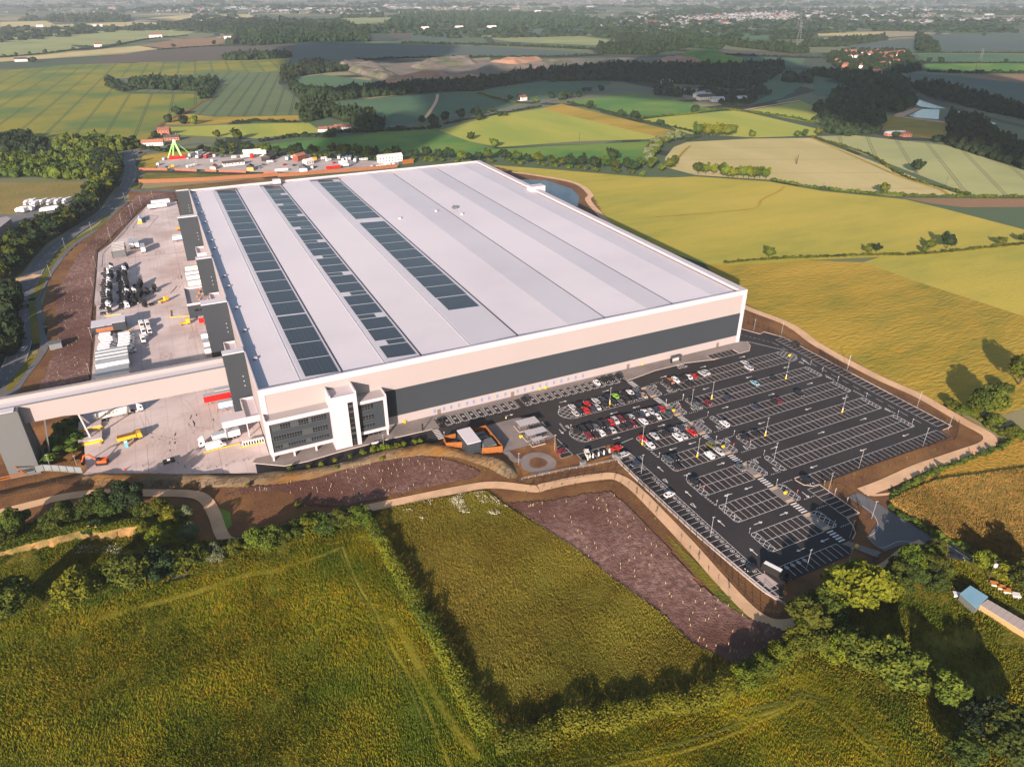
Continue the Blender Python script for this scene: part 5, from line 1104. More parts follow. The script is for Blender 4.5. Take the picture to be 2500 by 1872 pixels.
# row of trailers at the left edge of the yard
for i, (px, c_, rf) in enumerate((((110, 110), m_white_t, None), ((110, 190), m_cream, None), ((110, 290), m_white_t, None), ((105, 375), m_cream, None), ((115, 440), m_white_t, None), ((110, 620), m_white_t, None), ((105, 680), m_cream, None), ((100, 740), m_white_t, None))):
    g = Tz(3.8, 220, 850, 11.04, (px[0] + 10, px[1]))[0]
    trailer(g[0] + 7.0, g[1], math.pi if i % 2 else 0, c_, f'pale trailer at the left yard edge, {ordinal(i + 1)} of eight from the back', group='trailers along the left yard edge')
for i, (px, rz) in enumerate((((1500, 555), 0.12), ((1530, 515), .1))):
    g = Tz(3.8, *LW, (px[0] - 90, px[1] - 10 if i == 0 else px[1] - 5))[0]
    trailer(g[0], g[1], rz, m_white_t, ('white trailer parked across the far end of the yard, nearer the camera', 'white trailer parked across the far end of the yard, behind the other')[i])
# box trailers standing beside the caged canopy
for i, (px, lab) in enumerate((((650, 735), 'grey topped trailer standing next to the steel cage'), ((720, 730), 'grey topped white trailer, middle of three beside the steel cage'), ((805, 800), 'grey topped white trailer standing apart, right of three beside the cage'))):
    g = Tz(3.8, *YD, px)[0]; Lq = 12.5 if i < 2 else 10
    trailer(g[0] + .3, g[1] - Lq / 2, math.pi / 2 + .02, m_white_t, lab, L=Lq)
# steel cage canopy
g0, g1 = Tz(0, *YD, (420, 1000), (600, 975))
cg = empty('steel_cage', (*g0, .1), 0, 'open grey steel framed cage beside the yard fence', 'cage'); b = MB()
wx_, wy_ = g1[0] - g0[0], 17.0
for x in (0, wx_):
    for y in np.linspace(0, wy_, 6): q = MB(); q.bar((x, y, 0), (x, y, 5), .3); q.build('post', m_mull, cg)
for y in np.linspace(0, wy_, 6): q = MB(); q.bar((0, y, 5), (wx_, y, 5), .3); q.build('beam', m_alu, cg)
q = MB(); q.box(0, wx_, 3.5, wy_ - .2, 4.6, 4.75); q.build('roof', GR['yardgravel'], cg); q = MB(); q.box(.15, wx_ - .15, .1, .2, 0, 4.6); q.build('front_mesh', m_mull, cg)
# tractor units in three ranks
def rank(frame, a, b_, n, whites, name, ang=0.0):
    P0, P1 = Tz(1.5, *frame, a, b_)
    for i in range(n):
        t = i / (n - 1); x = P0[0] + (P1[0] - P0[0]) * t; y = P0[1] + (P1[1] - P0[1]) * t
        wc = i in whites
        tractor(x + random.uniform(-.9, .9), y + random.uniform(-.25, .25), ang + random.uniform(-.06, .06), m_whitev if wc else m_black, f'{"white" if wc else "black"} tractor unit in the {name} rank, {ordinal(i + 1)} from the far end')
rank(YD, (345, 1120), (320, 1640), 17, (1, 2, 6, 7, 11, 16), 'left')
rank(LY, (825, 100), (815, 190), 3, (1,), 'short lower left')
rank(YD, (540, 1120), (560, 1640), 17, (1, 2, 11, 16), 'middle')
rank(YD, (740, 1340), (740, 1580), 8, (), 'right')
for px, a, wc, lab in (((660, 1450), 0, True, 'white tractor unit just left of the right rank'), ((835, 1450), -.4, False, 'black tractor unit standing alone right of the right rank'), ((890, 1610), 3.6, False, 'black tractor unit standing alone below the ranks'), ((980, 1410), 1.6, False, 'black tractor unit facing away, alone in the open yard'), ((660, 1590), 0, False, 'black tractor unit at the foot of the right rank')):
    g = Tz(1.5, *YD, px)[0]; tractor(g[0], g[1], a, m_whitev if wc else m_black, lab)
# vans
def van(x, y, ang, col, label, L=5.9, H=2.6, group='white delivery vans', z=.11, cat='van'):
    t = empty('delivery_van', (x, y, z), ang, label, cat, group); h = L / 2
    b = MB(); b.loft([sec(-h, .98, .45, H, .1), sec(h - 1.9, 1.0, .35, H, .12), sec(h - 1.55, 1.0, .35, H - .12, .15, .05), sec(h - .85, .98, .35, 1.35, .15), sec(h - .1, .9, .38, 1.0, .15), sec(h, .8, .45, .85, .1)]); b.build('body', col, t)
    b = MB(); b.add([(h - 1.52, -.8, H - .2), (h - 1.52, .8, H - .2), (h - .86, .84, 1.42), (h - .86, -.84, 1.42)], [(0, 3, 2, 1)]); b.v = [(x_ + .04, y_, z_ + .04) for x_, y_, z_ in b.v]; b.build('windscreen', m_cglass, t)
    for s in (-1, 1): b = MB(); b.box(h - 2.2, h - 1.3, s * 1.0 - .015, s * 1.0 + .015, 1.4, 2.0); b.build('side_window', m_cglass, t)
    wheels(t, (h - 1.0, -h + 1.2), 1.0, .36, .25)
    for s in (-1, 1): b = MB(); b.box(h - .14, h + .01, s * .62 - .16, s * .62 + .16, .75, .95); b.build('headlight', m_lampw, t)
    return t
V5 = (220, 750, 11.04)
for i, (x, y) in enumerate(((450, 700), (440, 760), (500, 820), (500, 880), (450, 960), (420, 1030), (420, 1095))):
    g = Tz(2.3, *V5, (x, y))[0]; van(g[0], g[1], -.08, m_whitev, f'white van in the left stack of parked vans, {ordinal(i + 1)} from the back', L=6.8)
for i, (x, y) in enumerate(((960, 690), (970, 770), (970, 840), (965, 915), (950, 990), (1020, 1110))):
    g = Tz(2.3, *V5, (x, y))[0]; van(g[0], g[1], -.08, m_whitev, f'white van in the right stack of parked vans, {ordinal(i + 1)} from the back', L=6.8)
for i, (x, y, lab) in enumerate(((1370, 420, 'upper left'), (1420, 590, 'middle left'), (1530, 400, 'upper right'), (1585, 580, 'middle right'), (1410, 800, 'lowest'))):
    g = Tz(2.3, *V5, (x, y))[0]; van(g[0], g[1], -math.pi / 2 + .1, m_whitev, f'white van of the loose group in the open yard, {lab} one', L=6.2)
# vehicles in the front yard
g = Tz(2, *D5, (360, 1345))[0]; t = trailer(g[0] + 1, g[1], math.pi + .1, m_white_t, 'white trailer behind a white cab parked left of the office', L=10, H=3.7); tractor(g[0] - 6.2, g[1] - .9, math.pi + .1, m_whitev, 'white tractor unit coupled to the trailer parked left of the office')
g = Tz(1.3, *D5, (260, 1470))[0]; van(g[0], g[1], .1, m_whitev, 'white van parked alongside the lorry left of the office', L=7.2, H=2.9)
g = Tz(2.6, *LY, (860, 965))[0]; trailer(g[0], g[1], .08, m_cream, 'cream trailer emerging from under the bridge, coupled to a white cab', L=13, text='NEXT'); tractor(g[0] + 8.3, g[1] + .8, .08, m_whitev, 'white tractor unit coming out from under the bridge')
def tipper(x, y, ang):
    t = empty('tipper_lorry', (x, y, .11), ang, 'yellow four axle tipper lorry standing in the front yard', 'lorry'); y_ = mat('tipper_yellow', (.72, .38, .02))
    b = MB(); b.loft([[(2.6, -1.2, .9), (2.6, 1.2, .9), (2.6, 1.2, 2.9), (2.6, -1.2, 2.9)], [(4.3, -1.2, .7), (4.3, 1.2, .7), (4.1, 1.15, 2.8), (4.1, -1.15, 2.8)]]); b.build('cab', y_, t)
    b = MB(); b.loft([[(-4.3, -1.05, 1.2), (-4.3, 1.05, 1.2), (-4.3, 1.25, 2.7), (-4.3, -1.25, 2.7)], [(2.3, -1.05, 1.2), (2.3, 1.05, 1.2), (2.3, 1.25, 2.7), (2.3, -1.25, 2.7)]]); b.build('tipping_body', y_, t)
    b = MB(); b.box(-4.1, 2.1, -1.1, 1.1, 2.7, 2.74); b.build('load', GR['soil'], t)
    b = MB(); b.add([(4.28, -1.05, 1.7), (4.28, 1.05, 1.7), (4.15, 1.0, 2.6), (4.15, -1.0, 2.6)], [(0, 1, 2, 3)]); b.build('windscreen', m_cglass, t)
    b = MB(); b.box(-4.2, 2.6, -.5, .5, .8, 1.2); b.build('chassis', m_black, t); wheels(t, (3.3, 1.7, -1.6, -3.0), 1.2)
g = Tz(1.5, *LY, (1000, 1160))[0]; tipper(*g, .1)
def digger(x, y, ang):
    t = empty('excavator', (x, y, .11), ang, 'orange red tracked excavator with bent boom at the yard corner', 'excavator'); m = mat('excavator_orange', (.75, .10, .02))
    for s in (-1, 1): b = MB(); b.box(-1.9, 1.9, s * 1.1 - .3, s * 1.1 + .3, 0, .8); b.build('track', m_black, t)
    b = MB(); b.box(-1.8, 1.3, -1.2, 1.2, .9, 1.9); b.build('house', m, t); b = MB(); b.box(.1, 1.4, .2, 1.2, 1.9, 3.0); b.build('cab', m_cglass, t)
    b = MB(); b.bar((1.2, -.2, 1.5), (3.8, -.2, 4.2), .45); b.bar((3.8, -.2, 4.2), (5.6, -.2, 3.9), .4); b.build('boom', m, t); b = MB(); b.bar((5.6, -.2, 3.9), (6.6, -.2, 1.6), .35); b.build('dipper_arm', m, t); b = MB(); b.loft([[(6.0, -.7, .2), (6.0, .3, .2), (6.4, .3, 1.3), (6.4, -.7, 1.3)], [(7.0, -.7, .5), (7.0, .3, .5), (6.8, .3, 1.5), (6.8, -.7, 1.5)]]); b.build('bucket', m_black, t)
g = Tz(.5, *LY, (790, 1355))[0]; digger(*g, 2.9)
def shunter(px, frame, ang, label):
    g = Tz(1, *frame, px)[0]; t = empty('shunter_truck', (*g, .11), ang, label, 'truck'); m = mat('shunter_yellow', (.78, .42, .03)) if 'shunter_yellow' not in bpy.data.materials else bpy.data.materials['shunter_yellow']
    b = MB(); b.box(.3, 2.2, -1.2, .3, .7, 3.0); b.build('cab', m, t); b = MB(); b.box(.5, 2.25, -1.05, .15, 1.8, 2.7); b.build('window', m_cglass, t); b = MB(); b.box(-2.6, 2.4, -1.1, 1.1, .6, 1.1); b.build('chassis', m, t); wheels(t, (1.5, -1.8), 1.2)
shunter((1430, 275), LY, 0, 'yellow yard shunter beside the dark wing under the dock office'); shunter((1262, 105), LY, .5, 'small yellow shunter alone in the middle of the yard')
# food van at the bottom of the car park
g = Tz(1.5, *Z5, (1455, 1275))[0]; t = van(g[0], g[1], -1.2, m_black, 'black minibus with white roof panel at the bottom corner of the car park', L=8.5, H=2.9, group=None, cat='minibus')
b = MB(); b.box(-3.9, 1.4, -.7, .7, 2.91, 2.97); b.build('roof_panel', m_whitev, t); b = MB(); b.box(-4.27, -4.24, -.8, .8, .6, 2.5); b.build('rear_panel', m_redv, t)
# lorry park, far left: white box lorries
def boxlorry(frame, px, ang, label, col=None, group='white box lorries in the left lorry park', L=8.0, z=.0):
    g = Tz(1.5, *frame, px)[0]; t = empty('box_lorry', (*g, z), ang, label, 'lorry', group); h = L / 2
    b = MB(); b.box(-h, h - 2.1, -1.25, 1.25, 1.0, 3.8); b.build('box_body', col or m_whitev, t); b = MB(); b.loft([[(h - 2.0, -1.15, .6), (h - 2.0, 1.15, .6), (h - 2.0, 1.15, 3.4), (h - 2.0, -1.15, 3.4)], [(h, -1.15, .6), (h, 1.15, .6), (h - .3, 1.1, 2.6), (h - .3, -1.1, 2.6)]]); b.build('cab', col or m_whitev, t)
    b = MB(); b.add([(h - .1, -1.0, 1.5), (h - .1, 1.0, 1.5), (h - .24, 1.0, 2.4), (h - .24, -1.0, 2.4)], [(0, 1, 2, 3)]); b.build('windscreen', m_cglass, t); wheels(t, (h - 1.2, -h + 1.6), 1.2, .48, .3); return t
for i, (px, a) in enumerate((((255, 535), -2.2), ((300, 530), -2.0), ((325, 545), -2.0), ((392, 530), -2.3), ((462, 530), -2.3), ((527, 525), -2.2), ((603, 518), -2.3), ((185, 605), 2.5), ((215, 595), 2.5), ((260, 590), 2.4), ((437, 597), 3.4))):
    boxlorry(LW, px, a, f'white box lorry in the left lorry park, {ordinal(i + 1)} in order from the upper left', L=8.5 if i < 10 else 13)
boxlorry(LW, (310, 715), 2.4, 'red box lorry under the trees of the left lorry park', m_redv, None)
# ------------------------------------------------------------------ foliage
leafA = mat('tree_foliage', (.042, .064, .007), (.10, .115, .011), (.028, .048, .008), .55, .04, rnd=.28, rough=.8, spec=.15)
leafB = mat('dark_tree_foliage', (.012, .026, .010), (.024, .040, .012), None, .5, rnd=.22, rough=.8, spec=.15)
leafC = mat('bright_tree_foliage', (.085, .11, .006), (.15, .15, .010), (.05, .075, .006), .6, .05, rnd=.2, rough=.8, spec=.15)
leafD = mat('silvery_green_foliage', (.09, .12, .06), (.14, .16, .08), None, .5, rnd=.2, rough=.8, spec=.15)
bark = mat('tree_bark', (.07, .05, .035), (.045, .035, .025), None, .6)
def leaf_quads(C_, Nrm, size, r, aspect=.7):
    """quads centred at C_, roughly facing Nrm with scatter"""
    n = len(C_); nr = Nrm + r.normal(0, .55, (n, 3)); nr /= np.linalg.norm(nr, axis=1)[:, None] + 1e-9
    t = np.cross(nr, r.normal(0, 1, (n, 3))); t /= np.linalg.norm(t, axis=1)[:, None] + 1e-9; b = np.cross(nr, t)
    s = size * r.uniform(.6, 1.3, (n, 1)); t = t * s; b = b * s * aspect
    V = np.stack([C_ - t - b, C_ + t - b * .6, C_ + t * .8 + b, C_ - t * .7 + b * 1.1], 1).reshape(-1, 3)
    return V, np.arange(4 * n).reshape(n, 4)
def crown(rx, rz, nb, nl, leaf, seed, z0=None, core=.72, flat=1.0):
    r = np.random.default_rng(seed)
    d = r.normal(0, 1, (nb, 3)); d[:, 2] = np.abs(d[:, 2]) * 1.0 - .35; d /= np.linalg.norm(d, axis=1)[:, None]
    bc = d * r.uniform(.42, .92, (nb, 1)) * np.array([rx, rx, rz]) * r.uniform(.85, 1.1, 3); br = r.uniform(.17, .44, nb) * (rx + rz) / 2
    k = r.integers(0, nb, nl); u = r.normal(0, 1, (nl, 3)); u[:, 2] += .25; u /= np.linalg.norm(u, axis=1)[:, None]
    P = bc[k] + u * (br[k] * r.uniform(.82, 1.08, nl))[:, None]
    P[:, 2] = np.maximum(P[:, 2], -rz * .78)
    V, F = leaf_quads(P, u, leaf, r)
    # inner mass
    cv = []; cf = []; nu, nv = 10, 6
    for i in range(nv + 1):
        for j in range(nu):
            th = math.pi * i / nv; ph = 2 * math.pi * j / nu; q = core * (1 + .12 * math.sin(3 * ph + seed) * math.sin(2 * th))
            cv.append((rx * q * math.sin(th) * math.cos(ph), rx * q * math.sin(th) * math.sin(ph), rz * q * math.cos(th)))
    for i in range(nv):
        for j in range(nu): cf.append((i * nu + j, (i + 1) * nu + j, (i + 1) * nu + (j + 1) % nu, i * nu + (j + 1) % nu))
    cv = np.array(cv); cf = np.array(cf) + len(V)
    V = np.vstack([V, cv]); F = np.vstack([F, cf])
    V[:, 2] += (z0 if z0 is not None else rz * .9)
    return V, F
def trunk_mesh(h, r, seed):
    rr = random.Random(seed); b = MB(); p = Vector((0, 0, -.3)); 
    q = Vector((rr.uniform(-.2, .2), rr.uniform(-.2, .2), h)); n = 7
    ring = lambda c, rad: [(c[0] + rad * math.cos(2 * math.pi * i / n), c[1] + rad * math.sin(2 * math.pi * i / n), c[2]) for i in range(n)]
    b.loft([ring(p, r * 1.3), ring((p + q) / 2, r), ring(q, r * .7)])
    for i in range(4):
        a = i * 1.6 + rr.random(); e = q + Vector((math.cos(a) * h * .5, math.sin(a) * h * .5, h * rr.uniform(.4, .8))); b.bar(q - Vector((0, 0, .3)), e, r * .6, n=5)
    return b.mesh('trunk', bark)
CR = {'near': [], 'mid': [], 'far': []}
for i in range(4):
    V, F = crown(1, .92, 38, 5200, .062, 11 + i, core=.6); CR['near'].append((V, F))
for i in range(5):
    V, F = crown(1, .9, 16, 620, .15, 31 + i); CR['mid'].append((V, F))
for i in range(4):
    V, F = crown(1, .85, 9, 90, .32, 51 + i, core=.8); CR['far'].append((V, F))
CR['mass'] = [crown(1, .8, 7, 34, .42, 71 + i, core=.85) for i in range(4)]
MATS = {'A': leafA, 'B': leafB, 'C': leafC, 'D': leafD}
CM = {}
def crown_me(lod, i, mk):
    k = (lod, i, mk)
    if k not in CM:
        V, F = CR[lod][i]; CM[k] = mesh_np('crown', V, F, MATS[mk])
    return CM[k]
TM = [trunk_mesh(.9, .07, i) for i in range(3)]
def tree(x, y, R_, lod='mid', mk='A', label=None, group=None, name='tree', hk=1.0, z=-.1, cat='tree'):
    i = int(rng.integers(0, len(CR[lod])))
    if lod == 'far':
        o = obj(name, crown_me(lod, i, mk), None, (x, y, z), float(rng.uniform(0, 6.28))); o.scale = (R_, R_, R_ * hk); return tag(o, label, cat, group)
    t = empty(name, (x, y, z), float(rng.uniform(0, 6.28)), label, cat, group)
    c = obj('crown', crown_me(lod, i, mk), t, (0, 0, R_ * .35 * hk)); c.scale = (R_, R_, R_ * hk)
    k = obj('trunk', TM[i % 3], t); k.scale = (R_ * .9,) * 3
    return t
def bush(x, y, R_, mk='A', lod='mid', label=None, group=None, hk=.8):
    i = int(rng.integers(0, len(CR[lod]))); o = obj('bush', crown_me(lod, i, mk), None, (x, y, -.25 * R_), float(rng.uniform(0, 6.28))); o.scale = (R_, R_, R_ * hk); return tag(o, label, 'bush', group)
def merge_crowns(P, Rr, name, m, label=None, lod='far', hk=1.0, jit=.25, cat=None, zb=-.3):
    """one mass of many crowns, for woods that read as one"""
    Vs = []; Fs = []; o = 0
    for (x, y), r in zip(P, Rr):
        V, F = CR[lod][int(rng.integers(0, len(CR[lod])))]; a = rng.uniform(0, 6.28); c, s = math.cos(a), math.sin(a)
        k = hk * rng.uniform(1 - jit, 1 + jit)
        W = np.stack([(V[:, 0] * c - V[:, 1] * s) * r + x, (V[:, 0] * s + V[:, 1] * c) * r + y, V[:, 2] * r * k + zb * r], 1)
        Vs.append(W); Fs.append(F + o); o += len(V)
    me = mesh_np(name, np.vstack(Vs), np.vstack(Fs), m); return tag(obj(name, me), label, cat, None, 'stuff')
def wood(poly, R_, m, label, dens=1.0, hk=1.1, floor=True):
    P = np.array(poly); a = abs(sum(P[i][0] * P[(i + 1) % len(P)][1] - P[(i + 1) % len(P)][0] * P[i][1] for i in range(len(P)))) / 2
    n = int(max(4, dens * a / (R_ * R_ * 2.0))); n = min(n, 1500)
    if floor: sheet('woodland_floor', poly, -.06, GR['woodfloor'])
    pts = rand_in(poly, n)
    return merge_crowns(pts, R_ * rng.uniform(.7, 1.25, n), 'woodland', m, label, lod='far' if R_ < 5.5 else 'mass', hk=hk, cat='woodland')
def hedge_pts(pts, sp):
    P = np.array(smooth_line(pts, 6) if len(pts) > 2 else pts); d = np.r_[0, np.cumsum(np.hypot(*np.diff(P, axis=0).T))]
    n = max(2, int(d[-1] / sp)); t = np.linspace(0, d[-1], n); return np.stack([np.interp(t, d, P[:, 0]), np.interp(t, d, P[:, 1])], 1)
def hedge_far(pts, R_, label, m=None, cat='hedge', hk=.8):
    P = hedge_pts(pts, R_ * 1.1); P = P + rng.normal(0, R_ * .25, P.shape)
    o = merge_crowns(P, R_ * rng.uniform(.6, 1.15, len(P)), 'hedge', m or leafB, label, hk=hk, cat='hedge'); o['kind'] = ''; del o['kind']; return o
def hedge_near(pts, wdt, h, label, m, leaf=.22, dens=9, name='hedge'):
    P = np.array(smooth_line(pts, 8)); d = np.r_[0, np.cumsum(np.hypot(*np.diff(P, axis=0).T))]; L = d[-1]; n = int(L * wdt * dens)
    t = rng.uniform(0, L, n); x = np.interp(t, d, P[:, 0]); y = np.interp(t, d, P[:, 1]); dx = np.gradient(P[:, 0]); dy = np.gradient(P[:, 1])
    nx = -np.interp(t, d, dy); ny = np.interp(t, d, dx); q = np.hypot(nx, ny) + 1e-9; nx /= q; ny /= q
    a = rng.uniform(0, math.pi, n); hh = h * (.55 + .75 * vnoise(x, y, 3.2, 9)); ww = wdt * (.35 + .3 * vnoise(x, y, 4.5, 12))
    C_ = np.stack([x + nx * np.cos(a) * ww, y + ny * np.cos(a) * ww, np.sin(a) ** .7 * hh], 1); N_ = np.stack([nx * np.cos(a), ny * np.cos(a), np.sin(a) + .2], 1)
    C_ += rng.normal(0, .22, C_.shape); C_[:, 2] = np.abs(C_[:, 2])
    V, F = leaf_quads(C_, N_, leaf, rng)
    me = mesh_np(name, V, F, m); o = obj('hedge' if name == 'hedge' else name, me); return tag(o, label, 'hedge')
# foreground hedges
hedge_near(Q(L2, (560, 270), (640, 400), (740, 570), (860, 780), (960, 960), (1080, 1180), (1180, 1360), (1270, 1500)), 4.6, 3.4, 'long straight yellow green hedge between the two foreground meadows', leafC, dens=24)
hedge_near(Q(L2, (1290, 1520), (1450, 1510), (1606, 1490), L3, (200, 1440), (500, 1400), (800, 1330), (1000, 1310), (1150, 1260), (1240, 1180), (1350, 1120), (1500, 1040), (1600, 1000)), 6.0, 3.6, 'wide hedge along the bottom edge of the tan meadow', leafC, dens=24)
hedge_near(Q(L1, (1606, 400), (1480, 390), (1340, 430), (1200, 470), (1050, 520)) , 5, 3.5, 'shrubby hedge below the footpath bend on the left', leafA, dens=14)
hedge_near(Q(L2, (0, 370), (120, 350), (250, 310), (380, 300), (480, 270), (580, 260)), 5, 4.2, 'dense green hedge beside the footpath, left of the long straight hedge', leafA, dens=15)
for i, (fr, x, y, r, mk, lab) in enumerate([
    (L2, 150, 340, 4.2, 'A', 'rounded bush in the footpath hedge, leftmost of five'), (L2, 250, 290, 4.6, 'C', 'rounded bush in the footpath hedge, second of five'), (L2, 330, 300, 4.2, 'A', 'rounded bush in the footpath hedge, middle of five'), (L2, 430, 270, 4.4, 'A', 'rounded bush in the footpath hedge, fourth of five'), (L2, 530, 255, 4.4, 'C', 'rounded bush in the footpath hedge at the head of the long hedge'), (L2, 30, 390, 4.5, 'A', 'dark bush at the left foot of the footpath hedge')]):
    g = G(fr[0] + x / 2.294, fr[1] + (y + 25) / 2.294); bush(g[0], g[1], r, mk, 'near', lab)
LT = [(110, 345, 6.5, 'A', 'dark tree on the bank at the far left'), (50, 390, 4, 'A', 'small bush on the bank at the far left'), (300, 320, 4.5, 'A', 'low bush above the orange cliff, left'), (380, 280, 5, 'A', 'mid green tree above the orange cliff'), (465, 260, 4, 'A', 'small tree above the orange cliff'), (560, 240, 6.2, 'A', 'tall tree above the orange cliff, left of a pair'), (640, 250, 5.5, 'A', 'bushy tree above the orange cliff'), (735, 215, 6.8, 'B', 'tall dark tree by the footpath above the cliff'), (820, 260, 4.5, 'A', 'bush right of the tall dark tree'), (900, 240, 4.6, 'A', 'bush near the top of the green bank'), (960, 290, 4.6, 'C', 'bright bush on the green bank'), (1040, 250, 3.6, 'D', 'pale silvery bush at the top corner of the bank'), (1065, 360, 3.6, 'D', 'pale silvery bush at the right edge of the bank'), (540, 350, 3.8, 'B', 'dark ivy clump on the orange cliff'), (830, 360, 4.2, 'C', 'bright bush at the end of the cliff'), (900, 400, 4.4, 'C', 'bright bush on the steep green slope'), (980, 430, 4.0, 'C', 'bright bush low on the green slope'),
      (80, 800, 8.0, 'A', 'large round tree at the left edge above the meadow'), (480, 730, 7.4, 'C', 'round light green tree standing alone above the meadow'), (350, 770, 3.6, 'C', 'small bush left of the round light green tree'), (770, 660, 8.2, 'A', 'large tree at the meadow edge, left of a pair'), (910, 610, 6.8, 'B', 'dark tree at the meadow edge, right of a pair'), (1040, 560, 6.0, 'A', 'olive tree right of the dark tree'), (1110, 520, 5.0, 'A', 'olive bush near the footpath bend'), (1215, 490, 4.2, 'D', 'pale grey green bush below the footpath bend'), (1310, 460, 4.0, 'A', 'bush below the end of the footpath bend'), (1440, 430, 5.0, 'A', 'dark green tree right of the footpath bend'), (1530, 420, 5.0, 'A', 'green tree in the hedge, right of the footpath bend'), (1590, 390, 4.2, 'A', 'green bush in the hedge beside the path')]
for x, y, r, mk, lab in LT:
    g = G(L1[0] + x / 2.294, L1[1] + (y + 8) / 2.294); tree(g[0], g[1], r * .8, 'near', mk, lab, name='tree' if r > 4.6 else 'bush', hk=.95, z=-1.0 if r < 5 else -.4, cat='tree' if r > 4.6 else 'bush')
RT = [(1100, 460, 4.2, 'A', 'dark tree at the lane end'), (1020, 510, 5.0, 'C', 'bright tree below the lane'), (960, 540, 6, 'C', 'bright tree left of the lane trees'), (1080, 570, 5.5, 'A', 'olive bush below the lane trees'), (1150, 580, 3.6, 'A', 'olive bush beside the black car'), (880, 590, 5.5, 'A', 'green tree beside the footpath end'), (800, 700, 6.5, 'C', 'yellow green tree right of the big tree'), (640, 740, 11.5, 'C', 'very large spreading bright tree by the car park corner'), (480, 800, 6.5, 'A', 'green tree at the left foot of the big tree'), (760, 650, 5, 'C', 'small tree above the big one'), (370, 900, 8.0, 'A', 'dark blue green tree at the path corner'), (320, 1000, 5.5, 'C', 'yellow green shrub below the dark path corner tree'), (430, 1000, 5.5, 'A', 'olive shrub in the thicket below the big tree'), (540, 920, 5, 'A', 'shrub between the big tree and thicket'), (650, 1060, 8, 'A', 'round olive tree in the thicket'), (520, 1050, 5, 'C', 'shrub left of the round olive tree'), (860, 1180, 9, 'A', 'broad dark green tree in the rough ground'), (1160, 1290, 7, 'A', 'round olive tree right of the broad dark one'), (1360, 1470, 7.5, 'B', 'dark tree near the bottom right'), (1500, 1570, 9, 'A', 'large dark tree at the bottom right corner'), (1250, 1600, 6, 'A', 'olive bush at the bottom right'), (1370, 540, 4.8, 'C', 'bright bush at the lane side by the sheds'), (1460, 590, 5, 'C', 'bright bush beside the wooden pole'), (1600, 650, 7, 'A', 'tree at the right edge above the beehives'), (220, 1060, 4.5, 'C', 'shrub at the left of the thicket'), (150, 1130, 4.5, 'C', 'shrub in the hedge corner'), (30, 1180, 4.5, 'C', 'bright shrub in the hedge below the mulch bed'), (1000, 620, 4.6, 'A', 'shrub in the green belt below the lane'), (900, 660, 4.5, 'A', 'shrub right of the yellow green tree'), (1100, 660, 4.5, 'A', 'shrub in the rough ground above the bare patch')]
for x, y, r, mk, lab in RT:
    g = G(Z7[0] + x / 2.294, Z7[1] + (y + r * 3) / 2.294); tree(g[0], g[1], r * .74, 'near', mk, lab, name='tree' if r > 5.2 else 'bush', hk=.95, z=-.4, cat='tree' if r > 5.2 else 'bush')
for x, y, r, mk, lab in [(1480, 600, 9.5, 'A', 'big olive tree casting a long shadow on the grassland'), (1790, 300, 9, 'A', 'tall tree at the right picture edge by the track'), (1650, 400, 5, 'A', 'bush between the two big shadow casting trees'), (1380, 560, 4.5, 'A', 'bush at the left foot of the big olive tree'), (1290, 590, 3.6, 'A', 'small bush by the track left of the big olive tree'), (1180, 520, 3.6, 'A', 'small bush in the grass beside the light footpath'), (1560, 690, 4.6, 'A', 'bush below the big olive tree'), (1720, 780, 4.5, 'A', 'bush at the crop field corner'), (1820, 820, 4.0, 'A', 'bush right of the crop field corner')]:
    g = G(Z6[0] + x / 3.68, Z6[1] + (y + 20) / 3.68); tree(g[0], g[1], r * .72, 'near', mk, lab, name='tree' if r > 5 else 'bush', hk=1.0 if r > 5 else .8, cat='tree' if r > 5 else 'bush')
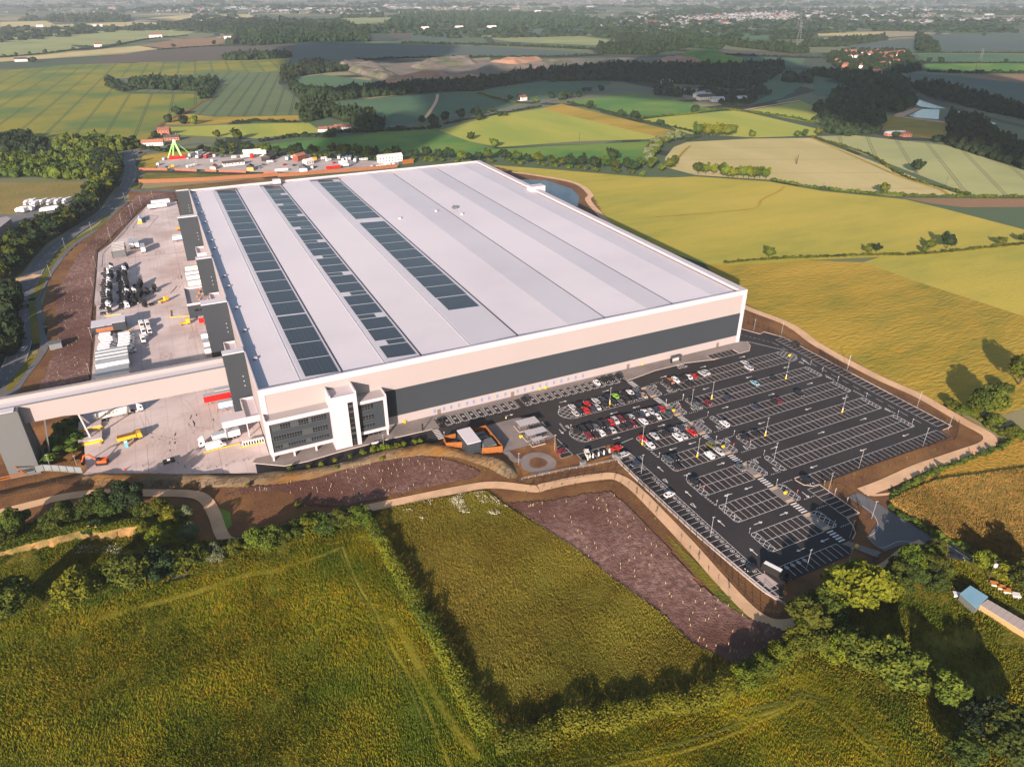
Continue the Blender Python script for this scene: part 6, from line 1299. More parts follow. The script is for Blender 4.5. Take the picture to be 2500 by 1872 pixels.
# trees standing alone in the middle distance
for fr, x, y, r, mk, lab in [
    (D, 680, 565, 4.6, 'A', 'lone bush on the barley boundary near the warehouse'), (D, 1275, 535, 3.2, 'A', 'small bush, left of two on the field boundary'), (D, 1325, 530, 3.8, 'B', 'small bush, right of two on the field boundary'), (D, 1745, 505, 6.5, 'B', 'dark round tree on the field boundary'), (D, 1645, 515, 4.5, 'A', 'tree left of the dark round boundary tree'), (D, 1610, 535, 3.2, 'A', 'low bush by the boundary trees'), (D, 2070, 490, 4.0, 'A', 'bush at the right end of the boundary'), (D, 1365, 180, 6.0, 'A', 'bush in the wheat field hedge'), (D, 1565, 55, 8.0, 'B', 'lone dark tree beside the diagonal hedge'), (D, 2205, 470, 4, 'A', 'bush at the right picture edge boundary'),
    (B, 1710, 955, 12, 'B', 'lone dark tree in the green pasture'), (B, 858, 835, 8.5, 'A', 'light green tree, left of the pair in the yellow field'), (B, 1003, 880, 9.5, 'A', 'light green tree, right of the pair in the yellow field'), (B, 1570, 650, 11, 'B', 'dark round tree left in the green field hedge'), (B, 1762, 698, 10, 'B', 'dark round tree, left of two in the field hedge'), (B, 1845, 715, 13, 'B', 'dark round tree, right of two in the field hedge'), (B, 1998, 750, 8, 'B', 'dark tree at the top of the yellow field'), (C, 232, 678, 12, 'B', 'large dark tree in the hedge between green and yellow fields'), (C, 580, 820, 8, 'A', 'light green bush on the wheat field edge'), (C, 850, 818, 7, 'A', 'left bush of two on the wheat field edge'), (C, 892, 815, 8, 'A', 'right bush of two on the wheat field edge'), (C, 975, 805, 8, 'A', 'dark bush at the corner of the wheat field'), (C, 950, 728, 7, 'B', 'lone dark tree in the small green field'), (C, 1685, 855, 9, 'B', 'dark tree by the pale crop top edge'), (C, 1440, 820, 7, 'B', 'small dark tree by the farm sheds'),
    (A, 1012, 735, 11, 'B', 'dark tree left of the track junction'), (A, 1070, 690, 13, 'B', 'tall dark tree right of the track junction'), (A, 1100, 745, 12, 'B', 'dark tree below the tall junction tree'), (A, 1165, 745, 11, 'A', 'green tree right of the junction group'), (A, 935, 830, 9, 'B', 'dark round tree beside the red brick house'), (A, 1305, 820, 8, 'A', 'green tree above the caravan yard'), (A, 1430, 835, 12, 'A', 'broad green tree behind the caravan yard'), (A, 1040, 282, 10, 'B', 'lone tree in the orange field'), (A, 1285, 268, 12, 'B', 'dark tree right of the orange field'), (A, 720, 272, 14, 'B', 'bushy tree by the red roofed farm track'), (A, 525, 292, 10, 'B', 'tree by the small pink house'), (A, 443, 300, 8, 'B', 'narrow tree in the pale field hedge'), (A, 275, 318, 10, 'B', 'round tree in the left field hedge'), (A, 178, 328, 8, 'B', 'small tree in the left field hedge'), (A, 102, 335, 8, 'B', 'small tree near the left picture edge'), (A, 200, 375, 14, 'B', 'dark tree beside the white barn'), (A, 30, 345, 8, 'B', 'tree in the hedge at the far left'),
    (B, 570, 735, 9, 'B', 'dark bush at the foot of the field path'), (B, 890, 690, 12, 'B', 'dark tree on the road, left of three'), (B, 932, 685, 7, 'B', 'small dark tree on the road'), (B, 985, 672, 8, 'B', 'small dark tree, right of three on the road'), (B, 905, 722, 10, 'B', 'dark low tree on the near side of the road'), (B, 1030, 698, 7, 'B', 'round bush on the near road side'), (B, 1068, 695, 6, 'B', 'round bush, right one on the near road side'), (B, 800, 705, 12, 'B', 'wide dark tree group beside the road'), (B, 640, 760, 14, 'B', 'tall dark tree group at the road bend'), (B, 700, 720, 11, 'B', 'dark tree behind the road bend group'), (B, 1347, 590, 10, 'B', 'dark tree by the road, left of the cluster'), (B, 1400, 600, 13, 'B', 'dark road side tree cluster'), (B, 1448, 590, 11, 'B', 'dark tree right of the road side cluster'), (B, 1505, 585, 9, 'B', 'round dark road side tree'), (B, 1540, 552, 8, 'B', 'dark tree behind the road, right'), (B, 1568, 548, 7, 'B', 'small dark tree behind the road'), (B, 1640, 545, 10, 'B', 'dark tree at the road near the wood'), (B, 1243, 615, 9, 'C', 'yellowish tree beside the white cottage'), (B, 1150, 605, 10, 'B', 'dark tree left of the white cottage'), (B, 1095, 600, 8, 'B', 'dark tree on the left of the cottage garden'),
    (C, 1640, 375, 11, 'B', 'tree left of two above the bright green strip'), (C, 1712, 378, 13, 'B', 'tree right of two above the bright green strip'), (C, 2105, 378, 9, 'B', 'small tree above the bright green strip, right'), (C, 1600, 520, 10, 'B', 'dark tree at the teal field corner'), (C, 1690, 530, 12, 'B', 'dark tree beside the railway'), (C, 1970, 215, 12, 'B', 'dark tree in the far dark field'), (B, 1540, 205, 10, 'B', 'lone tree in the far dark field, centre')]:
    g = G(fr[0] + x / fr[2], fr[1] + y / fr[2]); tree(g[0], g[1], r * (.8 if fr is D else .56), 'mid' if fr is D else 'far', mk, lab, name='tree', z=-.3, hk=1.0)
# clumps by the wheat field
for (xa, xb, y0, n, r, mk, lab) in ((255, 395, 1045, 4, 7.0, 'C', 'left clump below the wheat field'), (425, 660, 1070, 8, 7.5, 'C', 'right clump below the wheat field'), (250, 460, 818, 8, 10, 'C', 'clump at the wheat field top left'), ):
    for i in range(n):
        g = G(C[0] + (xa + (xb - xa) * i / (n - 1)) / C[2], C[1] + (y0 + random.uniform(-8, 4)) / C[2]); tree(g[0], g[1], r * random.uniform(.55, .72), 'mid', 'C' if i % 3 else 'A', f'green tree in the {lab}, {ordinal(i + 1)} from the left', 'tree clumps around the wheat field', hk=1.05)
# belt between pasture and wheat
for i, p in enumerate(hedge_pts(Q(B, (1950, 1000), (1940, 950), (1960, 900), (2010, 870), (2070, 845), (2120, 850)), 8)):
    tree(p[0] + random.uniform(-4, 4), p[1] + random.uniform(-4, 4), random.uniform(4.4, 6), 'mid', 'D' if i % 2 else 'A', f'rounded pale tree in the belt beside the wheat, {ordinal(i + 1)} from below', 'rounded trees in the belt beside the wheat field')
for i, p in enumerate(hedge_pts(Q(B, (1870, 1000), (1950, 1020), (2000, 1030), (2060, 1010), (2080, 980)), 11)):
    tree(p[0], p[1], random.uniform(3.4, 5), 'mid', 'A', f'tree at the foot of the pale belt, {ordinal(i + 1)} from the left', 'trees at the foot of the pale belt')
# shelter belt behind the warehouse, tree by tree
for i, p in enumerate(hedge_pts(Q(FY, (620, 88), (900, 110), (1250, 130), (1500, 120), (1750, 140), (2000, 150), B, (500, 950), (700, 960), (850, 970), (1050, 960), (1250, 985), (1500, 1005), (1700, 1015), (1850, 1035)), 10.5)):
    tree(p[0] + random.uniform(-3, 3), p[1] + random.uniform(-5, 5), random.uniform(4.2, 6.2), 'mid', random.choice('AABBB'), f'tree in the belt behind the warehouse, {ordinal(i + 1)} from the left', 'trees in the belt behind the warehouse', hk=1.0)
    bush(p[0] + random.uniform(-6, 6), p[1] + random.uniform(-12, -7), random.uniform(2.6, 4), 'A', 'far', f'bush in front of the rear tree belt, {ordinal(i + 1)} from the left', 'bushes in front of the rear tree belt')
# belt along the left road, tree by tree
i = 0
bl = rand_in(Q(LW, (1030, 130), (1110, 230), (1060, 370), (960, 500), (880, 600), (760, 680), (600, 780), (430, 880), (300, 1020), (200, 1160), (100, 1230), (0, 1280), (-200, 1300), (-200, 1050), (0, 960), (200, 860), (420, 750), (620, 650), (760, 520), (800, 400), (840, 250), (900, 140)), 170)
bl = bl[np.argsort(-bl[:, 1])]
for i, p in enumerate(bl): tree(p[0], p[1], random.uniform(3.6, 6.0), 'mid', random.choice('ABBBAC'), f'tree in the dense belt left of the road, {ordinal(i + 1)} from the top', 'trees in the dense belt left of the road')
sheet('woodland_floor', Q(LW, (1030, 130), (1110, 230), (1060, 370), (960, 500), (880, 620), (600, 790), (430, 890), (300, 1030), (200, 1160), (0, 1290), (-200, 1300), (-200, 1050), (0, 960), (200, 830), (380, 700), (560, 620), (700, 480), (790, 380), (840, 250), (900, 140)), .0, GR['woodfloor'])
wood(Q(LW, (-300, 160), (0, 160), (300, 150), (660, 110), (800, 80), (1000, 110), (860, 300), (600, 330), (300, 300), (0, 310), (-300, 320)), 4.6, leafA, 'rough green wood beyond the dry field on the left', 1.1)
wood(Q(LY, (-300, 60), (0, 40), (130, 30), (150, 120), (130, 300), (100, 480), (30, 620), (-60, 760), (-300, 900)), 5.0, leafB, 'dark wood at the left picture edge beside the road', 1.1)
wood(Q(LW, (-300, 60), (0, 30), (270, 10), (330, 60), (0, 95), (-300, 110)), 5, leafB, 'dark wood above the pale strip on the left', 1.2)
wood(Q(A, (-300, 820), (0, 835), (130, 822), (290, 872), (250, 925), (0, 925), (-300, 930)), 5.4, leafB, 'dark wood at the far left below the barley', 1.2)
wood(Q(A, (340, 860), (560, 830), (660, 865), (800, 855), (840, 885), (700, 912), (340, 912)), 5.2, leafA, 'green wood below the barley field', 1.2)
# vegetation bank by the tower
wood(T(0, 900, 5.91, (760, 760), (1160, 690), (1180, 800), (1160, 1200), (1100, 1300), (700, 1290), (760, 1020)), 2.6, leafA, 'low scrub on the bank beside the conveyor tower', .8, .7, floor=False)
# woods further out
WL = [
 (Q(A, (790, 490), (980, 480), (1100, 495), (1290, 488), (1310, 512), (1250, 592), (1215, 592), (1205, 548), (800, 532)), 10, 'dark oblong copse in the barley field'),
 (Q(A, (640, 478), (670, 480), (720, 522), (790, 545), (740, 550), (650, 522)), 8, 'curved dark hedge trees in the barley field'),
 (Q(A, (1350, 352), (1400, 340), (1600, 328), (1740, 335), (1740, 348), (1500, 362), (1360, 362)), 13, 'long dark copse beside the brown field'),
 (Q(A, (1700, 410), (1830, 395), (1930, 372), (2090, 425), (1930, 440), (1760, 465), (1750, 505), (1700, 490)), 11, 'dark wood west of the quarry'),
 (Q(A, (1750, 520), (1900, 548), B, (0, 550), (640, 505), (900, 490), (920, 545), (640, 552), (300, 580), (0, 607), A, (1820, 610)), 11, 'long dark wood below the quarry'),
 (Q(B, (900, 490), (1300, 440), (1700, 400), (2212, 402), C, (0, 408), (400, 405), (760, 390), (760, 430), (640, 500), (500, 540), (280, 512), (0, 500), B, (2000, 500), (1700, 480), (1350, 490), (1280, 472), (940, 540)), 13, 'broad dark forest across the centre'),
 (Q(A, (1800, 655), (1960, 650), (2100, 675), B, (0, 650), (100, 670), (250, 695), (340, 762), (280, 800), (150, 742), (0, 702), A, (1830, 740)), 11, 'dark wood behind the red roofed house'),
 (Q(C, (940, 440), (1100, 455), (1300, 462), (1480, 470), (1540, 640), (1440, 682), (1050, 622), (1080, 562), (1180, 532), (1100, 482), (900, 442)), 14, 'big dark wood beside the ponds'),
 (Q(C, (950, 650), (1060, 645), (1370, 705), (1360, 742), (1200, 752), (1000, 700)), 10, 'dark wedge shaped wood'),
 (Q(C, (1000, 710), (1100, 695), (1340, 775), (1330, 802), (1150, 815), (1030, 792)), 10, 'dark wood behind the farm sheds'),
 (Q(C, (1750, 730), (1800, 690), (1940, 725), (2030, 805), (2212, 905), (2350, 960), (2350, 1080), (2212, 1012), (1900, 922), (1750, 862)), 10, 'dark belt of trees at the right edge'),
 (Q(C, (1510, 522), (1700, 505), (1850, 562), (2212, 645), (2350, 700), (2350, 760), (2212, 712), (1950, 662), (1700, 592)), 10, 'trees beyond the railway'),
 (Q(C, (780, 460), (940, 475), (935, 502), (780, 492)), 13, 'square dark plantation'),
 (Q(C, (0, 235), (330, 245), (420, 272), (380, 300), (0, 272)), 17, 'distant dark wood, centre right'),
 (Q(C, (440, 265), (800, 282), (940, 322), (820, 322), (440, 277)), 15, 'distant thin wood, centre right'),
 (Q(C, (700, 215), (970, 208), (900, 237), (700, 237)), 17, 'distant wood by the pylon'),
 (Q(C, (890, 265), (1370, 228), (1380, 242), (1100, 282), (900, 282)), 15, 'distant hedge wood right of the pylon'),
 (Q(C, (1570, 210), (1680, 272), (1690, 312), (1570, 312)), 14, 'dark trees along the far road'),
 (Q(B, (1640, 215), (2212, 240), (2212, 272), (1950, 330), (1640, 325), (1630, 287), (1862, 264)), 16, 'distant dark wood, centre'),
 (Q(B, (0, 135), (100, 142), (180, 172), (80, 197), (0, 192), A, (1990, 130)), 18, 'distant wood left of centre'),
 (Q(A, (290, 112), (640, 98), (780, 117), (760, 135), (290, 132)), 20, 'distant dark wood, far left'),
 (Q(B, (450, 95), (1000, 80), (1550, 122), (1720, 152), (1700, 172), (1150, 170), (600, 152), (300, 180)), 24, 'wide distant forest below the skyline'),
 (Q(A, (1280, 190), (1700, 175), (2212, 218), (2212, 250), (1900, 250), (1500, 275), (1360, 262), (1420, 222)), 15, 'park like woodland left of centre'),
 (Q(A, (940, 158), (1250, 145), (1600, 150), (1900, 160), (2212, 190), (2212, 205), (1500, 180), (1000, 175)), 18, 'distant line of woods, left of centre'),
 (Q(C, (1000, 345), (1130, 300), (1500, 310), (1600, 380), (1600, 420), (1500, 440), (1300, 435), (1100, 415)), 9, 'trees among the village houses'),
 (Q(C, (0, 485), (60, 480), (160, 560), (150, 582), (0, 572)), 10, 'dark wood left of the hamlet'),
 (Q(C, (170, 560), (330, 590), (420, 640), (540, 640), (700, 560), (640, 520), (500, 560), (300, 520)), 6, 'scattered trees around the hamlet')]
for k, (pts, r, lab) in enumerate(WL): wood(pts, r * .55, leafB, lab, .22 if 'village' in lab or 'hamlet' in lab else .5 if 'park' in lab else .95)
# field hedges
HL = [(Q(D, (690, 95), (1000, 150), (1380, 185), (1860, 200), (2300, 200)), 2.6, 'long low hedge under the wheat field'), (Q(C, (945, 825), (1270, 925), D, (1480, 70), (1700, 140), (1900, 190)), 2.2, 'diagonal hedge between wheat and pale crop'), (Q(D, (420, 595), (640, 575), (1250, 548), (1600, 540), (2212, 480)), 1.6, 'scrubby boundary hedge across the barley'),
 (Q(B, (1440, 615), (1600, 655), (1760, 700), (1900, 730), (2212, 800), C, (190, 845)), 3.5, 'hedge between the olive strip and green field'), (Q(B, (1880, 708), (2212, 680), C, (245, 668), (410, 658)), 3, 'hedge between green and yellow fields'), (Q(C, (410, 655), (600, 680), (800, 705), (1010, 750)), 3, 'hedge across the yellow fields'), (Q(B, (700, 745), (1000, 690), (1280, 640)), 3.5, 'hedge along the near road side'), (Q(B, (900, 560), (1000, 590), (1130, 620)), 3, 'hedge between the two teal fields'),
 (Q(A, (1400, 735), (1560, 728), (1780, 735)), 5, 'hedge above the yellow strip'), (Q(A, (1560, 850), (1780, 820), (2000, 820), B, (0, 800), (200, 790), (560, 775), (660, 765)), 6, 'dark hedge along the main road'), (Q(A, (0, 345), (250, 325), (500, 295), (640, 285), (900, 235), (1130, 215)), 5, 'hedge line towards the red roofed farm'), (Q(A, (950, 300), (1150, 285), (1350, 275), (1780, 262)), 4, 'hedge above the brown field'), (Q(B, (450, 262), (860, 270), (1300, 285), (1640, 300)), 9, 'long row of dark trees, centre distance'), (Q(B, (170, 365), (500, 350), (900, 345), (1400, 340), (1640, 330)), 7, 'hedge behind the quarry'), (Q(C, (70, 300), (450, 330), (980, 350)), 6, 'distant hedge right of centre'), (Q(C, (1640, 432), (1900, 440), (2212, 440)), 8, 'tree line below the bright strip'), (Q(C, (1600, 378), (2212, 380)), 4, 'hedge above the bright strip'), (Q(C, (1560, 318), (2212, 320)), 5, 'hedge above the teal strip'), (Q(C, (1690, 830), (2212, 860)), 5, 'hedge along the right road'),
 (Q(Z6, (640, 1340), (820, 1230), (1100, 1090), (1480, 950), (1640, 880), (1750, 800)), 1.6, 'low hedge round the ripe crop field corner'), (Q(Z7, (850, 200), (980, 290), (1150, 380), (1300, 440), (1420, 520)), 2.0, 'hedge along the access lane'), (Q(Z6, (1180, 530), (1400, 620), (1560, 720), (1700, 800)), 2.4, 'scrub beside the footpath bend on the right'),
 (Q(FY, (-40, 60), (200, 95), (420, 90), (620, 100)), 6, 'hedge trees above the fair yard')]
for k, (pts, r, lab) in enumerate(HL):
    hedge_far(pts, r * (.8 if r < 3.1 else .62), lab, leafA if r < 3.1 else leafB)
# beyond: scattered woods, tree by tree too many to count
def scatter_far():
    n = 9000; ang = rng.uniform(-.78, .78, n) + YAW; dist = 2600 * (14000 / 2600) ** rng.random(n)
    x = CAMP[0] + np.sin(ang) * dist; y = CAMP[1] + np.cos(ang) * dist
    k = vnoise(x, y, 420, 21) * .6 + vnoise(x, y, 1300, 22) * .4 > .56
    x, y, dist = x[k], y[k], dist[k]
    R_ = rng.uniform(9, 18, len(x)) * (1 + dist / 6000)
    merge_crowns(np.stack([x, y], 1), R_, 'distant_woodland', leafB, 'hazy dark woods stretching to the skyline', lod='mass', hk=.5, cat='woodland')
scatter_far()
# grass tufts and weeds on the near meadows: too many to count
def tufts(name, poly, n, h, w, m, lean=(.4, .25), zoff=.1, label=None):
    p = rand_in(poly, n); a = rng.uniform(0, math.pi * 2, n); hh = h * rng.uniform(.5, 1.3, n) * (.6 + .8 * vnoise(p[:, 0], p[:, 1], 6, 31)); ww = w * rng.uniform(.6, 1.4, n)
    th = vnoise(p[:, 0], p[:, 1], 14, 33) * 5; lx = np.cos(th) * hh * lean[0] + rng.normal(0, lean[1], n) * hh; ly = np.sin(th) * hh * lean[0] + rng.normal(0, lean[1], n) * hh
    dx, dy = np.cos(a) * ww, np.sin(a) * ww; z0 = np.full(n, zoff)
    V = np.stack([np.stack([p[:, 0] - dx, p[:, 1] - dy, z0], 1), np.stack([p[:, 0] + dx, p[:, 1] + dy, z0], 1), np.stack([p[:, 0] + lx, p[:, 1] + ly, z0 + hh + .3], 1)], 1).reshape(-1, 3)
    return tag(obj(name, mesh_np(name, V, np.arange(3 * n).reshape(n, 3), m)), label, 'grass', None, 'stuff')
gA = mat('grass_blades_green', (.175, .185, .006), (.26, .21, .010), (.09, .125, .006), .33, .03, rough=.8, spec=.1, band=(.4, .6))
gB = mat('grass_blades_tan', (.235, .17, .026), (.14, .128, .013), (.17, .155, .018), 1.2, .02, rough=.8, spec=.1, band=(.4, .6))
gC = mat('weeds_green', (.12, .145, .008), (.22, .18, .012), (.07, .11, .008), .5, .05, rough=.8, spec=.1)
tufts('meadow_grass', MEADOW, 300000, .5, .15, gA, label='tall wind blown grass of the foreground meadow')
tufts('dry_grass', M2, 110000, .4, .15, gB, label='tan seeding grass between the hedges')
tufts('weeds', ROUGHR, 90000, .7, .28, gC, label='rough weeds around the sheds')
tufts('weeds', PITL, 45000, .6, .26, gC, label='weeds in the shady hollow'); tufts('weeds', BANKL, 40000, .7, .26, gC, label='weeds on the bank above the hollow')
tufts('crop_stalks', Q(Z7, (860, 170), (960, 110), (1110, 60), (1400, 20), (1750, -40), (1750, 640), (1606, 590), (1400, 510), (1280, 415), (1000, 275)), 60000, .5, .32, mat('ripe_crop_blades', (.34, .20, .05), (.17, .14, .035), None, .5, rough=.8, spec=.1), label='ripe orange crop in the field at the right')
def flowers(poly, n0, name='white_flowers', label='white flower heads among the grass'):
    p = rand_in(poly, n0); p = p[vnoise(p[:, 0], p[:, 1], 4, 61) + rng.random(len(p)) * .35 > .68]; n = len(p); c = np.stack([p[:, 0], p[:, 1], rng.uniform(.6, 1.0, n)], 1); V, F = leaf_quads(c, np.tile([0, 0, 1.0], (n, 1)), .13, rng)
    tag(obj(name, mesh_np(name, V, F, mat('white_flower', (.55, .52, .38)) if 'white_flower' not in bpy.data.materials else bpy.data.materials['white_flower'])), label, 'flowers', None, 'stuff')
flowers(Q(L2, (880, 180), (1060, 135), (1240, 118), (1330, 190), (1450, 280), (1200, 240), (1000, 240)), 4600, label='white flowers at the top of the tan meadow')
flowers(Q(L2, (760, 220), (880, 220), (880, 340), (800, 320)), 900, label='white flowers beside the hedge shadow')
flowers(Q(L1, (300, 430), (640, 420), (760, 400), (740, 470), (400, 470)), 700, label='white flowers under the orange cliff')
# ------------------------------------------------------------------ site furniture
m_timber = mat('orange_timber', (.30, .105, .022), (.24, .082, .018), None, 1.2); m_post = mat('galvanised_post', (.42, .42, .43), rough=.5, metal=.2); m_fence = mat('dark_mesh_fence', (.03, .022, .018), rough=.7)
m_steelgrey = mat('grey_steel_kiosk', (.17, .19, .20), rough=.5); m_poly = mat('clear_roof_sheet', (.42, .40, .42), rough=.25, spec=.5)
def boards(t, a, b_, h, sp=.5, m=None, z0=.1, name='board'):
    """a close boarded fence run: every board a part"""
    a = Vector((*a, 0)); b_ = Vector((*b_, 0)); d = b_ - a; L = d.length; n = max(1, int(L / sp)); ang = math.atan2(d.y, d.x)
    me = MB().box(0, L / n - .03, -.03, .03, 0, h).mesh(name, m or m_timber)
    for i in range(n):
        p = a + d * i / n; o = obj(name, me, t, (p.x - t.location.x, p.y - t.location.y, z0 - t.location.z + random.uniform(-.03, .03))); o.rotation_euler = (0, 0, ang)
    pm = MB().box(-.07, .07, -.10, .10, 0, h + .1).mesh('post', m_timber)
    for i in range(int(L / 3) + 1):
        p = a + d * min(1, i * 3 / L); o = obj('post', pm, t, (p.x - t.location.x, p.y - t.location.y, z0 - t.location.z)); o.rotation_euler = (0, 0, ang)
t = empty('timber_fence', (60.5, -24, 0), 0, 'small orange timber pen left of the grey plant building', 'fence')
boards(t, (61.0, -20.3), (65.9, -20.3), 2.8); boards(t, (60.3, -24.8), (61.0, -20.3), 2.8); boards(t, (60.3, -24.8), (65.9, -26.8), 2.8)
t = empty('timber_fence', (74, -28, 0), 0, 'large orange timber pen right of the grey plant building', 'fence')
boards(t, (71.4, -20.0), (78.5, -20.0), 2.8); boards(t, (78.5, -20.0), (78.5, -35.8), 2.8); boards(t, (71.0, -33.8), (78.5, -35.8), 2.8)
t = empty('plant_building', (68.6, -27, .1), 0, 'grey box plant building with pale flat roof between two timber pens', 'building')
MB().box(-2.6, 2.6, -5.2, 5.2, 0, 4.8).build('wall', m_dark, t); MB().box(-2.7, 2.7, -5.3, 5.3, 4.8, 5.05).build('roof', m_roof, t)
sheet('compound_floor', [(60.3, -25), (61, -20.2), (78.6, -20.0), (78.6, -36), (71, -34), (66, -33)], .13, GR['paving'])
for x0, y0, x1, y1, h, lab in ((72.2, -23.8, 76.6, -22.2, 1.9, 'long grey plant unit at the back of the large timber pen'), (72.2, -26.8, 76.6, -25.2, 1.9, 'long grey plant unit, middle of the large timber pen'), (72.4, -33.6, 77.0, -28.6, 2.6, 'big grey kiosk at the front of the large timber pen'), (62.6, -24.3, 64.4, -22.9, 1.4, 'small grey unit inside the small timber pen')):
    t = empty('plant_unit', ((x0 + x1) / 2, (y0 + y1) / 2, .13), 0, lab, 'plant unit'); a_, b_ = (x1 - x0) / 2, (y1 - y0) / 2
    MB().box(-a_, a_, -b_, b_, 0, h).build('casing', m_steelgrey, t); MB().box(-a_ - .08, a_ + .08, -b_ - .08, b_ + .08, h, h + .1).build('lid', m_mull, t)
# cycle shelters
def shelter(x0, x1, y0, y1, n, lab, h=2.3):
    t = empty('cycle_shelter', ((x0 + x1) / 2, (y0 + y1) / 2, .18), 0, lab, 'cycle shelter', 'cycle shelters on the plaza'); W2, D2 = (x1 - x0) / 2, (y1 - y0) / 2
    p = (x1 - x0) / n
    for i in range(n):
        for j in range(2):
            b = MB(); b.box(-W2 + i * p + .05, -W2 + (i + 1) * p - .05, -D2 + j * D2 + .05, j * D2 - .05, h, h + .05); b.build('roof_panel', m_poly, t)
    for i in range(n + 1):
        b = MB(); b.bar((-W2 + i * p, -D2, h - .03), (-W2 + i * p, D2, h - .03), .1); b.build('rafter', m_mull, t)
        if i % 2 == 0:
            for s in (-1, 1): b = MB(); b.bar((-W2 + i * p, s * D2, 0), (-W2 + i * p, s * D2, h), .12); b.build('post', m_mull, t)
    for i in range(int((x1 - x0) / 1.2)):
        b = MB(); x = -W2 + .6 + i * 1.2; b.bar((x, -.6, 0), (x, -.6, .8), .06); b.bar((x, -.6, .8), (x, .6, .8), .06); b.bar((x, .6, .8), (x, .6, 0), .06); b.build('cycle_stand', m_alu, t)
    b = MB(); b.box(-W2 - .5, W2 + .5, -D2 - .4, -D2 - .2, 0, .2); b.box(-W2 - .6, -W2 - .4, -D2 - .4, D2, 0, .2); b.build('plinth_kerb', GR['kerb'], t)
shelter(90.5, 99.0, -26.2, -21.6, 6, 'glazed cycle shelter at the back of the plaza'); shelter(90.2, 98.6, -33.4, -29.6, 6, 'glazed cycle shelter in the middle of the plaza'); shelter(90.4, 95.0, -37.6, -35.2, 4, 'small grey shelter at the front of the plaza', 2.2)
def bin_(frame, px, lab, z=.12):
    g = G(frame[0] + px[0] / frame[2], frame[1] + px[1] / frame[2]); t = empty('grit_bin', (*g, z), .3, lab, 'grit bin', 'yellow grit bins')
    b = MB(); b.loft([[(-.5, -.35, 0), (.5, -.35, 0), (.5, .35, 0), (-.5, .35, 0)], [(-.62, -.45, .7), (.62, -.45, .7), (.62, .45, .7), (-.62, .45, .7)]]); b.build('tub', m_yel, t)
    b = MB(); b.loft([[(-.66, -.5, .7), (.66, -.5, .7), (.66, .5, .7), (-.66, .5, .7)], [(-.45, -.25, .95), (.45, -.25, .95), (.45, .25, .95), (-.45, .25, .95)]]); b.build('lid', m_yel, t)
for fr, px, lab in ((Z3, (105, 560), 'yellow grit bin against the wall among the blue signs'), (Z3, (1485, 228), 'yellow grit bin against the wall beyond the parked off-roader'), (Z3, (1900, 855), 'yellow grit bin by the crossing, second left row'), (Z4, (728, 1515), 'yellow grit bin by the crossing, fourth left row'), (Z5, (1535, 573), 'yellow grit bin on the sixth row walkway'), (ZI, (1430, 675), 'yellow grit bin beside the office end wall'), (Z5, (2175, 1055), 'yellow grit bin at the bottom entrance gate'), (Z2, (1003, 805), 'yellow bin at the left end of the middle cycle shelter'), (Z4, (1447, 530), 'yellow grit bin in the hatched tip of the first right row'), (Z2, (1225, 365), 'small yellow bin on the pavement beside another one')): bin_(fr, px, lab, .2)
m_lens = mat('lamp_head_grey', (.38, .38, .39)); m_whitev2 = mat('sign_pale', (.42, .42, .42))
def lamp(frame, px, lab, h=8.0, yellow=False, arm=1, group='lamp posts'):
    g = G(frame[0] + px[0] / frame[2], frame[1] + px[1] / frame[2]); t = empty('lamp_post', (*g, .1), random.uniform(-.3, .3), lab, 'lamp post', group)
    b = MB(); b.bar((0, 0, 0), (0, 0, h), .11, n=6); b.build('pole', m_post, t)
    b = MB(); b.box(-.4, .5, -.12, .12, h, h + .1); b.build('lamp_head', m_lens, t)
    if yellow: b = MB(); b.cyl((0, 0, .6), .3, 1.2, n=10); b.build('yellow_guard', m_yel, t); b = MB(); b.cyl((0, 0, 1.75), .2, .5, n=8); b.build('red_band', m_whitev, t)
LPS = [(Z3, (1040, 765), 1, 'upper left row'), (Z3, (1478, 1300), 1, 'third left row'), (Z4, (605, 992), 1, 'second right row, left'), (Z4, (1405, 775), 1, 'second right row, right'), (Z4, (1183, 1385), 1, 'fourth right row, left'), (Z4, (2012, 1135), 1, 'fourth right row, right'), (Z4, (450, 1612), 1, 'fourth left row')]
for fr, px, y, lab in LPS: lamp(fr, px, f'tall lamp post with yellow foot guard, {lab}', 8, True)
